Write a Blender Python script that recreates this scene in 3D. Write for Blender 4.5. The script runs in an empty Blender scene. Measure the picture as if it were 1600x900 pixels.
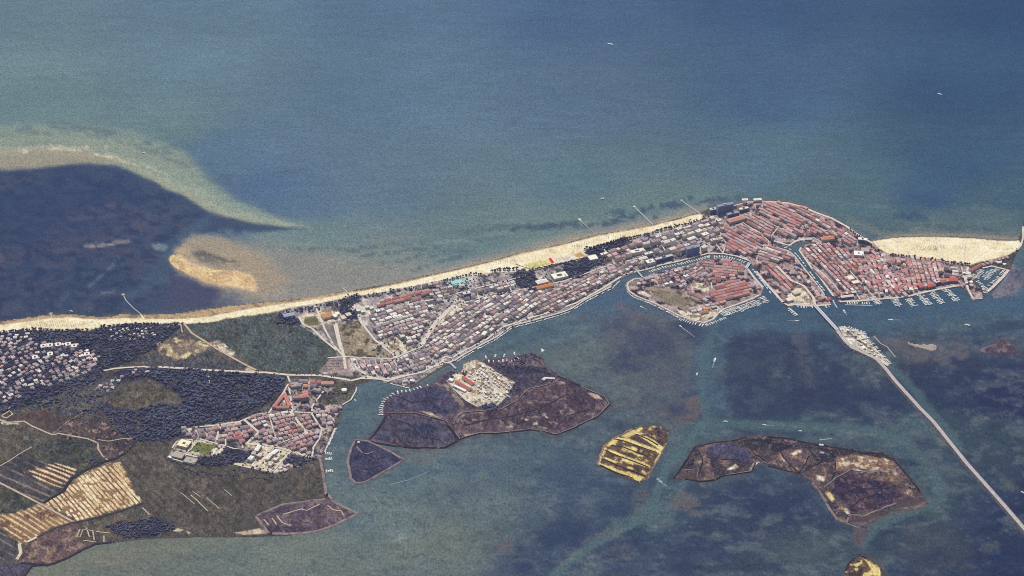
import bpy, math, random
import numpy as np
from mathutils import Vector, noise as mnoise
from math import radians, sin, cos, tan, pi, atan2, hypot

sc = bpy.context.scene
COL = sc.collection
rnd = random.Random(7)
nrng = np.random.default_rng(11)

# ------------------------------------------------------------------ camera, sky, sun, exposure
HFOV = radians(26.0); PITCH = radians(33.0); DIST = 7970.0
CAM = Vector((0.0, -DIST * cos(PITCH), DIST * sin(PITCH)))
cd = bpy.data.cameras.new('camera'); cam = bpy.data.objects.new('camera', cd); COL.objects.link(cam)
cam.location = CAM; cam.rotation_euler = (pi / 2 - PITCH, 0, 0)
cd.sensor_fit = 'HORIZONTAL'; cd.angle = HFOV; cd.clip_start = 10; cd.clip_end = 200000
sc.camera = cam

SUN_EL = radians(59); SUN_AZ = radians(-14)      # azimuth from +Y (towards the sea), to the left
sun_dir = Vector((sin(SUN_AZ) * cos(SUN_EL), cos(SUN_AZ) * cos(SUN_EL), sin(SUN_EL)))
w = bpy.data.worlds.new('World'); sc.world = w; w.use_nodes = True
nt = w.node_tree; bg = nt.nodes['Background']
sky = nt.nodes.new('ShaderNodeTexSky'); sky.sky_type = 'NISHITA'; sky.sun_disc = False
sky.sun_elevation = SUN_EL; sky.sun_rotation = SUN_AZ
nt.links.new(sky.outputs[0], bg.inputs[0]); bg.inputs[1].default_value = 0.10
sl = bpy.data.lights.new('sun', 'SUN'); sl.energy = 4.0; sl.angle = radians(0.5); sl.color = (1.0, 0.95, 0.87)
so = bpy.data.objects.new('sun', sl); COL.objects.link(so)
so.rotation_euler = (-sun_dir).to_track_quat('-Z', 'Y').to_euler(); so.location = (0, 0, 3000)
vs = sc.view_settings
sc.cycles.use_denoising = False
sc.cycles.filter_width = 1.0
vs.view_transform = 'Standard'; vs.look = 'None'; vs.exposure = 0.0; vs.gamma = 1.0; vs.use_curve_mapping = False
HAZE_D = 1.25e-5; HAZE_C = (0.56, 0.62, 1.0)

# colours are noted as they look in the photograph (sRGB) and turned into base colours here
GAIN = (1.13, 1.145, 1.20); AIR = (0.030, 0.034, 0.054)
def lin(c):
    c = c / 255.0
    return c / 12.92 if c <= 0.04045 else ((c + 0.055) / 1.055) ** 2.4
def alb(c, gain=GAIN, air=AIR):
    return tuple(min(0.82, max(0.006, (lin(c[i]) - air[i]) / gain[i])) for i in range(3))

# ------------------------------------------------------------------ ground points from traced outlines
TH = tan(HFOV / 2)
def G(u, v):
    x = (u - 800) / 800 * TH; y = (450 - v) / 800 * TH
    dy = cos(PITCH) + y * sin(PITCH); dz = -sin(PITCH) + y * cos(PITCH)
    t = -CAM.z / dz
    return (x * t, CAM.y + dy * t)
def PX(x, y, z=0.0):
    dx, dy, dz = x - CAM.x, y - CAM.y, z - CAM.z
    d = dy * cos(PITCH) - dz * sin(PITCH)
    up = dy * sin(PITCH) + dz * cos(PITCH)
    return (800 + dx / d / TH * 800, 450 - up / d / TH * 800)
def Q(ox, oy, s, *pts):
    return [(ox + a / s, oy + b / s) for a, b in pts]
def T(ox, oy, *pts): return Q(ox, oy, 4.0, *pts)
def W(pts): return [G(*p) for p in pts]

# ------------------------------------------------------------------ object helpers
def link(o, parent=None):
    COL.objects.link(o)
    if parent is not None: o.parent = parent
    return o
def tag(o, label=None, cat=None, group=None, kind=None):
    if label: o['label'] = label
    if cat: o['category'] = cat
    if group: o['group'] = group
    if kind: o['kind'] = kind
    return o
def mesh(name, V, F, mats, midx=None, col=None):
    me = bpy.data.meshes.new(name); me.from_pydata(V, [], F)
    for m in (mats if isinstance(mats, (list, tuple)) else [mats]): me.materials.append(m)
    if midx is not None: me.polygons.foreach_set('material_index', midx)
    if col is not None:
        a = me.attributes.new('Col', 'FLOAT_COLOR', 'POINT')
        if isinstance(col[0], (float, int)): col = [col] * len(V)
        a.data.foreach_set('color', np.array([(c[0], c[1], c[2], 1.0) for c in col], dtype=np.float32).ravel())
    me.update()
    return me
def mobj(name, me, parent=None): return link(bpy.data.objects.new(name, me), parent)
def empty(name, x, y, z=0, rz=0):
    o = bpy.data.objects.new(name, None); o.location = (x, y, z); o.rotation_euler = (0, 0, rz)
    o.empty_display_size = 5
    return link(o)
def box(V, F, x0, x1, y0, y1, z0, z1):
    n = len(V)
    V += [(x0, y0, z0), (x1, y0, z0), (x1, y1, z0), (x0, y1, z0), (x0, y0, z1), (x1, y0, z1), (x1, y1, z1), (x0, y1, z1)]
    F += [tuple(n + i for i in f) for f in ((0, 3, 2, 1), (4, 5, 6, 7), (0, 1, 5, 4), (1, 2, 6, 5), (2, 3, 7, 6), (3, 0, 4, 7))]
def boxobj(name, parent, mat, x0, x1, y0, y1, z0, z1, col=None):
    V, F = [], []; box(V, F, x0, x1, y0, y1, z0, z1)
    return mobj(name, mesh(name, V, F, mat, col=col), parent)
def prism(name, parent, mat, pts, z0, z1, col=None):
    n = len(pts); V = [(a, b, z0) for a, b in pts] + [(a, b, z1) for a, b in pts]
    F = [tuple(range(n - 1, -1, -1)), tuple(range(n, 2 * n))] + [(i, (i + 1) % n, n + (i + 1) % n, n + i) for i in range(n)]
    return mobj(name, mesh(name, V, F, mat, col=col), parent)

ORD = ('zeroth first second third fourth fifth sixth seventh eighth ninth tenth eleventh twelfth thirteenth fourteenth '
       'fifteenth sixteenth seventeenth eighteenth nineteenth').split()
TEN = {2: 'twent', 3: 'thirt', 4: 'fort', 5: 'fift', 6: 'sixt', 7: 'sevent', 8: 'eight', 9: 'ninet'}
def ordn(n):
    if n < 20: return ORD[n]
    if n < 100:
        return TEN[n // 10] + ('ieth' if n % 10 == 0 else 'y-' + ORD[n % 10])
    return 'hundredth' if n == 100 else 'hundred-and-' + ordn(n - 100)

# ------------------------------------------------------------------ noise on arrays
def vnoise(x, y, seed):
    xi = np.floor(x).astype(np.int64); yi = np.floor(y).astype(np.int64)
    fx = x - xi; fy = y - yi
    fx = fx * fx * (3 - 2 * fx); fy = fy * fy * (3 - 2 * fy)
    def h(a, b):
        n = (a * 374761393 + b * 668265263 + seed * 974711) & 0xffffffff
        n = ((n ^ (n >> 13)) * 1274126177) & 0xffffffff
        return ((n ^ (n >> 16)) & 0xffff) / 65535.0
    return (h(xi, yi) * (1 - fx) + h(xi + 1, yi) * fx) * (1 - fy) + (h(xi, yi + 1) * (1 - fx) + h(xi + 1, yi + 1) * fx) * fy
def fbm(x, y, seed, octv=5, gain=0.55):
    s = 0; a = 1.0; t = 0
    for i in range(octv):
        s = s + a * vnoise(x * 2 ** i + 17.3 * i, y * 2 ** i - 9.1 * i, seed + i); t += a; a *= gain
    return s / t
def inpoly(x, y, P):
    ins = False; n = len(P); j = n - 1
    for i in range(n):
        xi, yi = P[i]; xj, yj = P[j]
        if (yi > y) != (yj > y) and x < (xj - xi) * (y - yi) / (yj - yi) + xi: ins = not ins
        j = i
    return ins
def inpoly_a(x, y, P):
    ins = np.zeros(x.shape, bool); n = len(P); j = n - 1
    for i in range(n):
        xi, yi = P[i]; xj, yj = P[j]
        if yi != yj:
            ins ^= ((yi > y) != (yj > y)) & (x < (xj - xi) * (y - yi) / (yj - yi) + xi)
        j = i
    return ins
def segdist_a(x, y, P, closed):
    d = np.full(x.shape, 1e9); n = len(P)
    for i in range(n if closed else n - 1):
        ax, ay = P[i]; bx, by = P[(i + 1) % n]
        dx, dy = bx - ax, by - ay; L = dx * dx + dy * dy + 1e-9
        t = np.clip(((x - ax) * dx + (y - ay) * dy) / L, 0, 1)
        d = np.minimum(d, np.hypot(x - ax - t * dx, y - ay - t * dy))
    return d
def polydist(x, y, P):
    d = 1e9; n = len(P)
    for i in range(n):
        ax, ay = P[i]; bx, by = P[(i + 1) % n]
        dx, dy = bx - ax, by - ay; L = dx * dx + dy * dy + 1e-9
        t = min(1, max(0, ((x - ax) * dx + (y - ay) * dy) / L))
        d = min(d, hypot(x - ax - t * dx, y - ay - t * dy))
    return d

# ------------------------------------------------------------------ materials
def newmat(name, rough=0.9, spec=0.2):
    m = bpy.data.materials.new(name); m.use_nodes = True
    b = m.node_tree.nodes['Principled BSDF']
    b.inputs['Roughness'].default_value = rough; b.inputs['Specular IOR Level'].default_value = spec
    return m, m.node_tree, b
def N(nt, t, **kw):
    n = nt.nodes.new(t)
    for k, v in kw.items():
        if k in n.inputs: n.inputs[k].default_value = v
        else: setattr(n, k, v)
    return n
def noise_node(nt, scale, detail=4, rough=0.6, vec=None, distort=0.0):
    n = N(nt, 'ShaderNodeTexNoise'); n.inputs['Scale'].default_value = scale; n.inputs['Detail'].default_value = detail
    n.inputs['Roughness'].default_value = rough; n.inputs['Distortion'].default_value = distort
    if vec is not None: nt.links.new(vec, n.inputs['Vector'])
    return n.outputs['Fac']
def ramp(nt, fac, lo, hi):
    r = N(nt, 'ShaderNodeMapRange'); r.inputs['From Min'].default_value = lo; r.inputs['From Max'].default_value = hi
    nt.links.new(fac, r.inputs['Value']); return r.outputs[0]
def mixc(nt, fac, a, b, mode='MIX'):
    m = N(nt, 'ShaderNodeMix'); m.data_type = 'RGBA'; m.blend_type = mode
    def put(s, v):
        if isinstance(v, (tuple, list)): s.default_value = (v[0], v[1], v[2], 1)
        elif isinstance(v, float): s.default_value = v
        else: nt.links.new(v, s)
    put(m.inputs[0], fac); put(m.inputs[6], a); put(m.inputs[7], b)
    return m.outputs[2]
def mathn(nt, op, a, b=None):
    m = N(nt, 'ShaderNodeMath'); m.operation = op
    for i, v in enumerate((a, b)):
        if v is None: continue
        if isinstance(v, (float, int)): m.inputs[i].default_value = v
        else: nt.links.new(v, m.inputs[i])
    return m.outputs[0]
def grain(nt, col, pos, amt, scale=0.33):
    """speckle of the surface itself, a few metres across: ripples, tufts, stones"""
    vm = N(nt, 'ShaderNodeVectorMath'); vm.operation = 'MULTIPLY'; vm.inputs[1].default_value = (1, 0.6, 1)
    nt.links.new(pos, vm.inputs[0])
    g = noise_node(nt, scale, 2, 0.8, vm.outputs[0])
    f = ramp(nt, g, 0.30, 0.70)
    lo, hi = 1 - amt, 1 + amt
    k = N(nt, 'ShaderNodeMapRange'); k.inputs['To Min'].default_value = lo; k.inputs['To Max'].default_value = hi
    nt.links.new(f, k.inputs['Value'])
    mm = N(nt, 'ShaderNodeVectorMath'); mm.operation = 'SCALE'
    nt.links.new(col, mm.inputs[0]); nt.links.new(k.outputs[0], mm.inputs['Scale'])
    return mm.outputs[0]
MATINFO = {}
def gmat(name, c1, c2, scale=0.012, amt=0.25, spots=None, spot_scale=0.05, spot_lo=0.6, stripes=None, rough=0.95):
    """ground cover: two tones in cloudy patches, optional spots of a third tone, optional furrow bands"""
    m, t, b = newmat(name, rough, 0.1)
    MATINFO[m.name] = (c1, c2, scale, amt, spots, spot_scale, spot_lo, stripes)
    pos = N(t, 'ShaderNodeNewGeometry').outputs['Position']
    f = ramp(t, noise_node(t, scale, 6, 0.65, pos, 0.6), 0.36, 0.64)
    c = mixc(t, f, alb(c1), alb(c2))
    if stripes:
        ang, per, cs, lo, hi = stripes
        mp = N(t, 'ShaderNodeMapping'); mp.inputs['Rotation'].default_value = (0, 0, -ang)
        t.links.new(pos, mp.inputs['Vector'])
        sp = N(t, 'ShaderNodeMapping'); sp.inputs['Scale'].default_value = (0.0045, 1.0 / per, 0)
        t.links.new(mp.outputs[0], sp.inputs['Vector'])
        s = noise_node(t, 1.0, 3, 0.75, sp.outputs[0])
        c = mixc(t, ramp(t, s, lo, hi), c, alb(cs))
    if spots:
        s = noise_node(t, spot_scale, 5, 0.75, pos, 0.3)
        c = mixc(t, ramp(t, s, spot_lo, spot_lo + 0.07), c, alb(spots))
    c = grain(t, c, pos, amt)
    t.links.new(c, b.inputs['Base Color'])
    return m
def pmat(name, c, rough=0.8, amt=0.12, scale=0.4, spec=0.3, metal=0.0):
    m, t, b = newmat(name, rough, spec)
    pos = N(t, 'ShaderNodeNewGeometry').outputs['Position']
    f = noise_node(t, scale, 4, 0.7, pos)
    c0 = tuple(x * (1 - amt) for x in c); c1 = tuple(min(0.85, x * (1 + amt)) for x in c)
    t.links.new(mixc(t, f, c0, c1), b.inputs['Base Color']); b.inputs['Metallic'].default_value = metal
    return m
def attrmat(name, rough=0.85, amt=0.2, scale=0.5, spec=0.2):
    m, t, b = newmat(name, rough, spec)
    a = N(t, 'ShaderNodeAttribute'); a.attribute_name = 'Col'
    pos = N(t, 'ShaderNodeNewGeometry').outputs['Position']
    t.links.new(grain(t, a.outputs['Color'], pos, amt, scale), b.inputs['Base Color'])
    return m
M_WALL = attrmat('wall_paint', 0.85, 0.10, 0.4)
M_ROOF = attrmat('roof_tile', 0.9, 0.22, 0.5)
M_LEAF = attrmat('foliage', 0.9, 0.14, 0.6, 0.1)
M_BARK = pmat('bark', (0.10, 0.075, 0.055))
M_BOAT = attrmat('boat_gelcoat', 0.35, 0.04, 0.5, 0.4)
M_WOOD = pmat('weathered_planks', (0.36, 0.33, 0.29), 0.85, 0.25)
M_CONC = pmat('concrete', (0.44, 0.42, 0.40), 0.9, 0.15)
M_METAL = pmat('aluminium', (0.55, 0.55, 0.56), 0.4, 0.05, metal=0.6)
M_GLASSY = pmat('dark_glazing', (0.07, 0.09, 0.14), 0.15, 0.2, 0.3, 0.5)
# ------------------------------------------------------------------ the sea and lagoon: one sheet, tinted by the bed below it
WGAIN = (1.10, 1.115, 1.165); WAIR = (0.041, 0.046, 0.072)
us = np.arange(-300, 1901, 3.0); vsn = np.arange(-215, 1121, 3.0)
U, V_ = np.meshgrid(us, vsn)
wn = lambda s, k: fbm(U / s, V_ / (s * 0.55), k)
wu = U + (wn(60, 3) - .5) * 34; wv = V_ + (wn(60, 5) - .5) * 16
ctrl = [
 (-200,0,108,130,142),(0,0,105,128,142),(300,0,99,124,142),(600,0,91,116,142),(900,10,80,104,138),(1200,0,70,94,130),(1590,10,60,84,120),(1850,0,56,80,116),
 (1500,130,66,90,123),(1200,150,77,101,131),(900,150,93,116,142),(600,150,95,120,143),(300,100,104,129,145),(30,110,112,137,144),(-200,110,114,138,144),
 (100,172,110,135,140),(250,190,110,136,142),(600,300,98,122,140),(900,280,98,123,138),(1200,250,92,116,134),(1500,250,70,94,122),(1590,320,78,103,122),(1450,310,72,96,126),
 (1350,310,88,112,126),(1300,320,90,114,124),(1450,350,98,118,124),(1560,355,96,116,124),(1800,300,66,90,120),
 (720,375,108,130,135),(600,400,122,135,136),(640,435,132,138,138),(500,420,138,140,138),(450,440,140,140,140),(350,240,97,122,146),(420,300,88,111,142),(480,320,92,115,140),(500,370,112,134,138),(850,370,112,132,134),(950,350,108,130,134),(1050,330,108,130,134),
 (430,380,118,134,138),(420,455,142,142,142),
 (100,300,66,80,114),(0,350,64,78,112),(50,420,63,77,112),(200,440,70,86,116),(300,330,80,100,130),(370,350,86,106,130),(150,350,66,80,114),(260,400,74,90,118),(130,480,72,86,116),(330,450,84,88,116),(-150,400,64,78,112),
 (560,640,86,110,128),(640,740,90,114,130),(700,720,98,116,130),(600,800,106,124,130),(450,870,112,124,126),(200,880,112,120,118),(700,850,108,122,124),(750,780,98,116,128),(300,950,108,120,124),(700,1000,100,115,124),
 (850,640,94,112,122),(900,560,98,114,122),(860,520,86,110,130),(950,480,84,104,128),(1000,560,88,98,120),(990,520,92,100,122),(1060,540,92,100,120),(1050,640,90,98,118),(1000,620,92,106,122),
 (1160,590,66,79,108),(1230,560,67,80,108),(1280,620,66,80,108),(1180,640,68,82,110),(1105,560,80,106,130),(1095,620,82,106,128),(1140,510,78,102,128),(1240,505,74,98,126),
 (1350,500,74,99,126),(1500,490,78,102,126),(1580,470,86,104,126),(1450,600,66,78,108),(1580,620,58,68,106),(1520,570,68,80,110),(1400,560,82,92,110),(1350,640,66,80,112),
 (900,760,80,98,126),(830,700,88,108,126),(950,830,70,86,118),(860,860,72,88,118),(1100,830,66,80,112),(1200,800,64,78,112),(1270,860,76,92,112),(1450,820,76,96,112),(1550,870,62,74,108),(1530,690,70,86,110),(1420,680,82,104,120),
 (1010,800,84,108,122),(1060,690,82,106,122),(1200,668,80,104,122),(1600,800,60,72,106),(1800,800,58,70,106),(1000,1000,72,88,116),(1500,1000,66,80,110)]
C_ = np.zeros(U.shape + (3,)); Wt = np.zeros(U.shape)
for a in ctrl:
    d2 = (wu - a[0]) ** 2 + ((wv - a[1]) * 1.9) ** 2 + 260
    k = 1 / d2 ** 1.7; Wt += k
    C_ += k[..., None] * np.array(a[2:], float)
C_ /= Wt[..., None]

def sm(x): x = np.clip(x, 0, 1); return x * x * (3 - 2 * x)
def blend(mask, rgb, k=1.0):
    m = (mask * k)[..., None]; C_[:] = C_ * (1 - m) + np.array(rgb, float) * m
def bb(P, r):
    a = [p[0] for p in P]; b = [p[1] for p in P]
    i0 = max(0, int((min(a) - r + 300) / 3)); i1 = min(U.shape[1], int((max(a) + r + 300) / 3) + 2)
    j0 = max(0, int((min(b) - r + 215) / 3)); j1 = min(U.shape[0], int((max(b) + r + 215) / 3) + 2)
    return slice(j0, j1), slice(i0, i1)
def patch(P, rgb, soft=4, k=1.0, warp=6, thr=None, nscale=14, seed=1, stretch=1.8):
    """tint inside an outline with a soft, ragged border; thr breaks it into wisps"""
    s = bb(P, soft * 2 + warp + 20)
    u, v = U[s], V_[s]
    u2 = u + (fbm(u / 16, v / 9, seed + 31) - .5) * 2 * warp; v2 = v + (fbm(u / 16, v / 9, seed + 57) - .5) * warp
    d = segdist_a(u2, v2, P, True); d = np.where(inpoly_a(u2, v2, P), d, -d)
    m = sm(d / (2 * soft) + .5)
    if thr is not None:
        n = fbm(u / (nscale * stretch), v / nscale, seed + 90); m = m * sm((n - thr) / 0.12 + .5)
    m = (m * k)[..., None]; C_[s] = C_[s] * (1 - m) + np.array(rgb, float) * m
def stroke(P, rgb, width, soft=2, k=1.0, warp=4, thr=None, nscale=10, seed=2):
    s = bb(P, width + soft * 2 + warp + 20)
    u, v = U[s], V_[s]
    u2 = u + (fbm(u / 16, v / 9, seed + 31) - .5) * 2 * warp; v2 = v + (fbm(u / 16, v / 9, seed + 57) - .5) * warp
    d = width / 2 - segdist_a(u2, v2, P, False)
    m = sm(d / (2 * soft) + .5)
    if thr is not None:
        n = fbm(u / (nscale * 1.8), v / nscale, seed + 90); m = m * sm((n - thr) / 0.12 + .5)
    m = (m * k)[..., None]; C_[s] = C_[s] * (1 - m) + np.array(rgb, float) * m

# open sea: faint cloudy tones
n = fbm(U / 240, V_ / 90, 71); seam = V_ < 500
C_[seam] *= (1 + (n[seam, None] - .5) * 0.16)
# long bar at the left: pale shoal, green outer slope
patch([(-300,225),(0,195),(100,195),(200,205),(260,225),(290,240),(330,285),(375,320),(430,338),(490,356),(430,352),(380,347),(330,334),(290,310),(240,285),(190,262),(120,256),(60,262),(0,266),(-300,280)], (144,155,144), 7, .95, 7)
stroke([(-50,200),(60,196),(160,204),(240,222),(290,250),(340,300),(400,332)], (126,144,142), 16, 12, .5, 9)
stroke([(0,200),(90,196),(180,210),(260,235)], (104,124,132), 12, 5, .8, 8, .5, 8, 5)
stroke([(0,212),(100,206),(200,222),(300,262)], (118,132,132), 7, 3, .8, 6, .52, 6, 8)
patch([(-300,262),(0,245),(60,240),(130,240),(190,255),(140,255),(60,262),(0,264)], (158,150,134), 5, .8, 4)
patch([(-200,240),(20,228),(60,226),(130,232),(180,250),(150,246),(60,240),(0,244)], (168,158,140), 5, .8, 4)
patch([(190,258),(240,262),(300,296),(340,325),(390,343),(470,354),(400,350),(330,334),(280,306),(235,283)], (160,164,146), 4, .85, 4)
patch([(200,262),(250,278),(300,304),(340,328),(390,344),(484,356),(440,346),(380,330),(330,300),(270,270)], (157,167,153), 2.5, .8, 4)
stroke([(230,262),(300,285),(350,312),(420,338)], (134,154,148), 9, 4, .8, 4, .45, 8, 9)
stroke([(26,234),(42,236)], (226,204,172), 5, 1.5, .95, 2, .3, 5, 3)
stroke([(78,232),(100,233),(124,234)], (226,208,176), 4, 1.5, .9, 2, .36, 5, 4)
stroke([(150,241),(168,245),(184,246)], (224,204,172), 4, 1.5, .9, 2, .4, 5, 6)
stroke([(188,250),(198,253)], (220,202,172), 4, 1.5, .8, 2, .4, 5, 7)
stroke([(222,257),(244,264)], (206,194,168), 4, 1.5, .8, 2, .36, 5, 8)
for k_, P in enumerate([[(24,236),(60,230),(110,231),(140,235)],[(70,228),(130,230),(170,240)],[(160,244),(200,252),(240,266)],[(180,250),(215,258),(235,262)],[(120,226),(170,232)]]): stroke(P, (210,198,172), 5, 1.6, .75, 5, .57, 4, 260 + k_)
patch([(232,278),(240,281),(238,287),(228,282)], (132,130,132), 1.5, .8, 2)
for k_ in range(26):
    f_ = nrng.uniform(0, 1); o_ = nrng.uniform(-9, 9); L0 = nrng.uniform(0, .75); L1 = L0 + nrng.uniform(.08, .25)
    bar = [(-40,236),(60,228),(140,234),(210,252),(270,280),(320,310),(370,330),(430,345),(480,355)]
    def at_(s_):
        s_ = min(.999, s_) * 8; i_ = int(s_); q_ = s_ - i_; w_ = 1 - .7 * (s_ / 8); return (bar[i_][0] + (bar[i_ + 1][0] - bar[i_][0]) * q_, bar[i_][1] + (bar[i_ + 1][1] - bar[i_][1]) * q_ + o_ * w_)
    stroke([at_(L0), at_((L0 + L1) / 2), at_(L1)], (160,168,152) if f_ < .5 else (124,142,140), nrng.uniform(1.5, 4), 1.5, .55, 3, .45, 5, 300 + k_)
# dark weed bed inside the bar
patch([(-300,290),(0,268),(60,263),(130,256),(185,260),(235,282),(285,306),(330,333),(385,346),(430,353),(480,357),(420,362),(380,362),(330,368),(300,367),(280,388),(264,400),(264,412),(290,440),(330,452),(380,458),(320,480),(200,490),(80,490),(0,500),(-300,505)], (68,81,110), 3, .75, 5)
patch([(-300,290),(0,270),(185,264),(285,312),(330,345),(290,370),(262,405),(290,445),(200,486),(0,496),(-300,500)], (86,90,112), 10, .55, 12, .50, 9, 170, 2.4)
patch([(-300,290),(0,270),(185,264),(285,312),(330,345),(290,370),(262,405),(290,445),(200,486),(0,496),(-300,500)], (54,66,98), 10, .5, 12, .54, 7, 171, 2.2)
patch([(100,320),(200,310),(260,350),(220,400),(60,400),(60,350)], (92,92,114), 8, .5, 12, .52, 5, 172, 2.6)
patch([(0,300),(80,270),(200,272),(230,300),(180,360),(60,380),(0,380)], (62,77,112), 18, .5, 16)
patch([(290,355),(330,334),(330,345),(310,365),(285,395),(260,440),(180,480),(230,430),(262,385)], (84,106,128), 6, .5, 8)
stroke([(185,402),(178,415),(160,430),(140,446)], (106,124,140), 5, 2.5, .7, 4, .42, 6, 12)
stroke([(105,462),(80,480)], (92,108,130), 10, 5, .5, 6, .45, 8, 14)
stroke([(133,384),(165,380),(200,376)], (138,132,138), 6, 3, .9, 5, .46, 6, 15)
stroke([(140,386),(178,382)], (160,152,150), 3, 1.5, .9, 3, .42, 6, 16)
patch([(145,325),(180,318),(182,335),(150,335)], (98,96,122), 4, .8, 8, .46, 8, 17)
stroke([(100,340),(145,340),(190,338)], (94,98,122), 5, 3, .7, 6, .48, 7, 18)
patch([(237,383),(250,380),(262,384),(258,392),(243,391)], (120,138,150), 3, .9, 3)
patch([(-20,395),(10,385),(15,405),(-10,410)], (104,98,114), 4, .7, 6, .45, 8, 19)
stroke([(160,458),(178,456)], (112,120,140), 4, 2, .8, 3, .4, 5, 20)
patch([(262,410),(300,446),(380,460),(310,482),(250,486),(270,440)], (84,86,114), 8, .8, 8)
# wash off the spit
patch([(264,404),(275,388),(300,369),(345,370),(385,392),(415,420),(412,448),(395,458),(350,452),(310,440),(280,426)], (186,164,138), 7, .95, 7)
stroke([(300,368),(360,362),(450,372),(560,378),(700,380)], (112,134,142), 8, 4, .6, 6, .5, 8, 22)
patch([(290,372),(330,372),(400,378),(480,388),(560,400),(640,420),(690,424),(600,446),(480,462),(400,472),(340,470),(360,440),(300,400)], (143,143,139), 14, .75, 14)
patch([(300,378),(360,380),(420,400),(450,440),(430,470),(380,462),(360,440)], (168,152,134), 12, .8, 8)
patch([(268,402),(282,398),(300,412),(350,424),(390,428),(404,444),(398,456),(372,450),(322,440),(284,424)], (222,196,156), 3, .95, 4)
patch([(296,394),(318,390),(345,402),(372,410),(345,414),(312,408)], (116,111,112), 3, .75, 7, .44, 5, 173)
stroke([(300,396),(320,396),(345,404),(372,412)], (100,98,104), 5, 2, .7, 5, .46, 4, 174)
for k_, (a, b, c2, d) in enumerate([(440,388,560,392),(560,388,660,380),(560,402,700,385),(600,410,760,388),(520,395,600,398),(680,396,790,368),(700,362,800,352),(730,366,830,350),(780,358,900,350),(640,425,720,400)]):
    stroke([(a,b),((a+c2)/2,(b+d)/2-2),(c2,d)], (96,114,124), 6, 2, .75, 7, .5, 5, 40+k_)
for k_, (a, b, c2, d) in enumerate([(430,384,560,384),(520,400,640,396),(620,388,720,376),(700,382,800,362),(560,408,660,402),(850,362,960,340)]):
    stroke([(a,b),((a+c2)/2,(b+d)/2-1),(c2,d)], (134,148,146), 5, 2, .6, 6, .48, 5, 60+k_)
# bathing shallows in front of the long beach
stroke([(420,470),(560,455),(620,445),(700,425),(800,398),(900,370),(1010,350),(1090,330),(1112,322)], (150,146,142), 20, 7, .75, 5)
stroke([(420,476),(560,458),(620,447),(700,425),(800,400),(900,374),(1010,353),(1090,334)], (176,160,138), 7, 3, .7, 4)
stroke([(800,356),(870,352),(900,346)], (84,102,120), 7, 2.5, .85, 7, .46, 5, 80)
for k_, P in enumerate([[(800,358),(900,352)],[(940,335),(975,332)],[(960,346),(985,334),(1010,330)],[(1025,340),(1040,325),(1070,318)],[(1005,326),(1050,318),(1080,310)],[(900,356),(990,342)],[(1090,316),(1150,310),(1200,306)]]):
    stroke(P, (78,94,116), 8, 2.5, .8, 8, .49, 5, 81+k_)
stroke([(1110,322),(1150,314),(1195,309),(1240,313),(1290,330),(1330,352),(1362,374)], (92,112,124), 9, 3, .8, 3)
stroke([(1110,324),(1150,317),(1195,311),(1240,316),(1290,334),(1335,359),(1366,377)], (126,126,128), 3, 1.5, .6, 2)
# off the right beach
stroke([(1330,345),(1380,366),(1450,360),(1540,366),(1600,368)], (118,126,126), 12, 5, .7, 6)
stroke([(1360,378),(1400,369),(1450,367),(1530,370),(1590,373)], (170,150,134), 5, 2, .7, 3)
stroke([(1380,360),(1470,355),(1560,362)], (84,104,116), 8, 3, .7, 8, .48, 6, 90)
patch([(1395,335),(1430,330),(1458,338),(1450,346),(1410,340)], (66,88,118), 6, .8, 8)
stroke([(1340,318),(1400,326),(1430,340),(1460,340)], (110,130,136), 5, 2.5, .6, 5, .45, 6, 92)
stroke([(1470,330),(1530,326),(1600,335)], (98,118,126), 12, 6, .6, 8, .46, 8, 93)
# right: shoal beside the harbour mole
patch([(1577,405),(1590,420),(1600,440),(1590,462),(1556,466),(1548,455),(1562,440)], (118,124,142), 4, .85, 4)
stroke([(1515,475),(1545,480),(1580,470),(1610,450)], (104,116,132), 6, 3, .6, 4)
# lagoon: eel-grass beds (dark) and bare mud (paler), drowned creeks
lag = sm((V_ - (0.0 * U + 470)) / 30)
n1 = fbm(U / 120, V_ / 52, 101); n2 = fbm(U / 34 + V_ / 60, V_ / 15, 202); n3 = fbm(U / 14, V_ / 6, 303)
right = sm((U - 780) / 200)
wisp = sm((n2 - .53) / .10) * sm((n1 - .40) / .14)
blend(wisp * lag, (98,112,120), .42)
dark = sm((.50 - n1) / .10 + .3) * sm((.60 - n2) / .12 + .3)
blend(dark * lag * right, (58,68,106), .40)
blend(sm((n3 - .60) / .06) * lag * (0.4 + .6 * right) * sm((n1 - .42) / .1), (112,112,120), .34)
n4 = fbm(U / 8 + V_ / 14, V_ / 3.2, 505, 4)
blend(sm((n4 - .60) / .07) * lag * sm((n2 - .45) / .1), (116,122,126), .30)
blend(sm((.36 - n4) / .07) * lag, (56,66,96), .28)
C_ *= (1 + ((n3 - .5) * .14 + (n2 - .5) * .12) * lag * 1.0)[..., None]
LW = lambda *p: T(800, 450, *p)
patch(LW((640,110),(700,80),(760,150),(940,220),(950,260),(860,240),(760,200),(650,200)), (108,102,120), 4, .8, 8, .42, 8, 110)
patch(LW((960,330),(1110,320),(1115,360),(950,360)), (118,118,128), 4, .75, 6, .42, 6, 111)
patch(LW((1030,400),(1110,380),(1115,500),(1080,500),(1060,440)), (106,106,122), 4, .75, 6, .42, 7, 112)
patch(LW((1080,700),(1150,660),(1190,720),(1180,810),(1050,840),(1000,820),(1080,780)), (112,100,112), 4, .85, 6, .38, 7, 113)
stroke(LW((640,740),(800,700),(900,620),(1000,570),(1100,560)), (112,112,122), 6, 3, .7, 6, .42, 8, 114)
patch(LW((560,190),(720,170),(700,260),(560,300)), (72,86,118), 6, .6, 10, .42, 10, 115)
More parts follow.
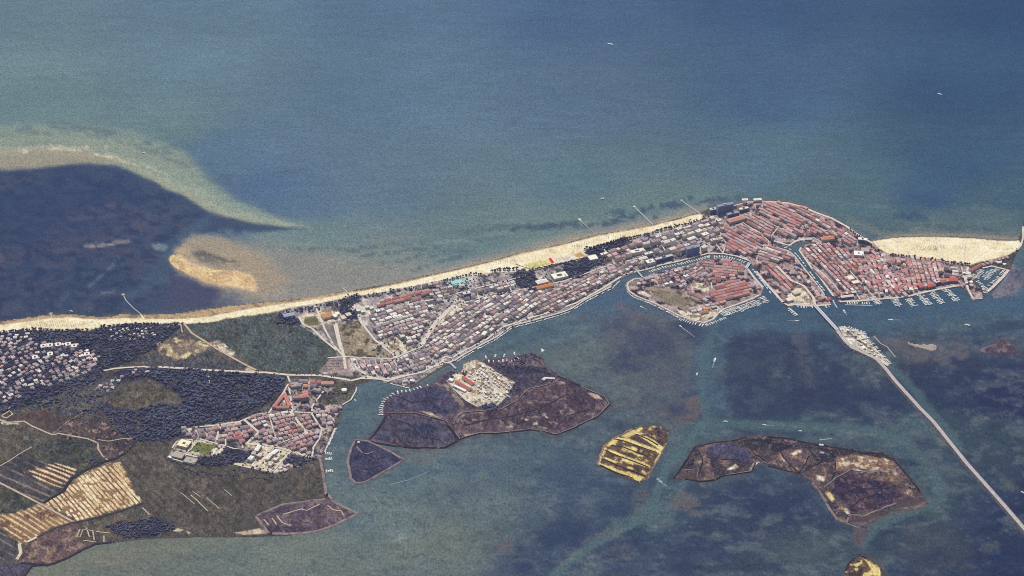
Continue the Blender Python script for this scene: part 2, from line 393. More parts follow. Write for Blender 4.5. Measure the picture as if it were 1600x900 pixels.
patch(LW((730,260),(1000,250),(1100,330),(930,420),(770,400)), (74,84,118), 8, .65, 12, .40, 12, 116)
patch(LW((870,450),(1110,440),(1110,640),(900,640)), (80,86,114), 8, .5, 10, .42, 10, 117)
patch(LW((1330,420),(1365,330),(1420,285),(1500,262),(1590,285),(1660,300),(1690,420),(1650,520),(1700,640),(1640,760),(1560,800),(1440,830),(1390,790),(1370,680),(1340,590),(1360,500)), (64,76,107), 10, .85, 22)
patch(LW((1700,420),(1800,380),(2000,440),(2140,560),(2100,720),(1900,780),(1760,760),(1720,600)), (62,72,105), 12, .7, 24, .42, 14, 180)
patch(LW((1330,420),(1500,262),(1660,300),(1700,640),(1560,800),(1390,790)), (80,92,116), 12, .5, 20, .56, 10, 181)
patch(LW((1420,210),(1560,220),(1560,250),(1440,240)), (112,128,134), 4, .8, 6, .40, 6, 118)
stroke(LW((400,110),(560,60)), (80,100,126), 8, 4, .5, 6, .46, 8, 119)
patch([(965,480),(1000,482),(1040,505),(1078,530),(1080,570),(1078,620),(1090,650),(1060,672),(1020,668),(990,640),(960,600),(940,560),(950,520)], (96,100,114), 8, .55, 12, .46, 12, 190)
patch([(960,500),(1010,500),(1050,530),(1060,560),(1010,560),(960,545)], (76,84,114), 7, .6, 10, .44, 9, 191)
# marked channels: deep, blue-green, clear edges
stroke([(1120,500),(1100,560),(1098,620),(1105,655),(1075,690),(1045,720),(1030,760),(1015,800),(985,820),(930,848),(880,885),(850,915)], (86,112,126), 13, 2.5, .9, 4)
stroke([(1110,520),(1108,580),(1112,640)], (80,104,126), 34, 9, .55, 5)
stroke([(1110,660),(1180,664),(1280,668),(1360,674),(1420,690),(1460,740),(1470,780),(1420,800),(1370,820),(1350,850)], (84,109,122), 15, 3.5, .85, 6)
stroke([(1130,500),(1240,500),(1330,503),(1450,495),(1600,475)], (76,101,127), 34, 9, .75, 4)
stroke([(1375,560),(1420,600),(1460,650),(1500,700)], (84,108,122), 15, 4, .75, 6)
stroke([(1200,660),(1290,672),(1370,680)], (118,132,136), 3, 1.5, .5, 4, .45, 6, 120)
# brown shoals round the islands
RW = lambda *p: T(1200, 450, *p)
patch(RW((690,310),(860,320),(1060,330),(1240,350),(1250,430),(1180,500),(1050,470),(850,470),(830,400),(720,360)), (104,102,116), 5, .75, 8, .36, 9, 130)
patch(RW((1320,390),(1380,350),(1480,290),(1600,420),(1480,425),(1350,415)), (86,84,104), 4, .6, 5)
stroke(RW((1380,300),(1460,300),(1480,315)), (108,112,124), 4, 2, .7, 4, .4, 5, 131)
patch(RW((130,290),(240,280),(260,380),(270,560),(200,520),(180,400)), (92,96,116), 5, .7, 8, .42, 8, 132)
stroke(RW((250,560),(300,680)), (86,92,114), 12, 5, .6, 8, .44, 9, 133)
stroke(RW((640,540),(690,620)), (100,112,122), 6, 3, .7, 6, .4, 6, 134)
stroke(RW((600,740),(700,800),(760,860)), (92,104,116), 14, 6, .6, 8, .42, 8, 135)
stroke(RW((380,440),(560,440),(680,480)), (82,100,120), 10, 5, .5, 6, .42, 8, 136)
BW = lambda *p: T(1200, 675, *p)
patch(BW((500,560),(700,510),(1010,440),(940,480),(660,560),(640,620),(560,640)), (104,98,108), 4, .75, 6, .36, 7, 140)
patch(BW((540,600),(620,620),(600,700),(560,720),(530,680)), (104,92,104), 4, .8, 5, .38, 6, 141)
patch(BW((590,760),(700,790),(760,880),(740,960),(600,1000)), (92,86,96), 7, .6, 6)
patch(BW((820,580),(1060,560),(1300,700),(1250,900),(950,860),(780,700)), (78,84,104), 12, .55, 14, .42, 12, 142)
stroke(BW((720,600),(900,590),(1090,550)), (104,116,124), 4, 2, .6, 5, .42, 6, 143)
patch(BW((1330,700),(1460,690),(1450,760),(1340,760)), (88,98,110), 6, .6, 8, .42, 8, 144)
patch(BW((1440,270),(1500,280),(1560,340),(1520,380),(1450,330)), (100,108,116), 6, .6, 6, .42, 7, 145)
stroke(BW((900,60),(960,140),(1040,200),(1200,260)), (86,100,116), 16, 7, .6, 9, .44, 9, 146)
patch(BW((900,40),(1020,30),(1060,100),(960,130)), (66,76,108), 6, .6, 8)
patch(BW((1120,500),(1250,470),(1350,560),(1300,620),(1140,600)), (64,74,108), 8, .6, 10)
patch(BW((1380,780),(1600,640),(1600,900),(1420,900)), (56,68,106), 14, .6, 12)
patch(BW((60,700),(340,640),(420,760),(260,860),(100,820)), (84,102,116), 14, .5, 14, .42, 12, 147)
SW = lambda *p: T(800, 675, *p)
patch(SW((980,420),(1060,370),(1140,400),(1180,450),(1180,540),(1090,500),(960,480)), (106,104,114), 4, .8, 5, .36, 6, 150)
patch(SW((760,360),(860,350),(860,420),(800,540),(760,500)), (98,100,116), 5, .7, 6, .40, 7, 151)
stroke(SW((440,690),(560,640),(700,620)), (108,106,116), 6, 3, .8, 5, .38, 6, 152)
stroke(SW((280,870),(340,800),(430,740)), (108,114,122), 5, 2.5, .8, 5, .38, 6, 153)
patch(SW((560,750),(700,700),(780,720),(760,760),(620,790)), (100,102,114), 5, .7, 6, .42, 7, 154)
patch(SW((160,640),(360,480),(520,540),(420,700),(220,760)), (60,74,112), 12, .65, 14)
patch(SW((500,400),(760,380),(720,560),(540,520)), (64,78,114), 12, .55, 12)
patch(SW((0,800),(140,780),(170,900),(0,900)), (62,76,112), 8, .7, 10)
stroke(SW((0,800),(110,800),(160,850),(190,900)), (104,118,124), 6, 3, .5, 5, .42, 7, 155)
patch(SW((220,120),(380,80),(520,260),(430,300),(220,300)), (78,94,122), 14, .5, 14)
patch(SW((560,760),(900,620),(1200,650),(1400,760),(1300,900),(600,900)), (64,76,112), 14, .45, 16, .40, 14, 156)
stroke(SW((1180,330),(1250,350)), (116,118,126), 4, 2, .7, 3, .4, 5, 157)
patch(T(400,675,(640,120),(740,90),(960,100),(1130,80),(1290,40),(1300,60),(1180,120),(1060,210),(960,180),(920,160)), (112,112,116), 7, .6, 8, .40, 10, 160)
patch(T(400,675,(820,640),(940,620),(940,680),(840,700)), (134,146,146), 4, .8, 5, .40, 6, 161)
patch(T(400,675,(1500,700),(1600,660),(1600,740),(1520,760)), (112,104,116), 5, .7, 6, .44, 8, 162)
patch(T(400,675,(1380,900),(1600,800),(1640,900)), (76,90,118), 8, .8, 8)
patch(T(400,675,(540,420),(640,520),(760,600),(600,640),(500,600)), (92,112,132), 16, .5, 14)
patch(T(400,675,(1150,180),(1500,120),(1600,300),(1250,450),(1240,330)), (80,98,126), 16, .5, 16, .42, 14, 163)
patch(T(0,675,(0,900),(250,840),(600,720),(900,690),(1300,670),(1600,660),(1600,700),(900,760),(500,860),(400,1000),(0,1000)), (124,128,118), 10, .6, 10)
patch(T(0,675,(550,780),(800,740),(960,780),(700,860)), (128,124,120), 8, .6, 8, .42, 10, 164)
patch(T(400,675,(0,660),(400,640),(620,640),(400,760),(200,900),(0,900)), (118,128,124), 14, .5, 12)
stroke(T(400,675,(560,860),(900,760),(1200,640)), (118,128,124), 30, 14, .45, 14, .44, 14, 165)
# muddy fringes and weed round the marsh islands
EW = lambda *p: Q(540, 540, 3.81, *p)
for k_, P in enumerate((EW((600,160),(520,230),(400,270),(300,280),(230,330),(215,400),(240,430),(190,490),(130,560),(60,560),(15,690),(30,790),(65,820),(120,810),(250,740),(345,680),(280,640),(400,612),(590,612),(690,555),(900,525),(1100,502),(1250,535),(1350,497),(1500,420),(1580,350),(1540,300),(1400,240),(1260,170),(1190,130)),
    [(1051,748),(1062,734),(1075,714),(1084,699),(1114,692),(1165,682),(1200,682),(1262,692),(1312,700),(1380,707),(1412,735),(1437,765),(1447,782),(1400,794),(1352,815),(1325,816),(1300,802),(1267,752),(1245,742),(1215,729),(1188,723),(1170,738),(1114,751),(1071,749),(1051,748)],
    [(933,725),(943,696),(979,674),(1001,667),(1026,665),(1044,674),(1038,701),(1017,737),(999,754),(967,741),(933,725)], [(1322,890),(1332,875),(1345,867),(1352,872),(1375,886),(1378,905)])):
    stroke(P, (98,102,114), 13, 6, .55, 7, .46, 6, 400 + k_); stroke(P, (74,78,96), 8, 3, .5, 7, .50, 5, 420 + k_)
# wind streaks over everything
C_ *= (1 + (fbm(U / 9, V_ / 3.5, 404, 3) - .5) * .07)[..., None]

# a touch greyer and greener over the beds
gr_ = C_.mean(-1, keepdims=True); kk_ = (.05 + lag * .16)[..., None]
C_ = C_ * (1 - kk_) + (gr_ + np.array([0, 2, -2])) * kk_
lut = C_ / 255.0
L_ = np.where(lut <= .04045, lut / 12.92, ((lut + .055) / 1.055) ** 2.4)
A_ = np.clip((L_ - np.array(WAIR)) / np.array(WGAIN), .004, .8)
xx = (U - 800) / 800 * TH; yy = (450 - V_) / 800 * TH
tt = -CAM.z / (-sin(PITCH) + yy * cos(PITCH))
X_ = xx * tt; Y_ = CAM.y + (cos(PITCH) + yy * sin(PITCH)) * tt
nr, nc = U.shape
co = np.stack([X_, Y_, np.zeros_like(X_)], -1).reshape(-1, 3)
far = np.array([[-60000, 60000, 0], [60000, 60000, 0], [60000, -20000, 0], [-60000, -20000, 0]], float)
co = np.vstack([co, far]); nb = nr * nc
ii = (np.arange(nr - 1)[:, None] * nc + np.arange(nc - 1)[None]).ravel()
quads = np.stack([ii, ii + nc, ii + nc + 1, ii + 1], 1)
c00, c01, c10, c11 = 0, nc - 1, (nr - 1) * nc, nr * nc - 1
# ring out to the horizon, fanned from the sheet's own edge
ring = []
top = list(range(c00, c01 + 1)); bot = list(range(c10, c11 + 1)); lef = list(range(c00, c10 + 1, nc)); rig = list(range(c01, c11 + 1, nc))
ring += [(nb, a, b) for a, b in zip(top, top[1:])] + [(nb, c01, nb + 1)]
ring += [(nb + 1, a, b) for a, b in zip(rig, rig[1:])] + [(nb + 1, c11, nb + 2)]
ring += [(nb + 2, b, a) for a, b in zip(bot, bot[1:])] + [(nb + 2, c10, nb + 3)]
ring += [(nb + 3, b, a) for a, b in zip(lef, lef[1:])] + [(nb + 3, c00, nb)]
ring = np.array([(a, b, c) if ((co[b][0]-co[a][0])*(co[c][1]-co[a][1])-(co[b][1]-co[a][1])*(co[c][0]-co[a][0])) > 0 else (a, c, b) for a, b, c in ring])
me = bpy.data.meshes.new('water')
me.vertices.add(len(co)); me.vertices.foreach_set('co', co.astype(np.float32).ravel())
nl = quads.size + ring.size
me.loops.add(nl); me.loops.foreach_set('vertex_index', np.concatenate([quads.ravel(), ring.ravel()]).astype(np.int32))
npol = len(quads) + len(ring); me.polygons.add(npol)
ls = np.concatenate([np.arange(len(quads)) * 4, quads.size + np.arange(len(ring)) * 3])
me.polygons.foreach_set('loop_start', ls.astype(np.int32))
me.update(calc_edges=True); me.validate()
ca = me.attributes.new('Col', 'FLOAT_COLOR', 'POINT')
cols = np.ones((len(co), 4), np.float32); cols[:nb, :3] = A_.reshape(-1, 3)
cols[nb:nb + 4, :3] = [[.12, .17, .22], [.05, .08, .14], [.04, .06, .11], [.12, .15, .17]]
ca.data.foreach_set('color', cols.ravel())
m, t, b = newmat('sea_water', 0.17, 0.12)
a = N(t, 'ShaderNodeAttribute'); a.attribute_name = 'Col'
pos = N(t, 'ShaderNodeNewGeometry').outputs['Position']
c = grain(t, a.outputs['Color'], pos, 0.40, 0.15)
sv = N(t, 'ShaderNodeMapping'); sv.inputs['Scale'].default_value = (0.006, 0.022, 1); sv.inputs['Rotation'].default_value = (0, 0, radians(8)); t.links.new(pos, sv.inputs['Vector'])
sw = noise_node(t, 1.0, 5, 0.7, sv.outputs[0])
sk = N(t, 'ShaderNodeMapRange'); sk.inputs['From Min'].default_value = .3; sk.inputs['From Max'].default_value = .7; sk.inputs['To Min'].default_value = .90; sk.inputs['To Max'].default_value = 1.10; t.links.new(sw, sk.inputs['Value'])
sx = N(t, 'ShaderNodeVectorMath'); sx.operation = 'SCALE'; t.links.new(c, sx.inputs[0]); t.links.new(sk.outputs[0], sx.inputs['Scale']); c = sx.outputs[0]
c = grain(t, c, pos, 0.12, 0.055)
t.links.new(c, b.inputs['Base Color'])
me.materials.append(m)
tag(mobj('water', me), kind='structure')
# ------------------------------------------------------------------ land: sheets, banks, roads
def jag(P, seg, amp, sc_, closed=True, seed=0):
    """break a traced outline into short edges with a natural wobble"""
    out = []; n = len(P)
    for i in range(n if closed else n - 1):
        ax, ay = P[i]; bx, by = P[(i + 1) % n]
        L = hypot(bx - ax, by - ay); k = max(1, int(L / seg))
        for j in range(k):
            t_ = j / k; x = ax + (bx - ax) * t_; y = ay + (by - ay) * t_
            v = mnoise.noise_vector(Vector((x / sc_, y / sc_, seed * 7.7))) + 0.5 * mnoise.noise_vector(Vector((x / sc_ * 2.7, y / sc_ * 2.7, seed * 3.1)))
            f = 1.0 if j else 0.35
            out.append((x + v.x * amp * f, y + v.y * amp * f))
    if not closed: out.append(P[-1])
    return out
# the land is one finely divided sheet per landmass; what grows or lies on it is tinted in, patch by patch
LS = 1.5
lu = np.arange(-130, 1612, LS); lv = np.arange(303, 1003, LS)
LU, LV = np.meshgrid(lu, lv); NLV, NLU = LU.shape
_y = (450 - LV) / 800 * TH; _t = -CAM.z / (-sin(PITCH) + _y * cos(PITCH))
LX = (LU - 800) / 800 * TH * _t; LY = CAM.y + (cos(PITCH) + _y * sin(PITCH)) * _t
LC = np.zeros(LU.shape + (3,)); LID = np.zeros(LU.shape, int); LM = np.zeros(LU.shape, int)
LNAMES = [None]; LZ = [-0.25]
HARD = {'sports_pitch': .4, 'car_park': .5, 'swimming_pool': .6, 'bathing_terrace': .5, 'town_ground': 1, 'old_town_ground': 1, 'village_ground': 1.2, 'quay_strip': 1, 'beach': .9, 'sports_ground': 1, 'grass_plot': 1, 'gravel_yard': 1.2, 'flowering_grass': .69, 'bare_patch': .9, 'mud_patch': 1.1, 'shingle_bank': 1, 'boulevard_verge': 1}
_pn = [0]
def raster(P):
    """which grid points lie inside an outline (row by row)"""
    P = np.array(P); Q2 = np.roll(P, -1, 0); ins = np.zeros(LU.shape, bool)
    for r_ in range(NLV):
        v = lv[r_]; k = (P[:, 1] > v) != (Q2[:, 1] > v)
        if not k.any(): continue
        a, b2 = P[k], Q2[k]
        xs = np.sort(a[:, 0] + (v - a[:, 1]) / (b2[:, 1] - a[:, 1]) * (b2[:, 0] - a[:, 0]))
        ins[r_] = (np.searchsorted(xs, lu) % 2) == 1
    return ins
def cover_colour(info, X, Y, seed):
    c1, c2, scale, amt, spots, ss, slo, stripes = info
    f = fbm(X * scale, Y * scale, 500 + seed % 7, 5, .62)
    f = sm((f - .36) / .28)[..., None]
    c = np.array(c1, float) * (1 - f) + np.array(c2, float) * f
    if stripes:
        ang, per, cs, lo, hi = stripes
        xr = X * cos(ang) + Y * sin(ang); yr = -X * sin(ang) + Y * cos(ang)
        s_ = .30 + .40 * (.5 + .5 * np.sin(2 * pi * (yr / per + fbm(xr * .004, yr * .02, 640 + seed % 5, 2) * .9))) * (.55 + .9 * fbm(xr * .012, yr / (per * 1.6), 600 + seed % 11, 3, .6))
        k = sm((s_ - lo) / (hi - lo))[..., None]; c = c * (1 - k) + np.array(cs, float) * k
    if spots:
        s_ = fbm(X * ss, Y * ss, 700 + seed % 13, 4, .7)
        k = sm((s_ - slo + .05) / .07)[..., None]; c = c * (1 - k) + np.array(spots, float) * k
    g = nrng.normal(0, 1, X.shape)[..., None]
    if amt > .19: c = c * (1 + (fbm(X * .07, Y * .04, 800 + seed % 9, 3, .7)[..., None] - .5) * .42)
    return c * (1 + g * amt * .46) + nrng.normal(0, 2.0, X.shape + (3,))
def sheet(name, px, mat, z, jit=0.0, seg=14, scl=40, skirt=None, kind='structure', seed=0, **kw):
    _pn[0] += 1; sd = _pn[0]
    if skirt is not None:
        P = W(px)
        if jit: P = jag(P, seg, jit, scl, True, seed)
        n = len(P); a = sum(P[i][0] * P[(i + 1) % n][1] - P[(i + 1) % n][0] * P[i][1] for i in range(n))
        if a < 0: P = P[::-1]
        V = [(x, y, z) for x, y in P]; F = [tuple(range(n))]
        V += [(x, y, skirt) for x, y in P]; F += [(i, n + i, n + (i + 1) % n, (i + 1) % n) for i in range(n)]
        tag(mobj(name + '_shore' if not name.endswith('ground') else 'shore', mesh(name, V, F, mat)), kind=kind, **kw)
        LNAMES.append(name); LZ.append(z + .2)
        ins = raster([PX(x, y, z + .2) for x, y in P]); LM[ins] = len(LZ) - 1
        LID[ins] = len(LNAMES) - 1; LZ_of[len(LNAMES) - 1] = 0
        dil = ins.copy()
        for _ in range(2): dil = dil | np.roll(dil, 1, 0) | np.roll(dil, -1, 0) | np.roll(dil, 1, 1) | np.roll(dil, -1, 1)
        LID[dil & (LM == 0)] = len(LNAMES) - 1; dil = dil & ((LM == 0) | ins)
        LC[dil] = cover_colour(MATINFO[mat.name], LX[dil], LY[dil], sd)
        return
    LNAMES.append(name); LZ.append(0)
    soft = HARD.get(name, 2.4); warp = 0 if soft < .7 else (1.2 if soft < 1.3 else 7)
    r_ = soft * 2 + warp + 8; au = [p[0] for p in px]; av = [p[1] for p in px]
    s_ = (slice(max(0, int((min(av) - r_ - lv[0]) / LS)), max(0, int((max(av) + r_ - lv[0]) / LS) + 2)), slice(max(0, int((min(au) - r_ - lu[0]) / LS)), max(0, int((max(au) + r_ - lu[0]) / LS) + 2)))
    u, v = LU[s_], LV[s_]
    if u.size == 0: return
    if warp:
        u2 = u + (fbm(u / 11, v / 6, sd + 31) - .5) * 2 * warp + (fbm(u / 3.1, v / 1.9, sd + 35, 2) - .5) * warp * .7
        v2 = v + (fbm(u / 11, v / 6, sd + 57) - .5) * warp + (fbm(u / 3.1, v / 1.9, sd + 59, 2) - .5) * warp * .4
    else: u2, v2 = u, v
    d = segdist_a(u2, v2, px, True); d = np.where(inpoly_a(u2, v2, px), d, -d)
    m = sm(d / (2 * soft) + .5)
    if soft > 1.5: m = sm((m - .5) * 1.2 + .5 + (fbm(u / 2.4, v / 1.7, sd + 77, 2) - .5) * 1.1 * (1 - abs(2 * m - 1)))
    c = cover_colour(MATINFO[mat.name], LX[s_], LY[s_], sd)
    LC[s_] = LC[s_] * (1 - m[..., None]) + c * m[..., None]
    LID[s_] = np.where(m > .5, len(LNAMES) - 1, LID[s_])
LZ_of = {}
def ribbon_geo(P, wid, z, V, F, zf=None, taper=False):
    n = len(P); base = len(V)
    for i in range(n):
        ax, ay = P[max(0, i - 1)]; bx, by = P[min(n - 1, i + 1)]
        dx, dy = bx - ax, by - ay; L = hypot(dx, dy) + 1e-9
        wd = wid(i / (n - 1)) if callable(wid) else wid
        nx, ny = -dy / L * wd / 2, dx / L * wd / 2
        zz = zf(i / (n - 1)) if zf else z
        V += [(P[i][0] + nx, P[i][1] + ny, zz), (P[i][0] - nx, P[i][1] - ny, zz)]
    F += [(base + 2 * i, base + 2 * i + 1, base + 2 * i + 3, base + 2 * i + 2) for i in range(n - 1)]
def road(name, px, wid, mat, z, jit=0.0, kind='structure', seg=16):
    P = W(px); P = jag(P, seg, jit, 30, False) if jit else P
    V, F = [], []; ribbon_geo(P, wid, z, V, F)
    return tag(mobj(name, mesh(name, V, F, mat)), kind=kind)
def bank(px, wid, h, mat, closed=False, jit=2.6, z0=-0.5, name='embankment'):
    """a low dyke: sloping sides and a flat crest"""
    P = W(px)
    if closed: P = P + [P[0]]
    P = jag(P, 12, jit, 25, False)
    V, F = [], []; n = len(P)
    for i in range(n):
        if closed and i in (0, n - 1): a, c_ = P[-2], P[1]
        else: a, c_ = P[max(0, i - 1)], P[min(n - 1, i + 1)]
        dx, dy = c_[0] - a[0], c_[1] - a[1]; L = hypot(dx, dy) + 1e-9; nx, ny = -dy / L, dx / L
        x, y = P[i]; hh = h * (0.85 + .3 * rnd.random())
        for o_, z in ((wid * .5, z0), (wid * .2, hh), (-wid * .2, hh), (-wid * .5, z0)): V.append((x + nx * o_, y + ny * o_, z))
    for i in range(n - 1):
        b0 = 4 * i
        F += [(b0 + k, b0 + k + 1, b0 + 5 + k, b0 + 4 + k) for k in range(3)]
    return tag(mobj(name, mesh(name, V, F, mat)), kind='structure')

A1 = lambda *p: T(0, 450, *p); A2 = lambda *p: T(0, 675, *p); B1 = lambda *p: T(400, 450, *p); B2 = lambda *p: T(400, 675, *p)
B0 = lambda *p: T(400, 225, *p); C0 = lambda *p: T(800, 225, *p); D0 = lambda *p: T(1200, 225, *p)
C1 = lambda *p: T(800, 450, *p); C2 = lambda *p: T(800, 675, *p); D1 = lambda *p: T(1200, 450, *p); D2 = lambda *p: T(1200, 675, *p)
VZ = lambda *p: Q(240, 560, 4.444, *p)       # village
OZ = lambda *p: Q(1120, 290, 6.154, *p)      # old town
MZ = lambda *p: Q(1340, 340, 6.154, *p)      # right beach and marina
IZ = lambda *p: Q(960, 380, 6.154, *p)       # islet in the canal
HZ = lambda *p: Q(1160, 400, 6.154, *p)      # harbour
KZ = lambda *p: Q(1280, 480, 5.0, *p)        # causeway island
EZ = lambda *p: Q(540, 540, 3.81, *p)        # marsh islands
YZ = lambda *p: Q(900, 640, 4.444, *p)       # yellow island
TZ = lambda *p: Q(420, 430, 5.0, *p); UZ = lambda *p: Q(660, 370, 5.0, *p); XZ = lambda *p: Q(880, 280, 5.0, *p)

G_SAND = gmat('dry_sand', (247, 237, 208), (238, 224, 190), 0.02, 0.05, (214, 200, 166), 0.05, 0.68)
G_WETSAND = gmat('damp_sand', (190, 165, 132), (172, 150, 126), 0.015, 0.12, (140, 122, 110), 0.04, 0.60)
G_TOWN = gmat('town_ground', (196, 186, 182), (150, 142, 146), 0.03, 0.22, (100, 94, 102), 0.035, 0.60)
G_OLD = gmat('old_town_paving', (190, 172, 170), (150, 132, 134), 0.03, 0.22, (80, 70, 84), 0.04, 0.57)
G_PAVE = gmat('pale_paving', (230, 220, 208), (210, 198, 188), 0.04, 0.14)
G_CREAM = gmat('cream_gravel', (230, 220, 200), (202, 190, 172), 0.04, 0.16, (150, 132, 114), 0.06, 0.58)
G_ASPH = gmat('asphalt', (140, 132, 134), (122, 116, 122), 0.05, 0.10)
G_TRACK = gmat('dirt_track', (206, 190, 170), (180, 162, 146), 0.05, 0.15)
G_QUAY = gmat('quay_stone', (226, 220, 214), (200, 192, 188), 0.06, 0.15)
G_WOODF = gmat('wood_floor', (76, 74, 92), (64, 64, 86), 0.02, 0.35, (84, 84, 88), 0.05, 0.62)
G_SCRUB = gmat('scrub', (92, 92, 98), (78, 82, 94), 0.018, 0.34, (106, 98, 94), 0.05, 0.62)
G_MEAD = gmat('dark_meadow', (92, 99, 102), (80, 88, 94), 0.014, 0.30, (92, 94, 96), 0.04, 0.60)
G_MEAD2 = gmat('olive_meadow', (98, 94, 90), (88, 88, 90), 0.016, 0.28, (112, 102, 96), 0.04, 0.62)
G_FIELD = gmat('rough_field', (98, 94, 92), (90, 87, 88), 0.010, 0.22, (106, 99, 95), 0.03, 0.66, ((lambda a, b2: atan2(b2[1] - a[1], b2[0] - a[0]))(G(300,745), G(360,800)), 26.0, (84, 82, 86), .57, .68))
G_FIELD2 = gmat('ploughed_field', (104, 92, 90), (86, 78, 84), 0.012, 0.20, None, .05, .6, (radians(-47), 12.0, (176, 150, 122), .60, .70))
G_STRIPE = gmat('dry_crop_strips', (238, 218, 180), (214, 188, 150), 0.012, 0.16, (150, 120, 100), 0.05, 0.60, ((lambda a, b2: atan2(b2[1] - a[1], b2[0] - a[0]))(G(105,755), G(140,795)), 13.5, (112, 90, 82), .57, .68))
G_STRIPE2 = gmat('tan_crop_strips', (158, 128, 104), (136, 110, 96), 0.012, 0.18, (112, 92, 86), 0.03, 0.60, ((lambda a, b2: atan2(b2[1] - a[1], b2[0] - a[0]))(G(0,752), G(60,790)), 17.0, (216, 190, 154), .58, .66))
G_GREENF = gmat('green_field', (86, 88, 86), (74, 78, 82), 0.014, 0.26, (98, 96, 92), 0.04, 0.60)
G_GREYF = gmat('grey_field', (90, 88, 94), (76, 78, 88), 0.014, 0.22, None, .05, .6, ((lambda a, b2: atan2(b2[1] - a[1], b2[0] - a[0]))(G(20,722), G(80,750)), 30.0, (134, 124, 120), .60, .70))
G_MARSHP = gmat('salt_marsh', (104, 92, 104), (86, 78, 96), 0.016, 0.28, (118, 106, 112), 0.03, 0.62)
G_MARSHB = gmat('reedy_marsh', (92, 87, 106), (76, 76, 100), 0.014, 0.28, (92, 86, 104), 0.03, 0.64)
G_MARSHR = gmat('brown_marsh', (110, 94, 98), (92, 82, 92), 0.02, 0.25, (146, 124, 114), 0.035, 0.60)
G_POND = gmat('still_pond', (58, 66, 100), (52, 60, 92), 0.01, 0.10)
G_DRYG = gmat('dry_grass', (166, 152, 136), (150, 138, 124), 0.02, 0.22, (98, 92, 86), 0.03, 0.60)
G_TURF = gmat('turf', (122, 128, 88), (112, 116, 84), 0.05, 0.12)
G_YELL = gmat('yellow_flowering_grass', (228, 210, 146), (212, 190, 128), 0.03, 0.14, (150, 126, 100), 0.06, 0.70)
G_YISL = gmat('brown_island_soil', (108, 90, 84), (88, 76, 80), 0.03, 0.24, (190, 170, 124), 0.06, 0.655)
G_DYKE = gmat('dyke_grass', (72, 68, 82), (56, 54, 72), 0.03, 0.3, (150, 136, 134), 0.05, 0.60)
G_DYKEP = gmat('dyke_path', (160, 146, 144), (128, 116, 120), 0.05, 0.22, (86, 78, 92), 0.05, 0.57)
G_ROCK = gmat('rubble', (150, 140, 138), (92, 86, 94), 0.15, 0.3)
G_SHOAL = gmat('mud_shoal', (128, 124, 138), (112, 110, 128), 0.02, 0.15, (92, 96, 118), 0.03, 0.6)

# -- main land outline, clockwise from the far left, following the sea first
SHORE = [(-260,507),(-100,505),(0,503),(40,497),(75,492),(110,491),(155,496),(190,492),(225,492),(262,492),(290,489),(325,483),(362,478),(400,474),(440,470),(480,465),(520,459),(560,453),(610,444),(645,436),(675,429),(705,423),(742,414),(770,408),(805,397),(840,390),(880,381),(930,368),(975,360),(1017,352),(1055,343),(1092,333),(1112,325),(1128,322),(1145,319),(1159,317),(1177,313),(1190,312.5),(1211,313.5),(1234,316),(1255,322),(1274,330),(1299,339),(1323,352),(1336,362),(1352,372),(1364,376),(1400,371),(1437,369.5),(1475,370),(1525,372.5),(1562,376),(1592,375),(1597,364),(1599,352),(1602,340),(1606,340),(1604,360),(1600,378),(1593,390),(1584,404),(1577,424),(1560,445),(1548,458),(1541,456)]
BASIN = [(1551,440),(1565,423),(1548,418),(1537,419),(1524,434),(1520,442),(1532,449),(1539,463),(1536,467),(1520,471),(1514,462),(1508,452)]
QUAYS = [(1496,449),(1473,453),(1454,457),(1437,461),(1421,465),(1397,468),(1372,470),(1340,473),(1312,474)]
CANAL = [(1300,463),(1290,449),(1279,434),(1266,419),(1256,405),(1247,392),(1250,387),(1258,382),(1268,380),(1268,376),(1255,377),(1244,380),(1233,387),(1217,384),(1211,380),(1208,382),(1216,387.5),(1232,391),(1243,400),(1256,417),(1270,434),(1284,452),(1298,473)]
HARB = [(1290,479),(1277,480),(1262,480),(1241,478),(1231,481),(1222,475),(1209,460),(1192,438),(1181,423),(1172,410),(1152,403),(1131,399),(1106,398.5),(1082,405),(1057,411.5),(1033,416.5),(1012,423),(989,428),(975,434),(960,442),(955,450),(935,460),(915,470),(892,485),(875,491),(850,498),(825,505),(800,511),(775,529),(750,542),(725,556),(710,566),(697,572),(675,584),(652,599),(642,606),(620,603),(600,596),(585,592),(572,598),(560,600),(557,612),(550,622),(537,632),(532,647),(530,660),(522,672),(516,684),(510,702),(504,716),(507,740),(512,772),(520,781)]
SPIT = [(550,799),(559,803),(525,820),(495,830),(450,837),(400,839),(325,839),(250,841),(200,845),(150,850),(125,860),(87,882),(75,884),(50,882),(37,900),(0,960),(-120,1060),(-300,1100)]
MAIN = SHORE + BASIN + QUAYS + CANAL + HARB + SPIT
sheet('ground', MAIN, G_FIELD, 0.7, 2.5, 18, 45, skirt=-2.5)

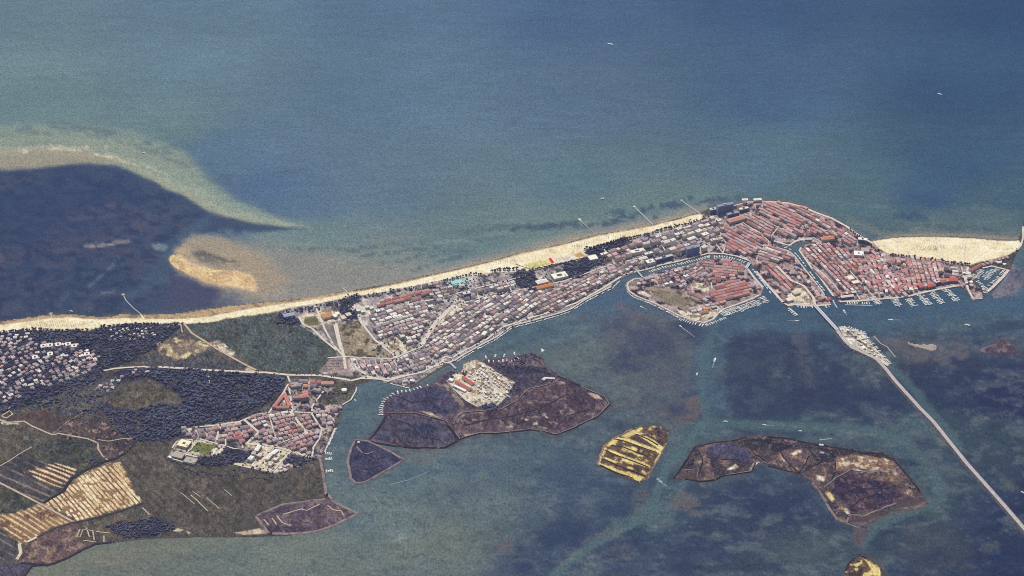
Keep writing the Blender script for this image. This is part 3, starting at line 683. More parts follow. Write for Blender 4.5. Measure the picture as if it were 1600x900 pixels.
# -- beaches
INN = [(1597,383),(1590,391),(1575,399),(1550,406),(1525,411),(1517,415),(1500,412),(1450,405),(1420,401),(1385,396),(1366,384),(1360,380)]
sheet('beach', [(1360,377)] + [(1400,371.5),(1437,370),(1475,370.5),(1525,373),(1562,376.5),(1592,376)] + INN, G_SAND, 0.95, 1.0, 20, 40)
BIN = [(-260,527),(0,522),(30,518),(75,517),(140,517),(162,512),(212,507),(250,507),(287,506),(325,505),(362,497),(400,492),(430,488),(450,482),(495,475),(545,465),(600,457),(632,450),(695,438),(725,433),(775,426),(830,424),(915,405),(930,388),(975,377),(1015,364),(1075,352),(1095,345),(1100,336)]
sheet('damp_sand', [(-260,506.5),(-100,504.5),(0,502.5),(40,496.5),(75,491.7),(110,490.7),(155,495.7),(190,491.7),(225,491.7),(262,491.7),(290,488.7),(325,482.7),(362,477.7),(400,473.7),(440,469.7),(480,464.7),(520,458.7),(560,452.7),(610,443.7),(675,428.7),(742,413.7),(805,396.7),(880,380.7),(930,367.7),(1017,351.7),(1092,332.7)] + BIN[::-1], G_WETSAND, 0.95, 1.5, 18, 40)
sheet('beach', [(-260,511),(-100,509),(0,508),(40,503),(75,498),(110,496),(155,500),(190,497),(225,498),(262,499),(290,498),(325,495),(362,488),(400,481),(440,475),(480,470),(520,463),(560,456),(610,447),(675,431.5),(742,416.5),(805,399.5),(880,383),(930,370),(1017,354),(1092,335)] + BIN[::-1], G_SAND, 1.15, 2.0, 18, 40)
sheet('sandspit', A0 if False else T(0, 225, (1060,710),(1085,690),(1115,715),(1160,745),(1180,770),(1260,790),(1400,790),(1500,800),(1560,830),(1590,870),(1580,905),(1500,900),(1440,890),(1380,870),(1290,860),(1200,825),(1110,780),(1065,745)), gmat('spit_sand', (228,202,160), (212,182,142), .02, .1, (190,164,130), .04, .6), 0.4, 3, 12, 25, skirt=-1)

# -- left: pine wood resort, woods, meadows, fields
WOODF = [(-260,527),(0,521),(30,517),(75,516),(140,516.5),(162,511),(212,506),(250,506.5),(287,505),(280,512),(262,530),(245,545),(215,558),(195,570),(165,577),(160,590),(130,602),(100,612),(60,628),(15,642),(-100,660),(-260,690)]
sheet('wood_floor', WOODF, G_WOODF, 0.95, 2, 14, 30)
sheet('meadow', [(290,507),(325,505),(362,497),(400,492),(430,489),(455,500),(480,515),(505,532),(524,548),(527,556),(515,566),(498,581),(470,582),(440,581),(405,578),(385,564),(360,546),(330,532),(305,518)], G_MEAD, 0.95, 2, 14, 30)
sheet('meadow', [(262,530),(285,511),(300,520),(330,538),(360,555),(385,570),(400,577),(370,577),(330,575),(250,571),(195,570),(215,558),(245,545)], G_SCRUB, 0.95, 2, 14, 30, seed=2)
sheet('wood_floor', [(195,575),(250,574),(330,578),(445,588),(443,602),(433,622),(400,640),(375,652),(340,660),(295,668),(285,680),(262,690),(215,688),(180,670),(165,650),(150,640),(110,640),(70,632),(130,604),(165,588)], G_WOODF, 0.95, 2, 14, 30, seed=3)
sheet('meadow', A1((660,680),(720,640),(800,590),(900,560),(980,590),(1080,650),(1140,690),(1140,750),(1080,800),(960,780),(800,760),(700,740)), G_MEAD2, 1.15, 4, 12, 25)
sheet('scrub', A1((0,745),(80,735),(160,720),(300,700),(420,620),(560,560),(700,570),(780,620),(680,680),(640,760),(560,800),(420,800),(240,760),(130,790),(60,790)), G_SCRUB, 1.15, 3, 12, 25)
sheet('field', A1((60,800),(240,760),(380,800),(420,830),(330,890),(260,890),(160,835),(80,845)), gmat('red_brown_field', (99,87,88), (90,81,86), .02, .2), 1.35, 2, 14, 30)
sheet('field', A1((0,860),(80,845),(160,840),(290,900),(240,960),(120,1040),(0,1115),(-260,1160),(-260,880)), G_MEAD2, 1.35, 2, 14, 30, seed=4)
sheet('scrub', A1((330,890),(430,830),(520,790),(620,800),(740,890),(840,950),(820,1010),(690,1080),(560,1010),(400,960)), gmat('brown_scrub', (99,89,91), (80,76,84), .02, .3, (150,128,122), .05, .66), 1.35, 3, 12, 25)
sheet('field', A2((60,190),(220,100),(320,60),(560,40),(610,130),(660,180),(540,240),(440,285),(280,200),(120,130)), G_GREENF, 1.35, 2, 14, 30, seed=5)
sheet('field', A2((0,210),(60,190),(120,140),(280,200),(440,285),(400,370),(260,440),(0,320),(-260,200),(-260,320)), G_GREYF, 1.55, 2, 14, 30)
sheet('field', A2((160,250),(350,195),(480,225),(440,290),(380,350),(270,320)), gmat('striped_field', (112,90,84), (96,80,82), .02, .2, None, .05, .6, ((lambda a, b2: atan2(b2[1] - a[1], b2[0] - a[0]))(G(55,735), G(100,752)), 20.0, (230,206,172), .52, .60)), 1.75, 2, 12, 25)
sheet('field', A2((0,325),(250,450),(140,500),(40,530),(0,520),(-260,480),(-260,200)), G_GREENF, 1.75, 2, 14, 30, seed=6)
sheet('field', A2((0,520),(140,495),(270,440),(460,560),(330,600),(230,655),(160,690),(120,700),(0,600),(-260,620),(-260,500)), G_STRIPE2, 1.75, 2, 14, 30)
sheet('field', A2((270,440),(400,380),(430,330),(520,260),(660,205),(760,190),(860,400),(900,435),(760,480),(600,530),(480,555)), G_STRIPE, 1.95, 2, 12, 25)
sheet('field', A2((480,560),(760,490),(900,440),(960,520),(880,540),(660,590),(560,620),(500,600)), G_MEAD2, 1.75, 2, 14, 30, seed=7)
sheet('wood_floor', A2((660,590),(760,560),(850,560),(950,530),(1060,545),(1100,580),(1090,605),(1000,640),(940,660),(800,665),(720,640)), G_WOODF, 1.95, 4, 10, 20)
sheet('marsh', A2((140,720),(240,660),(460,570),(500,610),(480,680),(580,700),(500,740),(380,800),(300,830),(130,810)), G_MARSHR, 1.75, 3, 12, 25)
sheet('marsh', A2((0,610),(120,700),(110,800),(-20,810),(-260,830),(-260,640)), G_GREYF, 1.95, 2, 14, 30, seed=8)
sheet('marsh', A2((-260,810),(0,815),(300,835),(200,835),(150,900),(0,1140),(-260,1300)), G_MARSHB, 1.55, 3, 14, 30, seed=9)
sheet('field', [(215,690),(262,692),(268,722),(330,738),(430,748),(498,728),(504,740),(510,772),(508,780),(440,788),(400,804),(405,825),(330,834),(270,833),(235,800),(222,785),(190,725),(180,718)], G_FIELD, 1.15, 3, 14, 30, seed=10)
for k_, (p0, p1) in enumerate([((298,774),(325,799)),((322,778),(342,795)),((282,770),(304,788)),((301,768),(313,777)),((350,765),(362,775))]):
    road('path', [p0, ((p0[0]+p1[0])/2+.5, (p0[1]+p1[1])/2), p1], 2.5 if k_ else 3.5, G_TRACK, 1.4, 1.5)
# sandy clearings beside the track
sheet('sandy_clearing', A1((960,360),(1070,320),(1200,325),(1290,345),(1330,365),(1270,405),(1180,430),(1110,455),(1060,440),(1010,420),(985,395)), gmat('sandy_clearing', (214,200,160), (150,132,118), .03, .2, (120,108,104), .05, .55), 1.35, 6, 8, 18)
sheet('sandy_clearing', A1((1290,345),(1350,330),(1400,345),(1430,385),(1480,405),(1465,435),(1440,425),(1380,390)), G_CREAM, 1.35, 3, 10, 20)
sheet('sandy_clearing', A1((500,280),(330,290),(320,340),(440,335),(470,300)), gmat('bare_soil', (124,106,110), (100,88,100), .03, .2), 1.35, 4, 10, 20)

# -- fenced marsh cell at the water's edge
CELL = [(400,808),(440,788),(508,780),(520,781),(550,799),(558,803),(525,820),(495,830),(450,836),(420,834)]
sheet('marsh', CELL, G_MARSHP, 1.35, 2, 12, 25)
bank([(420,834),(399,807),(440,789),(460,786),(508,780)], 11, 2.2, G_DYKEP, z0=.5)
bank([(518,782),(550,799),(559,803),(525,820),(495,830),(470,834),(425,834)], 12, 2.2, G_DYKEP, z0=.5)
for p in (VZ((0,0)), ): pass
for P in ([(442,804),(470,796),(480,798),(500,788)],[(512,790),(520,797),(533,799),(537,806)],[(425,810),(432,820)],[(433,807),(441,817),(455,822)],[(412,812),(420,821)]):
    road('path', P, 4, G_TRACK, 1.6, 2)
sheet('shingle_bank', [(365,833),(390,829),(405,826),(420,832),(418,834),(380,836)], G_TRACK, 1.5, 3, 8, 14)
sheet('shingle_bank', A2((1080,620),(1110,600),(1150,615),(1120,625)), G_TRACK, 1.5, 2, 8, 14)
sheet('shingle_bank', A2((1165,620),(1195,630),(1180,640)), G_TRACK, 1.5, 2, 8, 14)

# -- the village
VILL = VZ((205,480),(300,470),(450,450),(600,435),(720,380),(800,370),(900,240),(940,130),(1100,140),(1260,160),(1300,150),(1390,170),(1410,210),(1380,290),(1310,325),(1300,370),(1240,480),(1180,660),(1150,700),(1090,690),(1010,760),(960,770),(850,800),(720,775),(560,735),(430,720),(270,745),(190,720),(95,695),(130,620),(180,560))
sheet('village_ground', VILL, gmat('village_ground', (188,172,168), (128,116,118), .03, .22, (76,74,88), .04, .56), 1.35, 1.5, 12, 25)
sheet('grass_plot', VZ((1060,140),(1390,170),(1415,210),(1390,285),(1320,325),(1180,320),(1140,320),(1260,200)), gmat('park_grass', (112,108,100), (96,94,94), .03, .2, (84,84,86), .04, .58), 1.55, 2, 12, 25)
sheet('gravel_yard', VZ((640,590),(800,600),(860,625),(1000,650),(1080,690),(960,760),(830,795),(700,770),(560,735),(700,700),(760,650),(640,620)), G_CREAM, 1.6, 2, 12, 25)
sheet('wood_floor', VZ((500,625),(620,640),(680,640),(700,690),(640,720),(540,730),(450,760),(330,740),(290,690),(380,680),(460,660)), G_WOODF, 1.65, 2, 12, 25, seed=12)
sheet('wood_floor', VZ((940,660),(1010,680),(1080,700),(1100,690),(1060,720),(990,760),(960,740),(900,740)), G_WOODF, 1.75, 2, 12, 25, seed=13)
sheet('sports_ground', VZ((180,560),(280,560),(500,610),(470,660),(380,690),(240,655),(150,640),(125,620)), G_CREAM, 1.6, 1, 12, 25)
sheet('sports_pitch', VZ((298,580),(438,604),(380,668),(246,645)), G_TURF, 1.8)
sheet('quay_strip', VZ((1150,700),(1180,660),(1240,480),(1270,480),(1200,680),(1170,720)), gmat('quay_strip', (128,112,110), (110,98,102), .03, .2), 1.6, 1, 12, 25)
# -- ground between village and town
sheet('town_ground', [(430,489),(450,482),(495,475),(545,465),(600,457),(632,450),(695,438),(725,433),(775,426),(830,424),(915,404),(918,390),(940,383),(975,376),(1015,363),(1075,352),(1095,345),(1112,330),(1128,323),(1145,321),(1140,345),(1130,375),(1105,398),(1082,404),(1057,411),(1033,416),(1012,422),(989,427),(975,433),(960,441),(952,449),(933,459),(913,469),(890,484),(873,490),(848,497),(825,504),(798,510),(773,528),(748,541),(723,555),(708,565),(695,571),(673,583),(650,598),(640,604),(620,602),(598,595),(560,589),(500,584),(498,581),(515,566),(527,556),(524,548),(505,532),(480,515),(455,500)], G_TOWN, 1.15, .6, 20, 25)
sheet('old_town_ground', [(1112,331),(1128,323.5),(1145,320.5),(1159,318),(1177,314),(1190,313.5),(1211,314.5),(1234,317),(1255,323),(1274,331),(1299,340),(1323,353),(1336,363),(1352,373),(1364,378),(1372,388),(1385,396),(1420,401),(1450,405),(1500,412),(1517,416),(1524,433),(1518,442),(1531,450),(1537,464),(1520,470),(1509,452)] + QUAYS + CANAL + HARB[:11] + [(1106,399),(1130,375),(1140,345)], G_OLD, 1.35, .5, 20, 25)
sheet('dry_field', TZ((520,390),(700,360),(720,380),(830,520),(980,640),(900,655),(640,640),(590,620),(560,500)), G_DRYG, 1.4, 1, 14, 30)
sheet('gravel_yard', TZ((230,320),(380,290),(410,260),(560,290),(570,350),(430,390),(330,410),(270,380)), G_CREAM, 1.4, 1, 14, 30)
sheet('grass_plot', TZ((280,330),(370,320),(400,390),(310,400),(270,370)), gmat('mown_grass', (122,118,96), (108,104,92), .03, .15), 1.6, 1, 14, 30)
sheet('car_park', TZ((390,400),(430,390),(510,390),(550,580),(530,600),(500,560)), G_ASPH, 1.5)
sheet('car_park', TZ((395,745),(480,655),(600,640),(640,740),(600,760)), gmat('car_park', (172,152,146), (142,126,126), .05, .15), 1.5)
sheet('gravel_yard', TZ((860,520),(1000,490),(1080,550),(1140,580),(1000,630),(960,600)), G_CREAM, 1.5, 2, 12, 25)
sheet('gravel_yard', TZ((620,235),(700,230),(820,280),(830,310),(720,330),(700,280)), G_PAVE, 1.5, 2, 12, 25)
sheet('boulevard_verge', UZ((60,720),(120,660),(200,570),(280,530),(350,490),(380,500),(270,580),(200,650),(130,720),(80,760)), G_CREAM, 1.5, 2, 12, 25)
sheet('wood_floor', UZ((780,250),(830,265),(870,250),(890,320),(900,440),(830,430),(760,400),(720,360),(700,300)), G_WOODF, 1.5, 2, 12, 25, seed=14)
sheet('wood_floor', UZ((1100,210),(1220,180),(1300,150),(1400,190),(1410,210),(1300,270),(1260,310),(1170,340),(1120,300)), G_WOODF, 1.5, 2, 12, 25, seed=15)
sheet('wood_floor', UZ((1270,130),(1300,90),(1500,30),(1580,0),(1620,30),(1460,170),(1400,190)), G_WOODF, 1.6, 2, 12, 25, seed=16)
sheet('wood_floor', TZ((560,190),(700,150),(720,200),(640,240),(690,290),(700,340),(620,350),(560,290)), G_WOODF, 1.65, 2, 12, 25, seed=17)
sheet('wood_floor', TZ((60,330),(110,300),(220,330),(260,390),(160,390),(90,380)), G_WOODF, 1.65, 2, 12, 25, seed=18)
# bathing establishment on the beach
for P_, m_ in (((UZ((795,220),(900,195),(925,240),(835,262))), gmat('bathing_lawn', (206,200,140), (190,184,126), .05, .15)), (UZ((905,195),(985,175),(1010,215),(930,240)), gmat('bathing_terrace', (222,208,150), (196,184,120), .06, .2)),
               (UZ((1030,170),(1180,140),(1190,170),(1060,205)), G_PAVE), (UZ((1180,140),(1235,120),(1275,150),(1210,165)), gmat('clay_court', (206,160,120), (190,148,116), .06, .15))):
    sheet('bathing_terrace', P_, m_, 1.5)
sheet('swimming_pool', UZ((185,350),(320,325),(360,335),(370,360),(250,390),(200,385)), gmat('pool_water', (170,212,206), (150,196,196), .06, .1), 1.7, 1.5, 10, 15)

# -- islet inside the canal ring
ISL = [(1004,434),(990,436),(981,441),(978,447),(981,456),(992,464),(1008,470),(1025,477),(1045,487),(1062,496),(1082,503),(1100,507),(1116,500.5),(1123,491),(1132,484.5),(1155,476.5),(1176,468.5),(1188,462.5),(1192,451),(1178,434),(1164,415),(1139,405.5),(1114,404.5),(1093,408.5),(1074,416),(1049,421),(1025,427)]
sheet('islet_ground', ISL, G_OLD, 1.3, .8, 18, 25, skirt=-2.5)
sheet('dry_field', IZ((290,440),(380,400),(440,440),(560,450),(640,470),(760,560),(840,570),(660,640),(590,610),(500,560),(380,520),(300,470)), G_DRYG, 1.6, 2, 12, 25)
sheet('sports_pitch', IZ((370,490),(430,455),(520,460),(600,485),(660,525),(680,570),(640,605),(560,600),(470,570),(400,530)), gmat('worn_turf', (142,133,120), (130,122,114), .04, .15), 1.8, 1, 10, 25)
sheet('gravel_yard', IZ((720,390),(840,385),(910,430),(910,480),(860,470),(740,420)), G_CREAM, 1.7, 1, 12, 20)
sheet('gravel_yard', IZ((215,470),(280,465),(360,510),(340,525),(230,490)), G_PAVE, 1.7, 1, 12, 20)
sheet('quay_strip', IZ((600,640),(660,655),(780,680),(1000,610),(1010,640),(960,700),(870,740),(760,740),(640,690)), G_CREAM, 1.7, 1, 12, 20)
# -- marsh islands and lagoon islands
EIS = EZ((600,160),(520,230),(400,270),(300,280),(230,330),(215,400),(240,430),(220,470),(190,490),(170,530),(130,560),(200,588),(300,602),(400,612),(590,612),(670,570),(690,555),(800,522),(900,525),(1000,517),(1100,502),(1250,535),(1350,497),(1500,420),(1580,350),(1540,300),(1400,240),(1260,170),(1190,130),(1165,60),(1100,45),(1000,65),(850,90),(780,80),(700,110),(690,150),(640,170))
sheet('marsh_island', EIS, G_MARSHP, 0.6, 2.5, 14, 30, skirt=-2.5)
sheet('marsh', EZ((270,290),(400,275),(500,240),(560,235),(600,260),(640,320),(680,370),(600,420),(480,390),(300,390),(240,380)), G_MARSHB, .85, 2, 14, 30)
sheet('marsh', EZ((250,430),(330,415),(450,425),(560,455),(610,480),(650,540),(660,565),(590,600),(400,600),(300,560),(180,560),(210,490)), gmat('flooded_marsh', (86,82,98), (70,74,96), .014, .25, (92,90,112), .03, .62), .85, 2, 14, 30, seed=2)
sheet('scrub', EZ((840,150),(1000,130),(1180,130),(1240,190),(1180,230),(1060,260),(900,380),(820,370),(950,300),(1020,240),(960,190)), gmat('marsh_scrub', (84,80,96), (70,70,92), .02, .3), .85, 2, 14, 30)
sheet('marsh', EZ((640,420),(720,380),(900,390),(1000,340),(1100,270),(1250,230),(1400,260),(1520,310),(1550,350),(1470,420),(1340,480),(1240,515),(1100,480),(900,505),(720,520),(660,500)), gmat('purple_marsh', (100,87,96), (82,74,88), .02, .26, (126,112,114), .03, .64), 1.05, 2, 14, 30)
CAMP = EZ((700,110),(780,80),(830,110),(930,180),(1010,220),(960,300),(900,365),(820,350),(790,370),(720,330),(650,260),(600,210),(640,175),(690,150))
sheet('gravel_yard', CAMP, G_CREAM, 1.1, 1, 14, 25)
sheet('path', EZ((520,225),(600,230),(660,290),(700,350),(690,365),(640,310),(590,255)), G_DRYG, 1.25, 1, 12, 20)
sheet('mud_patch', EZ((640,430),(700,385),(830,385),(820,400),(720,410),(670,450)), gmat('pale_mud', (150,138,132), (116,104,112), .05, .2), 1.3, 3, 8, 15)
for P in (((1440,280),(1500,290),(1530,320),(1480,315)),((1040,430),(1090,440),(1080,450)),((1170,400),(1205,430),(1195,435)),((1110,470),(1140,450),(1145,475)),((1140,485),(1200,490),(1200,498)),((700,530),(800,520),(790,530),(720,545)),((940,490),(1000,475),(990,490)),((850,520),(890,525),(860,530)),((1270,215),(1310,220),(1300,230)),((440,390),(510,400),(560,430),(500,415))):
    sheet('mud_patch', EZ(*P), G_TRACK, 1.35, 3, 6, 12)
bank(EZ((240,400),(270,400),(320,405),(430,405),(520,430),(600,450),(640,500),(680,560)), 13, 2.2, G_DYKE)
bank(EZ((640,470),(660,430),(700,400),(830,390),(930,380),(1020,330),(1090,260),(1200,235),(1270,180)), 9, 1.8, G_DYKE)
bank(EZ((1270,185),(1400,245),(1540,305),(1570,350),(1500,420),(1350,492),(1250,530),(1180,510),(1100,500),(900,522),(800,520),(690,552)), 12, 2.2, G_DYKE)
bank(EZ((240,420),(200,490),(175,530),(140,560)), 11, 2.2, G_DYKE)
bank(EZ((150,575),(300,600),(400,608),(590,608),(665,568),(640,520),(600,470)), 12, 2.0, G_DYKE)
bank(EZ((290,520),(330,570),(380,605)), 7, 1.2, G_DYKE)
bank(EZ((620,235),(660,290),(705,360)), 8, 1.4, G_DYKEP)
FAN = EZ((60,560),(30,620),(15,690),(30,790),(65,820),(120,810),(250,740),(345,680),(280,640),(200,600),(130,570))
sheet('marsh_island', FAN, gmat('fan_marsh', (75,75,97), (65,69,94), .014, .22, (84,82,108), .03, .63), .7, 1, 14, 30, skirt=-2.5)
bank(FAN, 11, 2.0, G_DYKEP, closed=True)
road('path', EZ((65,600),(100,640),(130,645),(165,630)), 4, G_DYKEP, 1.0, 2)
sheet('path', EZ((80,540),(160,560),(300,600),(310,625),(200,590),(90,560)), G_SHOAL, .9, 2, 10, 20)
YIS = YZ((145,380),(165,310),(190,250),(260,200),(350,150),(450,120),(560,110),(640,150),(630,210),(615,270),(570,350),(520,430),(500,480),(440,505),(300,450))
sheet('island', YIS, G_YISL, .8, 1.5, 12, 25, skirt=-2.5)
def yband(*p): sheet('flowering_grass', YZ(*p), G_YELL, 1.1, 4, 7, 12)
yband((148,368),(205,385),(300,422),(400,448),(475,472),(445,503),(300,452),(146,396))
yband((188,328),(225,338),(285,366),(278,376),(225,358),(186,338)); yband((318,342),(375,352),(405,378),(396,388),(350,370),(320,352)); yband((352,396),(400,404),(396,418),(356,412))
yband((222,276),(260,286),(340,322),(430,352),(518,392),(512,408),(420,380),(330,346),(225,290)); yband((195,265),(212,262),(215,280),(190,322),(178,320)); yband((168,318),(182,322),(166,372),(150,370))
yband((208,250),(250,212),(292,192),(310,200),(262,240),(225,262)); yband((312,186),(380,150),(450,120),(468,132),(430,165),(352,200)); yband((300,196),(360,202),(440,232),(520,262),(592,292),(584,308),(500,282),(420,250),(310,218))
yband((428,180),(490,186),(545,216),(604,262),(618,258),(610,286),(590,292),(540,252),(480,212)); yband((590,294),(602,300),(572,348),(548,378),(540,368),(566,330)); yband((420,168),(450,160),(470,170),(440,180)); yband((385,290),(430,310),(470,322),(462,332),(400,312))
sheet('flowering_grass', [(YZ((cos(a) * 55 + 372, sin(a) * 20 + 278))[0]) for a in [i * pi / 10 for i in range(20)]], G_YELL, 1.3)
bank(YZ((150,385),(170,310),(195,250),(260,203),(350,155),(450,125)), 7, 1.8, G_DYKEP); bank(YZ((610,270),(570,345),(525,420),(500,478),(445,500)), 6, 1.6, G_DYKEP)
BIG = [(1051,748),(1062,735),(1076,722),(1077,706),(1086,698),(1114,692),(1147,688),(1165,682),(1200,682),(1262,692),(1312,700),(1350,707),(1380,707),(1400,717),(1412,735),(1437,765),(1447,782),(1430,790),(1400,794),(1375,806),(1352,815),(1325,816),(1307,815),(1300,802),(1285,775),(1267,752),(1245,742),(1215,729),(1188,723),(1177,732),(1170,738),(1136,742),(1114,751),(1093,753),(1071,749)]
sheet('island', BIG, gmat('island_marsh', (98,88,92), (78,74,88), .016, .28, (124,104,106), .035, .6), .7, 2.5, 14, 30, skirt=-2.5)
sheet('marsh', D2((430,280),(520,250),(640,290),(760,330),(850,350),(840,400),(800,440),(640,480),(540,500),(500,470),(450,400),(390,380)), gmat('purple_reeds', (82,73,90), (66,62,84), .02, .25, (100,84,96), .04, .6), 1.0, 3, 12, 25)
sheet('marsh', YZ((900,270),(1030,230),(1110,240),(1230,310),(1200,370),(1000,340),(900,330)), G_MARSHB, 1.0, 3, 12, 25, seed=3)
sheet('dry_grass', D2((430,160),(560,140),(720,160),(800,200),(720,250),(560,230),(430,240),(410,200)), gmat('pale_island_grass', (150,124,108), (122,100,98), .03, .22, (206,186,160), .05, .63), 1.0, 4, 10, 20)
sheet('dry_grass', D2((700,230),(800,230),(830,300),(810,330),(730,300)), gmat('tan_island_grass', (138,116,104), (112,96,96), .03, .22, (196,176,150), .05, .64), 1.2, 4, 10, 20)
sheet('dry_grass', D2((220,270),(330,210),(380,240),(370,300),(300,330),(250,300)), G_MARSHR, 1.2, 3, 10, 20)
sheet('dry_grass', D2((50,130),(200,100),(270,140),(260,200),(200,250),(130,230)), G_MARSHR, 1.0, 3, 10, 20, seed=4)
sheet('dry_grass', YZ((830,330),(860,290),(930,300),(940,430),(870,460),(830,400)), G_MARSHR, 1.2, 3, 10, 20, seed=5)
for P in (D2((440,190),(500,180),(530,200),(450,220)), D2((540,150),(600,155),(590,170)), D2((630,170),(650,190),(630,190)), D2((140,135),(215,105),(210,125),(160,150)), D2((80,155),(110,185),(100,190)), D2((300,270),(360,280),(350,310),(310,300)), D2((455,480),(490,480),(510,515),(495,515)), D2((860,355),(900,370),(870,390)), YZ((1170,230),(1240,270),(1210,280)), YZ((1200,415),(1240,370),(1300,365),(1250,385),(1215,430)), YZ((1040,420),(1110,380),(1130,400),(1080,420)), D2((640,200),(670,195),(650,215)), D2((720,160),(760,180),(740,190)), D2((530,230),(620,250),(580,255))):
    sheet('bare_patch', P, gmat('bare_patch', (196,174,152), (160,140,128), .06, .2) if len(P) < 0 else G_CREAM, 1.45, 2.5, 6, 10)
sheet('bare_patch', D2((360,385),(385,375),(415,420),(400,440)), gmat('lime_patch', (226,208,146), (206,188,132), .06, .1), 1.45, 2, 6, 10)
sheet('shoal', D2((800,440),(880,400),(950,420),(1010,450),(900,490),(800,480)), gmat('brown_shoal', (114,104,104), (100,94,102), .02, .2), .35, 5, 10, 20, skirt=-1)
sheet('shoal', D2((500,560),(560,540),(680,510),(700,525),(620,570),(580,590),(540,580)), gmat('silt_shoal', (112,100,106), (98,90,102), .02, .2), .35, 4, 10, 20, skirt=-1)
G_DITCH = gmat('island_ditch', (74, 66, 70), (62, 56, 66), .05, .2)
for P in (YZ((262,205),(340,222),(440,258),(560,300)), YZ((420,172),(500,206),(570,250)), YZ((200,282),(300,326),(420,368),(505,402)), YZ((165,385),(280,440),(400,480)), YZ((240,250),(330,262),(500,330)), YZ((190,345),(300,395),(420,440),(480,465))): road('ditch', P, 5, G_DITCH, 1.4, 1.5, seg=8)
G_CELL = gmat('dark_reed_cell', (70, 68, 80), (56, 57, 72), .03, .3, (96, 90, 96), .06, .62)
for P in (D2((250,90),(420,112),(410,170),(340,200),(270,160)), D2((0,60),(120,70),(180,95),(60,120),(0,110)), YZ((1110,225),(1200,195),(1330,200),(1420,225),(1400,260),(1260,300),(1180,270)), D2((430,100),(600,130),(740,150),(700,160),(560,140),(430,130)), YZ((740,400),(800,330),(830,270),(860,280),(820,380),(780,440))):
    sheet('reed_cell', P, G_CELL, 1.3)
for P in (D2((60,110),(130,200),(200,262)), D2((260,150),(220,220),(190,262)), YZ((900,330),(1000,345),(1100,350),(1200,380)), YZ((1180,190),(1230,300),(1330,370)), D2((430,250),(500,330),(620,360),(760,350)), D2((520,470),(600,410),(700,390)), YZ((860,300),(880,380),(850,450))):
    road('creek', P, 4, G_CELL, 1.5, 4, seg=8)
for P in (EZ((300,300),(400,340),(500,330),(560,380)), EZ((280,440),(380,470),(450,540),(560,560)), EZ((700,480),(850,440),(1000,420),(1150,380),(1300,300)), EZ((1000,500),(1060,440),(1100,360)), EZ((1250,500),(1320,420),(1450,380)), EZ((100,640),(180,680),(240,660)), EZ((60,720),(140,740),(200,720))):
    road('creek', P, 3.5, G_CELL, 1.5, 5, seg=8)
bank(YZ((680,480),(730,410),(790,320),(825,262),(950,232),(1100,218),(1180,188)), 10, 2, G_DYKE); bank(YZ((760,482),(860,500),(960,488),(1030,455),(1150,440),(1215,430),(1245,370)), 10, 2, G_DYKE)
bank(YZ((740,420),(850,410),(840,470)), 5, 1.2, G_DYKEP)
bank(D2((0,32),(120,40),(250,72),(450,102),(600,132),(720,135)), 12, 2.4, G_DYKE)
bank(D2((1010 - 1000,90),(120,85),(250,100),(330,190),(200,262),(0,212)), 8, 1.6, G_DYKE); bank(D2((330,190),(420,180),(420,250),(400,300),(350,345)), 8, 1.6, G_DYKE)
bank(D2((350,345),(420,290),(520,240),(620,255),(750,240),(820,220)), 8, 1.6, G_DYKEP)
bank(D2((280,320),(340,400),(400,500),(430,552),(490,568),(510,520),(600,525),(720,475),(800,445)), 10, 2, G_DYKEP)
bank(D2((720,140),(790,180),(850,250),(940,360),(950,385)), 10, 2, G_DYKE); bank(D2((490,570),(580,605)), 7, 1.4, G_DYKEP)
ISB = [(1322,890),(1326,880),(1332,875),(1345,867),(1352,872),(1375,886),(1378,905),(1372,925),(1345,935),(1325,925),(1320,905)]
sheet('island', ISB, G_YISL, .7, 2, 10, 20, skirt=-2.5)
for P in (((595,790),(640,815),(690,850),(705,885),(690,900),(650,860),(610,810)), ((535,830),(580,810),(595,820),(550,845)), ((650,860),(700,850),(705,900),(640,900),(610,890)), ((525,855),(565,850),(560,865)), ((600,880),(640,880),(630,960),(560,960))):
    sheet('flowering_grass', D2(*P), G_YELL, 1.1, 3, 6, 10)
bank([(1322,892),(1327,880),(1334,874),(1345,867),(1353,873)], 9, 2, G_DYKE)
sheet('islet', [(1530,547),(1540,542),(1556,536),(1570,529),(1580,538),(1595,555),(1575,556),(1537,552)], gmat('mud_islet', (98,82,94), (82,76,96), .03, .2, (122,110,118), .05, .6), .5, 2, 10, 20, skirt=-1.5)
road('mud_rim', [(1531,547),(1545,542),(1557,538)], 6, G_SHOAL, .75, 2)
sheet('sandbank', KZ((685,270),(720,285),(780,295),(840,295),(890,290),(918,310),(910,335),(880,345),(830,325),(750,310),(700,290)), gmat('shell_sand', (168,160,150), (150,142,142), .03, .12), .4, 3, 8, 15, skirt=-1)
sheet('shoal', MZ((1480,480),(1560,490),(1590,560),(1585,640),(1500,720),(1380,775),(1310,770),(1290,740),(1370,700),(1440,600),(1440,540)), G_SHOAL, .25, 3, 12, 25, skirt=-1)

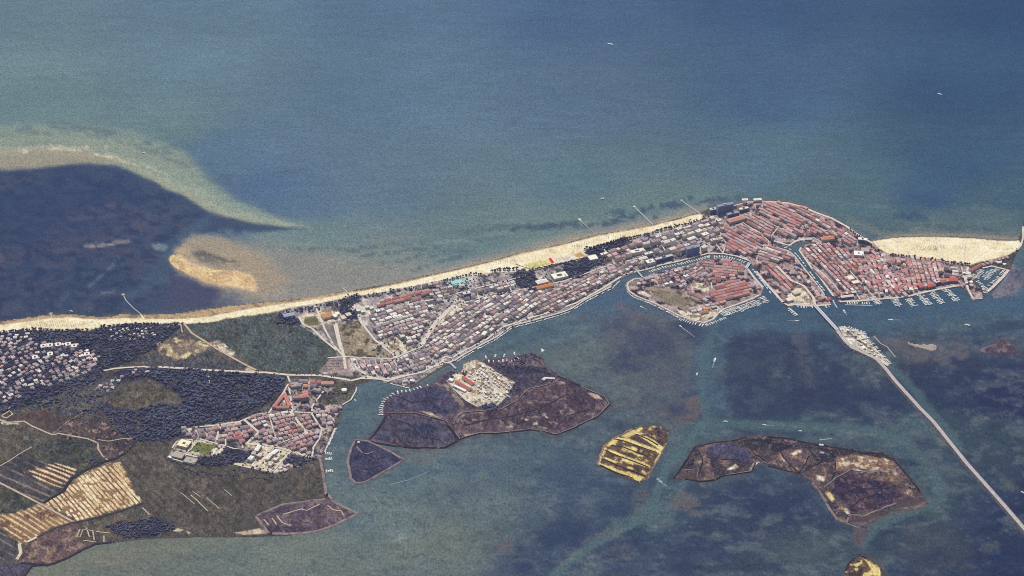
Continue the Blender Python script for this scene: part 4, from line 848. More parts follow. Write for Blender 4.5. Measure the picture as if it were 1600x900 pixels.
# -- causeway and its island
G_KIS = gmat('marina_gravel', (226,218,202), (190,182,170), .05, .2, (130,122,120), .08, .60)
KIS = KZ((155,160),(200,155),(260,175),(330,190),(370,240),(440,330),(500,390),(545,455),(530,460),(470,420),(440,410),(390,385),(300,340),(240,290),(190,230))
sheet('island', KIS, G_KIS, 1.2, .8, 14, 25, skirt=-2.5)
bank(KZ((130,180),(160,220),(200,270),(250,320),(340,360),(430,405),(460,425),(520,490),(590,580),(690,690),(790,800),(890,900)) + D2((1240,200),(1480,470),(1600,610),(1760,800),(2000,1100)), 29, 2.6, gmat('causeway_rubble', (116,108,112), (76,72,82), .15, .3), jit=.5, name='causeway')
road('road', KZ((140,185),(165,222),(205,272),(255,320),(340,358),(430,400),(460,422),(520,487),(590,576),(690,687),(790,797),(890,897)) + D2((1240,198),(1480,468),(1600,608),(1760,798),(2000,1098)), 13, gmat('causeway_asphalt', (196,192,194), (176,172,176), .08, .1), 3.4)

# -- roads, lanes and paths
def rd(px, wid=7, mat=None, z=1.9, name='road'): return road(name, px, wid, mat or G_PAVE, z, 0)
rd([(-260,575),(-100,590),(100,600),(160,588)] and A1((640,520),(720,505),(780,500),(900,493),(940,500)), 8, G_PAVE)
rd(A1((990,495),(1160,505),(1300,515),(1440,522),(1600,530)) + B1((60,530),(200,545),(400,548),(600,580),(660,565),(760,570),(860,565),(1000,530),(1100,495),(1170,475)), 10, G_PAVE, 2.0)
rd(A1((1030,255),(1060,235),(1120,230),(1150,225),(1200,285),(1280,335),(1360,385),(1440,430),(1520,475),(1600,515)), 8, G_TRACK, 2.0, 'track')
rd(A1((1300,515),(1310,600)), 4, G_PAVE); rd(A1((1130,230),(1140,280)), 4, G_TRACK)
sheet('gravel_yard', A1((1530,510),(1560,490),(1600,520),(1600,535),(1540,530)), G_TRACK, 2.2, 1.5)
rd(A1((0,780),(60,750),(75,740)), 7, G_TRACK, 1.9, 'track'); rd(A1((10,800),(60,770),(80,790),(40,815),(12,805)), 6, G_TRACK, 1.9, 'track')
rd(A1((-100,800),(0,825),(30,845),(150,835),(200,865),(290,905)) + A2((290,5),(330,20),(370,12),(470,30),(550,45),(610,70)), 6, G_TRACK, 1.9, 'track')
sheet('sandy_clearing', A1((0,820),(40,835),(140,830),(130,842),(60,850),(20,850)), G_CREAM, 1.7, 2, 8, 12)
rd(A2((610,65),(615,110),(640,150),(675,180)), 5, G_TRACK, 1.9, 'track'); rd(A2((610,50),(680,60),(760,45),(830,40)), 4, G_TRACK, 1.9, 'track')
rd(A2((330,15),(420,-60),(520,-120)), 5, G_DYKEP, 1.9, 'track')
rd(A2((0,215),(70,175),(120,140),(200,95)), 4, G_TRACK, 1.9, 'track')
rd(A2((-120,260),(0,322),(100,372),(230,440),(350,505),(460,565)), 7, G_TRACK, 2.1, 'track')
rd(A2((460,565),(330,605),(230,660),(150,730),(110,800)), 6, G_MARSHR, 2.1, 'track'); rd(A2((270,445),(350,400),(400,370),(430,320),(450,290),(540,240),(660,185),(720,170)), 9, gmat('ditch', (70,66,76), (58,58,74), .05, .2), 2.1, 'ditch')
rd(A2((720,170),(790,130),(840,80),(850,50)), 9, gmat('ditch_reeds', (74,72,82), (60,62,78), .05, .2), 2.1, 'ditch')
rd(A2((460,570),(600,540),(760,495),(900,445)), 6, gmat('hedge_bank', (92,84,86), (70,68,80), .05, .2), 2.1, 'ditch')
rd(A2((120,700),(130,760),(105,800)), 10, G_CREAM, 2.2, 'track'); rd(A2((170,690),(230,660)), 8, G_CREAM, 2.3, 'track')
rd(A2((130,820),(300,835),(420,790),(520,735),(600,700),(700,690)), 7, gmat('shore_bank', (78,74,88), (62,60,78), .05, .2), 2.0, 'shore_bank')
rd(A2((150,905),(200,840),(280,830)), 6, gmat('shore_bank_b', (78,74,88), (62,60,78), .05, .2), 2.2, 'shore_bank')
for P in (A2((500,610),(480,660),(500,660),(520,610),(580,620),(590,680)), A2((540,600),(560,660)), A2((520,680),(600,690)), A2((600,625),(690,635)), A2((650,650),(650,690))): rd(P, 4, G_TRACK, 2.1, 'path')
rd(A2((890,475),(935,520)), 4, G_TRACK, 2.0, 'path')
# village streets
rd(VZ((930,120),(945,160),(905,235),(800,380),(720,390),(600,440),(450,465),(290,480)), 6, G_PAVE, 2.0, 'street')
rd(VZ((905,235),(950,370),(1050,505),(1060,530)), 9, G_PAVE, 2.1, 'street'); rd(VZ((940,200),(965,370)), 6, G_PAVE, 2.2, 'street')
rd(VZ((625,425),(730,515),(640,600)), 9, G_PAVE, 2.1, 'street'); rd(VZ((730,515),(850,560)), 4, G_PAVE, 2.0, 'street')
rd(VZ((800,390),(850,560)), 4, G_PAVE, 2.2, 'street'); rd(VZ((915,385),(1000,470),(1050,505)), 4, G_PAVE, 2.3, 'street')
rd(VZ((640,595),(760,600),(880,625),(1000,660),(1090,690)), 10, G_CREAM, 2.2, 'street'); rd(VZ((820,615),(715,765)), 11, G_CREAM, 2.3, 'street'); rd(VZ((945,655),(825,785)), 9, G_CREAM, 2.3, 'street')
rd(VZ((560,735),(640,755),(715,770)), 8, G_CREAM, 2.4, 'street'); rd(VZ((290,500),(330,565),(500,610)), 6, G_PAVE, 2.1, 'street'); rd(VZ((455,465),(440,570)), 6, G_PAVE, 2.2, 'street')
rd(VZ((500,560),(500,610),(560,630),(620,625),(600,560),(620,510)), 5, G_PAVE, 2.2, 'street')
rd(VZ((1180,230),(1120,310),(1100,340),(1100,390),(1150,470),(1170,490),(1150,560),(1110,620),(1100,690)), 6, G_PAVE, 2.1, 'street')
rd(VZ((880,590),(960,560),(1045,525)), 4, G_PAVE, 2.2, 'street'); rd(VZ((960,375),(1095,380)), 6, G_PAVE, 2.4, 'street')
rd(VZ((1090,690),(1150,690),(1165,740),(1185,850),(1200,960)) + [(511,772),(519,781)], 9, G_DYKEP, 2.2, 'track')
rd(VZ((1310,325),(1370,290),(1405,230),(1410,205)), 5, G_PAVE, 2.2, 'path'); rd(VZ((1185,660),(1220,580),(1260,490)), 5, G_QUAY, 2.2, 'quay')
rd(VZ((130,625),(160,580),(280,565)), 5, G_PAVE, 2.2, 'street'); rd(VZ((150,650),(310,690)), 6, G_PAVE, 2.3, 'street'); rd(VZ((95,690),(200,720),(270,745)), 5, G_CREAM, 2.3, 'street'); rd(VZ((255,640),(300,585)), 4, G_CREAM, 2.4, 'path')
# town streets
rd(TZ((360,240),(400,330),(440,430),(500,540),(550,600),(590,640)), 7, G_PAVE, 2.0, 'street'); rd(TZ((235,330),(270,390),(340,420),(430,510),(530,590)), 7, G_PAVE, 2.1, 'street')
rd(TZ((525,375),(550,500),(585,630),(600,740)), 9, G_PAVE, 2.2, 'street'); rd(TZ((510,390),(535,500),(560,590)), 5, G_PAVE, 2.3, 'street')
rd(TZ((620,240),(700,310),(720,370),(830,510),(980,630),(1000,650)), 8, G_PAVE, 2.1, 'street')
rd(TZ((460,650),(600,640),(760,650),(960,655),(1010,640),(1100,600),(1200,560)), 6, G_PAVE, 2.4, 'street')
rd(TZ((640,650),(690,740),(760,780)), 7, G_PAVE, 2.3, 'street')
for x in (740, 800, 860, 920, 975): rd(TZ((x, 670), (x + 60, 760)), 5, G_PAVE, 2.2, 'street')
rd(TZ((1190,560),(1260,440),(1300,380),(1400,280),(1450,235)), 16, G_PAVE, 2.2, 'street'); rd(TZ((1195,575),(1300,460),(1420,300)), 5, G_ASPH, 2.5, 'street')
rd(TZ((760,790),(930,830),(1060,790),(1200,760),(1340,690),(1370,660)), 9, G_PAVE, 2.2, 'street')
rd(TZ((1350,660),(1380,640),(1430,650),(1440,670),(1400,690),(1360,680),(1350,660)), 7, G_PAVE, 2.4, 'roundabout')
rd([(712,478),(760,462),(800,456),(850,446),(880,440),(920,426),(960,412),(1000,404)], 6, G_PAVE, 2.1, 'street')
rd([(705,560),(730,546),(760,531),(785,512),(820,500),(860,488),(900,474),(940,452),(975,430),(990,424)], 8, G_PAVE, 2.2, 'street')
rd([(640,476),(690,466),(740,452),(790,440),(830,428)], 6, G_PAVE, 2.3, 'street')
rd([(665,550),(700,530),(740,505),(790,490),(850,470),(900,452)], 4, G_TOWN, 2.4, 'street')
for P in ([(740,450),(752,475),(760,500)],[(790,440),(800,456),(806,480),(800,500)],[(850,446),(860,470),(868,488)],[(895,434),(905,452)],[(940,384),(950,400),(962,414)],[(985,376),(998,392),(1010,408)],[(1020,364),(1035,385),(1048,408)],[(1060,358),(1080,380),(1095,398)],[(1090,345),(1110,372),(1130,396)]): rd(P, 4.5, G_PAVE, 2.5, 'street')
# old town streets
for P in (OZ((250,360),(430,470),(500,540),(440,610),(380,710)), OZ((400,300),(560,390),(640,430)), OZ((200,420),(330,520),(460,590)), OZ((600,390),(500,520)), OZ((700,230),(860,330),(1000,420),(1180,470)), OZ((480,160),(640,260),(830,320)), OZ((920,500),(1040,560),(1200,660)), OZ((1000,560),(1100,700),(1220,860)), OZ((330,270),(250,360),(100,430)), OZ((0,420),(90,560),(60,650))):
    rd(P, 4.5, G_PAVE, 2.0, 'street')
for P in (HZ((640,60),(760,160),(900,300),(960,400)), HZ((780,60),(920,200),(1100,370),(1130,420)), HZ((940,150),(1060,290)), HZ((960,60),(1080,200),(1240,370),(1300,460)), HZ((1180,200),(1330,350)), MZ((300,420),(480,560),(560,640)), MZ((470,410),(540,480),(560,560)), MZ((790,450),(760,560),(800,650)), MZ((600,520),(660,640)), MZ((1000,480),(1030,600),(1060,700))):
    rd(P, 4.5, G_PAVE, 2.1, 'street')
rd(HZ((130,150),(210,250),(320,370),(400,460)), 10, G_QUAY, 2.2, 'quay'); rd(HZ((330,100),(470,240),(590,290),(680,400),(700,480)), 9, G_PAVE, 2.3, 'street')
rd([(1208,383),(1216,388),(1232,392.5),(1242,401),(1254.5,418),(1268.5,435),(1282.5,453),(1296.5,474)], 5, G_QUAY, 2.2, 'quay'); rd([(1302,463),(1292,449),(1281,434),(1268,419),(1258,405),(1249,392),(1252,387.5)], 7, G_QUAY, 2.2, 'quay')
rd([(1209,377),(1222,381),(1233,384),(1244,377),(1256,374.5),(1269,374)], 9, G_QUAY, 2.3, 'quay')
rd([(1364,381),(1352,374.5),(1336,364.5),(1323,354.5),(1299,341.5),(1274,332.5),(1255,324.5),(1234,318.5),(1211,316)], 10, G_PAVE, 2.2, 'promenade')
rd([(1211,316),(1190,315),(1177,315.5),(1159,319),(1146,322)], 6, G_PAVE, 2.3, 'promenade')
rd(MZ((1590,90),(1590,200),(1570,270),(1540,310)), 7, G_QUAY, 2.2, 'mole'); rd(MZ((1060,480),(1040,600),(1060,690),(1110,780),(1200,780)), 8, G_QUAY, 2.2, 'quay'); rd(MZ((1450,505),(1400,570),(1300,670),(1245,715)), 11, G_QUAY, 2.2, 'quay'); rd(MZ((1200,490),(1290,470),(1430,505)), 8, G_QUAY, 2.4, 'quay')
rd([(1496,447),(1473,451),(1454,455),(1437,459),(1421,463),(1397,466),(1372,468),(1340,471),(1312,472)], 9, G_QUAY, 2.2, 'quay')
rd([(1298,476),(1277,478.5),(1262,478.5),(1241,476.5),(1232,478),(1223,473)], 9, G_QUAY, 2.2, 'quay')
sheet('gravel_yard', HZ((430,380),(520,300),(590,310),(640,400),(680,470),(520,480),(440,490)), G_CREAM, 2.0, 2, 10, 20)
rd([(1172,412),(1152,405),(1131,401),(1106,400.5)][::-1] and [(1106,396.5),(1131,397),(1152,401),(1170,407.5)], 8, G_QUAY, 2.2, 'quay'); rd([(1106,396.5),(1082,403),(1057,409.5),(1033,414.5),(1012,421),(990,426)], 7, G_QUAY, 2.2, 'quay')
rd([(955,448.5),(935,458.5),(915,468.5),(892,483.5),(875,489.5),(850,496.5),(825,503.5),(800,509.5),(775,527.5),(750,540.5),(725,554.5),(710,564.5)], 6, G_QUAY, 2.4, 'quay')
rd([(1004,435),(990,437),(982,442),(980,447),(983,455),(993,462.5),(1008,468.5),(1026,475.5),(1046,485.5),(1063,494.5),(1083,501)], 6, G_QUAY, 2.2, 'quay'); rd([(1083,501),(1100,505),(1114,499),(1122,490),(1132,483),(1155,475),(1175,467),(1186,461.5)], 7, G_QUAY, 2.3, 'quay')
rd(IZ((1280,250),(1340,330),(1430,430)), 8, G_QUAY, 2.2, 'quay')
for P in (IZ((1000,500),(980,590),(1030,660)), IZ((920,480),(1000,560),(1200,520),(1330,460)), IZ((280,340),(420,400),(520,420)), IZ((860,260),(920,330),(940,440)), IZ((1160,360),(1330,420))): rd(P, 4.5, G_PAVE, 2.2, 'street')
# camp lanes
for P in (EZ((740,120),(830,200),(980,310)), EZ((790,100),(900,180),(990,240)), EZ((700,180),(800,270),(880,350)), EZ((820,120),(740,190)), EZ((890,170),(800,260)), EZ((990,235),(900,350)), EZ((640,255),(720,330),(780,360))): rd(P, 4, G_PAVE, 1.6, 'lane')
# beach boardwalks
for (a, b, c_, d) in [(80,494,84,515),(60,497,64,516),(105,494,107,515),(545,456,556,464),(675,431,680,440),(742,417,748,430),(802,400,812,425),(1400,374,1404,397),(1468,374,1474,406),(1510,374,1506,410)]:
    rd([(a, b), (c_, d)], 3, G_PAVE, 1.6, 'boardwalk')
rd([(805,413),(835,423),(880,412),(915,402)], 3, gmat('boundary_strip', (110,96,92), (90,80,84), .1, .1), 1.75, 'boundary_strip')

for P in (EZ((640,470),(660,430),(700,400),(830,390),(930,380),(1020,330),(1090,260),(1200,235)), EZ((1400,245),(1540,305),(1570,350),(1500,420),(1350,492),(1250,530),(1180,510),(1100,500),(900,522),(800,520),(690,552)), EZ((240,400),(320,405),(430,405),(520,430),(600,450),(640,500),(680,560)), D2((280,320),(340,400),(400,500),(430,552),(490,568)), D2((420,290),(520,240),(620,255)), YZ((1040,455),(1150,440),(1215,430),(1245,370))):
    road('path', P, 3, G_DYKEP, 2.9, 2, seg=9)
# -- turn the tinted grid into sheets, one object for every patch that kept ground of its own
mland, t, b = newmat('land_cover', 0.95, 0.08)
a = N(t, 'ShaderNodeAttribute'); a.attribute_name = 'Col'
pos = N(t, 'ShaderNodeNewGeometry').outputs['Position']
t.links.new(grain(t, a.outputs['Color'], pos, 0.22, 0.16), b.inputs['Base Color'])
_lc = np.clip(LC, 4, 250) / 255.0
_ll = np.where(_lc <= .04045, _lc / 12.92, ((_lc + .055) / 1.055) ** 2.4)
LA = np.clip((_ll - np.array(AIR)) / np.array(GAIN), .006, .82)
okc = (LM[:-1, :-1] > 0) | (LM[1:, :-1] > 0) | (LM[:-1, 1:] > 0) | (LM[1:, 1:] > 0)
# grid heights: undulate a few decimetres so that no two sheets share a plane
cid = LID[:-1, :-1]
for k_ in np.unique(cid[okc]):
    jj, ii_ = np.nonzero(okc & (cid == k_))
    if len(jj) < 3: continue
    base = jj * NLU + ii_
    qd = np.stack([base, base + NLU, base + NLU + 1, base + 1], 1)
    uq, inv = np.unique(qd.ravel(), return_inverse=True)
    zz = np.array(LZ)[LM.ravel()[uq]]
    cc = np.stack([LX.ravel()[uq], LY.ravel()[uq], zz], 1)
    me = bpy.data.meshes.new(LNAMES[k_]); me.vertices.add(len(cc)); me.vertices.foreach_set('co', cc.astype(np.float32).ravel())
    me.loops.add(len(inv)); me.loops.foreach_set('vertex_index', inv.astype(np.int32))
    me.polygons.add(len(qd)); me.polygons.foreach_set('loop_start', (np.arange(len(qd)) * 4).astype(np.int32))
    me.update(calc_edges=True)
    ca = me.attributes.new('Col', 'FLOAT_COLOR', 'POINT')
    cols = np.ones((len(cc), 4), np.float32); cols[:, :3] = LA.reshape(-1, 3)[uq]
    ca.data.foreach_set('color', cols.ravel()); me.materials.append(mland)
    tag(mobj(LNAMES[k_], me), kind='structure')
# ------------------------------------------------------------------ buildings
RED = [(206,146,142),(192,132,132),(214,162,156),(182,124,126),(208,138,132),(216,170,164),(198,146,148)]
PINK = [(204,172,174),(190,158,162),(216,188,190),(178,148,152),(204,168,164),(220,184,184),(196,166,172)]
GREYR = [(180,168,174),(162,152,162),(196,186,192),(146,136,148),(174,160,168),(190,172,174),(136,128,142)]
PALE = [(228,220,216),(242,236,228),(214,206,202),(248,242,234),(222,212,204)]
WHITE = [(252,248,240),(254,250,244),(244,236,228),(236,228,220)]
ORANGE = [(214,154,126),(206,144,118),(220,166,138)]
WALLC = [(226,212,198),(238,228,216),(216,200,188),(232,212,190),(210,198,194),(244,238,230),(224,198,182)]
PAL = {'red': RED, 'pink': PINK, 'grey': GREYR, 'pale': PALE, 'white': WHITE, 'orange': ORANGE}
def jit_col(c, k=8):
    e = rnd.uniform(-k, k)
    return alb(tuple(min(250, max(20, x + e + rnd.uniform(-3, 3))) for x in c))

def house_geo(w_, d_, h, roof, rh, ov=0.6):
    """walls and roof of one house about the origin, ridge along x"""
    a, b2 = w_ / 2, d_ / 2
    WV, WF, RV, RF = [], [], [], []
    box(WV, WF, -a, a, -b2, b2, 0, h)
    A, B = a + ov, b2 + ov; z0 = h - .15 if roof != 'flat' else h
    if roof == 'gable':
        WV += [(-a, 0, h + rh * .93), (a, 0, h + rh * .93)]; WF += [(4, 7, 8), (5, 9, 6)]
        RV += [(-A, -B, z0), (A, -B, z0), (A, B, z0), (-A, B, z0), (-A, 0, h + rh), (A, 0, h + rh), (-A, -B, z0 + .35), (A, -B, z0 + .35), (A, B, z0 + .35), (-A, B, z0 + .35), (-A, 0, h + rh + .35), (A, 0, h + rh + .35)]
        RF += [(6, 7, 11, 10), (8, 9, 10, 11), (1, 0, 4, 5), (3, 2, 5, 4), (0, 1, 7, 6), (2, 3, 9, 8), (0, 6, 10, 4), (4, 10, 9, 3), (1, 5, 11, 7), (5, 2, 8, 11)]
    elif roof == 'hip':
        r = max(0.3, A - B * .95)
        RV += [(-A, -B, z0), (A, -B, z0), (A, B, z0), (-A, B, z0), (-A, -B, z0 + .35), (A, -B, z0 + .35), (A, B, z0 + .35), (-A, B, z0 + .35), (-r, 0, h + rh), (r, 0, h + rh)]
        RF += [(3, 2, 1, 0), (0, 1, 5, 4), (1, 2, 6, 5), (2, 3, 7, 6), (3, 0, 4, 7), (4, 5, 9, 8), (6, 7, 8, 9), (5, 6, 9), (7, 4, 8)]
    else:
        p = 0.5; A, B = a + .2, b2 + .2
        RV += [(-A, -B, z0), (A, -B, z0), (A, B, z0), (-A, B, z0), (-A, -B, z0 + 1), (A, -B, z0 + 1), (A, B, z0 + 1), (-A, B, z0 + 1),
               (-A + p, -B + p, z0 + 1), (A - p, -B + p, z0 + 1), (A - p, B - p, z0 + 1), (-A + p, B - p, z0 + 1), (-A + p, -B + p, z0 + .35), (A - p, -B + p, z0 + .35), (A - p, B - p, z0 + .35), (-A + p, B - p, z0 + .35)]
        RF += [(3, 2, 1, 0)] + [(i, (i + 1) % 4, 4 + (i + 1) % 4, 4 + i) for i in range(4)] + [(4 + i, 4 + (i + 1) % 4, 8 + (i + 1) % 4, 8 + i) for i in range(4)] + [(8 + i, 8 + (i + 1) % 4, 12 + (i + 1) % 4, 12 + i) for i in range(4)] + [(12, 13, 14, 15)]
    return WV, WF, RV, RF

def wing(r, W4):
    """a lower wing at right angles, so that footprints differ"""
    if r['wing'] is None: return W4
    WV, WF, RV, RF = W4; sx, fl = r['wing']; ww, dd, hh = r['w'] * .42, r['d'] * .55, r['h'] * .72
    a, b2, c2, d2 = house_geo(dd + 3, ww, hh, r['roof'] if r['roof'] != 'hip' else 'gable', ww * .22, .4)
    def mv(V): return [(-y + sx * (r['w'] / 2 - ww / 2 - .2), x * fl + fl * (r['d'] / 2 + dd / 2 - 1.6) , z) for x, y, z in V]
    n, m_ = len(WV), len(RV); flip = fl < 0
    return WV + mv(a), WF + [tuple(i + n for i in (f[::-1] if flip else f)) for f in b2], RV + mv(c2), RF + [tuple(i + m_ for i in (f[::-1] if flip else f)) for f in d2]
EXCL = []      # outlines on the ground kept free of rows of houses
def keepfree(px): EXCL.append(W(px))
RECS = []
def district(name, px, ax, pitch, wr, dr, hr, pal, roofs, fill=.95, gap=(1.0, 3.0), kind='house', phrase=None, jitter=.8, turn=0.0):
    """rows of houses inside an outline; ax are two points that give the way the rows run"""
    P = W(px); pitch *= .86; wr = (wr[0] * .84, wr[1] * .84); dr = (dr[0] * .88, dr[1] * .88); gap = (gap[0] * .8, gap[1] * .8)
    a0, a1 = G(*ax[0]), G(*ax[1]); ang = atan2(a1[1] - a0[1], a1[0] - a0[0])
    ca, sa = cos(ang), sin(ang)
    uv = [(x * ca + y * sa, -x * sa + y * ca) for x, y in P]
    u0, u1 = min(p[0] for p in uv), max(p[0] for p in uv); v0, v1 = min(p[1] for p in uv), max(p[1] for p in uv)
    steep = abs(ax[1][1] - ax[0][1]) > abs(ax[1][0] - ax[0][0])
    rows = []
    v = v0 + pitch * .5
    while v < v1:
        row = []; u = u0 + rnd.uniform(0, wr[0])
        while u < u1:
            w_ = rnd.uniform(*wr) * rnd.choice((.72, .9, 1, 1, 1.12, 1.35)); d_ = min(rnd.uniform(*dr) * rnd.uniform(.8, 1.12), pitch - (1.6 if kind == 'terrace row' or gap[0] < 2 else 3.0)); cu = u + w_ / 2; cv = v + rnd.uniform(-jitter, jitter) * (1 if gap[0] < 2 else 2.2)
            x, y = cu * ca - cv * sa, cu * sa + cv * ca
            u += w_ + rnd.uniform(*gap)
            if rnd.random() > fill or not inpoly(x, y, P) or polydist(x, y, P) < d_ * .35: continue
            bad = False
            for E in EXCL:
                if inpoly(x, y, E) or polydist(x, y, E) < d_ * .42: bad = True; break
            if bad: continue
            pk = rnd.choices(list(pal), list(pal.values()))[0]; rf = rnd.choices(list(roofs), list(roofs.values()))[0]
            if rf == 'flat' and pk in ('red', 'orange'): rf = 'gable'
            h = rnd.uniform(*hr)
            r = dict(kind=kind, dist=phrase or name, x=x, y=y, a=ang + rnd.gauss(0, .22 if kind in ('villa', 'cabin') else (.03 if kind == 'terrace row' or gap[0] < 2 else .10)) + turn + (pi / 2 if rnd.random() < .12 and abs(w_ - d_) < 4 else 0), w=w_, d=d_, h=h, roof=rf, rh=d_ * rnd.uniform(.20, .27), rc=PAL[pk][rnd.randrange(len(PAL[pk]))], pk=pk, wc=rnd.choice(WALLC), px=PX(x, y), wing=(rnd.choice((-1, 1)), rnd.choice((-1, 1))) if rnd.random() < (.4 if kind in ('house', 'villa', 'apartment block') and gap[0] > 2 else .0) else None)
            row.append(r); RECS.append(r)
        if row: rows.append(row)
        v += pitch
    # how one finds a house: its row, then its place in the row, as seen in the photograph
    rows.sort(key=(lambda r: sum(q['px'][0] for q in r) / len(r)) if steep else (lambda r: -sum(q['px'][1] for q in r) / len(r)))
    for i, row in enumerate(rows):
        row.sort(key=(lambda q: q['px'][1]) if steep else (lambda q: q['px'][0]))
        for j, q in enumerate(row):
            q['where'] = ('%s from the top in the %s row from the left, ' if steep else '%s from the left in the %s row from the bottom, ') % (ordn(j + 1), ordn(i + 1))

def ringroad(px, half): # keeps a street clear
    P = W(px); L, R = [], []
    for i in range(len(P)):
        a, b2 = P[max(0, i - 1)], P[min(len(P) - 1, i + 1)]; dx, dy = b2[0] - a[0], b2[1] - a[1]; l = hypot(dx, dy) + 1e-9
        L.append((P[i][0] - dy / l * half, P[i][1] + dx / l * half)); R.append((P[i][0] + dy / l * half, P[i][1] - dx / l * half))
    EXCL.append(L + R[::-1])
# streets, squares, parks and single large buildings stay clear
for px_, hw in ((VZ((905,235),(950,370),(1050,505),(1060,530)), 5), (VZ((625,425),(730,515),(640,600)), 5), (VZ((800,390),(850,560)), 2), (VZ((640,595),(760,600),(880,625),(1000,660),(1090,690)), 6), (VZ((820,615),(715,765)), 6), (VZ((945,655),(825,785)), 5), (VZ((455,465),(440,570)), 3), (VZ((1180,230),(1100,340),(1100,390),(1150,470)), 4), (VZ((960,375),(1095,380)), 4),
                (TZ((1190,560),(1260,440),(1300,380),(1400,280),(1450,235)), 14), ([(712,478),(760,462),(800,456),(850,446),(880,440),(920,426),(960,412),(1000,404)], 5), (TZ((760,790),(930,830),(1060,790),(1200,760),(1340,690),(1370,660)), 6),
                (HZ((330,100),(470,240),(590,290),(680,400),(700,480)), 7), (HZ((640,60),(760,160),(900,300),(960,400)), 3), (HZ((960,60),(1080,200),(1240,370),(1300,460)), 3), (OZ((250,360),(430,470),(500,540),(440,610),(380,710)), 4), (OZ((700,230),(860,330),(1000,420),(1180,470)), 4), (OZ((0,420),(90,560),(60,650)), 4)): ringroad(px_, hw)
keepfree(TZ((1330,640),(1450,630),(1460,690),(1340,700)))
for px_ in (UZ((780,250),(830,265),(870,250),(890,320),(900,440),(830,430),(760,400),(720,360),(700,300)), UZ((1100,210),(1220,180),(1300,150),(1400,190),(1410,210),(1300,270),(1260,310),(1170,340),(1120,300)),
            UZ((880,270),(1120,280),(1140,340),(1030,420),(890,420)), UZ((160,330),(370,320),(380,380),(200,400)), XZ((950,545),(1060,530),(1075,590),(1000,610)),
            XZ((530,560),(640,550),(640,600),(540,610)), XZ((650,620),(870,600),(880,650),(660,690)), XZ((1170,180),(1390,170),(1400,310),(1180,320)), XZ((1290,350),(1430,310),(1440,360),(1320,380)),
            OZ((1290,600),(1430,620),(1430,720),(1290,720)), OZ((1350,500),(1460,520),(1440,570),(1350,560)), OZ((1080,500),(1210,520),(1200,560),(1090,560)), HZ((1010,180),(1140,240),(1140,310),(1050,300)),
            HZ((1410,100),(1520,90),(1530,180),(1420,180)), HZ((430,380),(520,300),(590,310),(640,400),(680,470),(520,480),(440,490)), HZ((340,80),(470,90),(480,160),(400,170)),
            VZ((815,365),(910,240),(960,370)), VZ((1010,220),(1090,220),(1090,330),(1020,340)), TZ((860,520),(1000,490),(1080,550),(1140,580),(1000,630),(960,600)), TZ((620,235),(720,230),(800,290),(720,330)),
            [(1204,374),(1274,370),(1274,384),(1258,388),(1250,392),(1306,476),(1292,478),(1240,404),(1228,394),(1206,388)]): keepfree(px_)

WF_ = {'gable': .5, 'hip': .5}; MX = {'gable': .35, 'hip': .45, 'flat': .2}; FL = {'flat': .75, 'hip': .25}
# the village by the channel
district('village heart', VZ((650,400),(740,378),(800,385),(960,375),(1050,500),(1000,560),(870,615),(800,600),(690,565),(735,515),(640,425)), VZ((690,560),(1040,470)), 25, (14,20), (12,15), (6.5,9), {'pink': .48, 'red': .26, 'grey': .12, 'pale': .14}, WF_, .96, (4,8), phrase='village heart')
district('village west', VZ((290,485),(450,468),(640,435),(725,515),(650,590),(620,600),(500,595),(330,560)), VZ((300,500),(460,472)), 27, (18,28), (13,16), (7,10), {'red': .4, 'pink': .35, 'grey': .25}, WF_, .9, (5,12), phrase='west end of the village')
district('village edge', VZ((200,485),(290,480),(320,560),(280,570),(200,550)), VZ((200,520),(290,500)), 24, (14,18), (12,14), (6,8), {'grey': .5, 'pale': .3, 'pink': .2}, WF_, .9, (5,9), phrase='wood side of the village')
district('village east', VZ((970,385),(1095,385),(1150,470),(1170,500),(1150,570),(1110,630),(1080,680),(1000,655),(880,620),(1050,530),(1060,500)), VZ((900,610),(1060,560)), 25, (14,19), (12,15), (6,9), {'pink': .45, 'grey': .25, 'red': .2, 'pale': .1}, WF_, .9, (5,9), phrase='east side of the village')
district('village shore', VZ((1100,370),(1300,360),(1290,400),(1230,470),(1170,480),(1110,400)), VZ((1110,390),(1290,370)), 26, (14,20), (12,15), (6,9), {'pink': .4, 'grey': .3, 'pale': .3}, WF_, .85, (5,10), phrase='shore side of the village')
district('village north', VZ((950,140),(1250,165),(1260,205),(1180,250),(1110,310),(980,360),(950,230)), VZ((960,170),(1240,185)), 28, (17,26), (13,17), (7,11), {'red': .35, 'orange': .15, 'pink': .2, 'grey': .3}, MX, .82, (6,12), phrase='road end of the village')
district('village estate', VZ((650,630),(760,620),(800,640),(720,760),(640,745),(680,680)), VZ((820,615),(715,765)), 27, (20,30), (13,16), (8,11), {'pale': .6, 'pink': .25, 'grey': .15}, MX, .85, (6,12), phrase='new estate below the village')
district('village plots', VZ((830,640),(930,660),(840,770),(760,790),(740,760)), VZ((945,655),(825,785)), 27, (16,30), (12,16), (5,9), {'pale': .7, 'white': .3}, FL, .8, (6,14), phrase='new plots south of the village')
district('village corner', VZ((860,760),(930,735),(965,760),(900,800),(840,800)), VZ((850,790),(950,750)), 20, (10,16), (9,12), (4,6), {'white': .5, 'pale': .5}, FL, .8, (4,8), phrase='yard at the village corner')
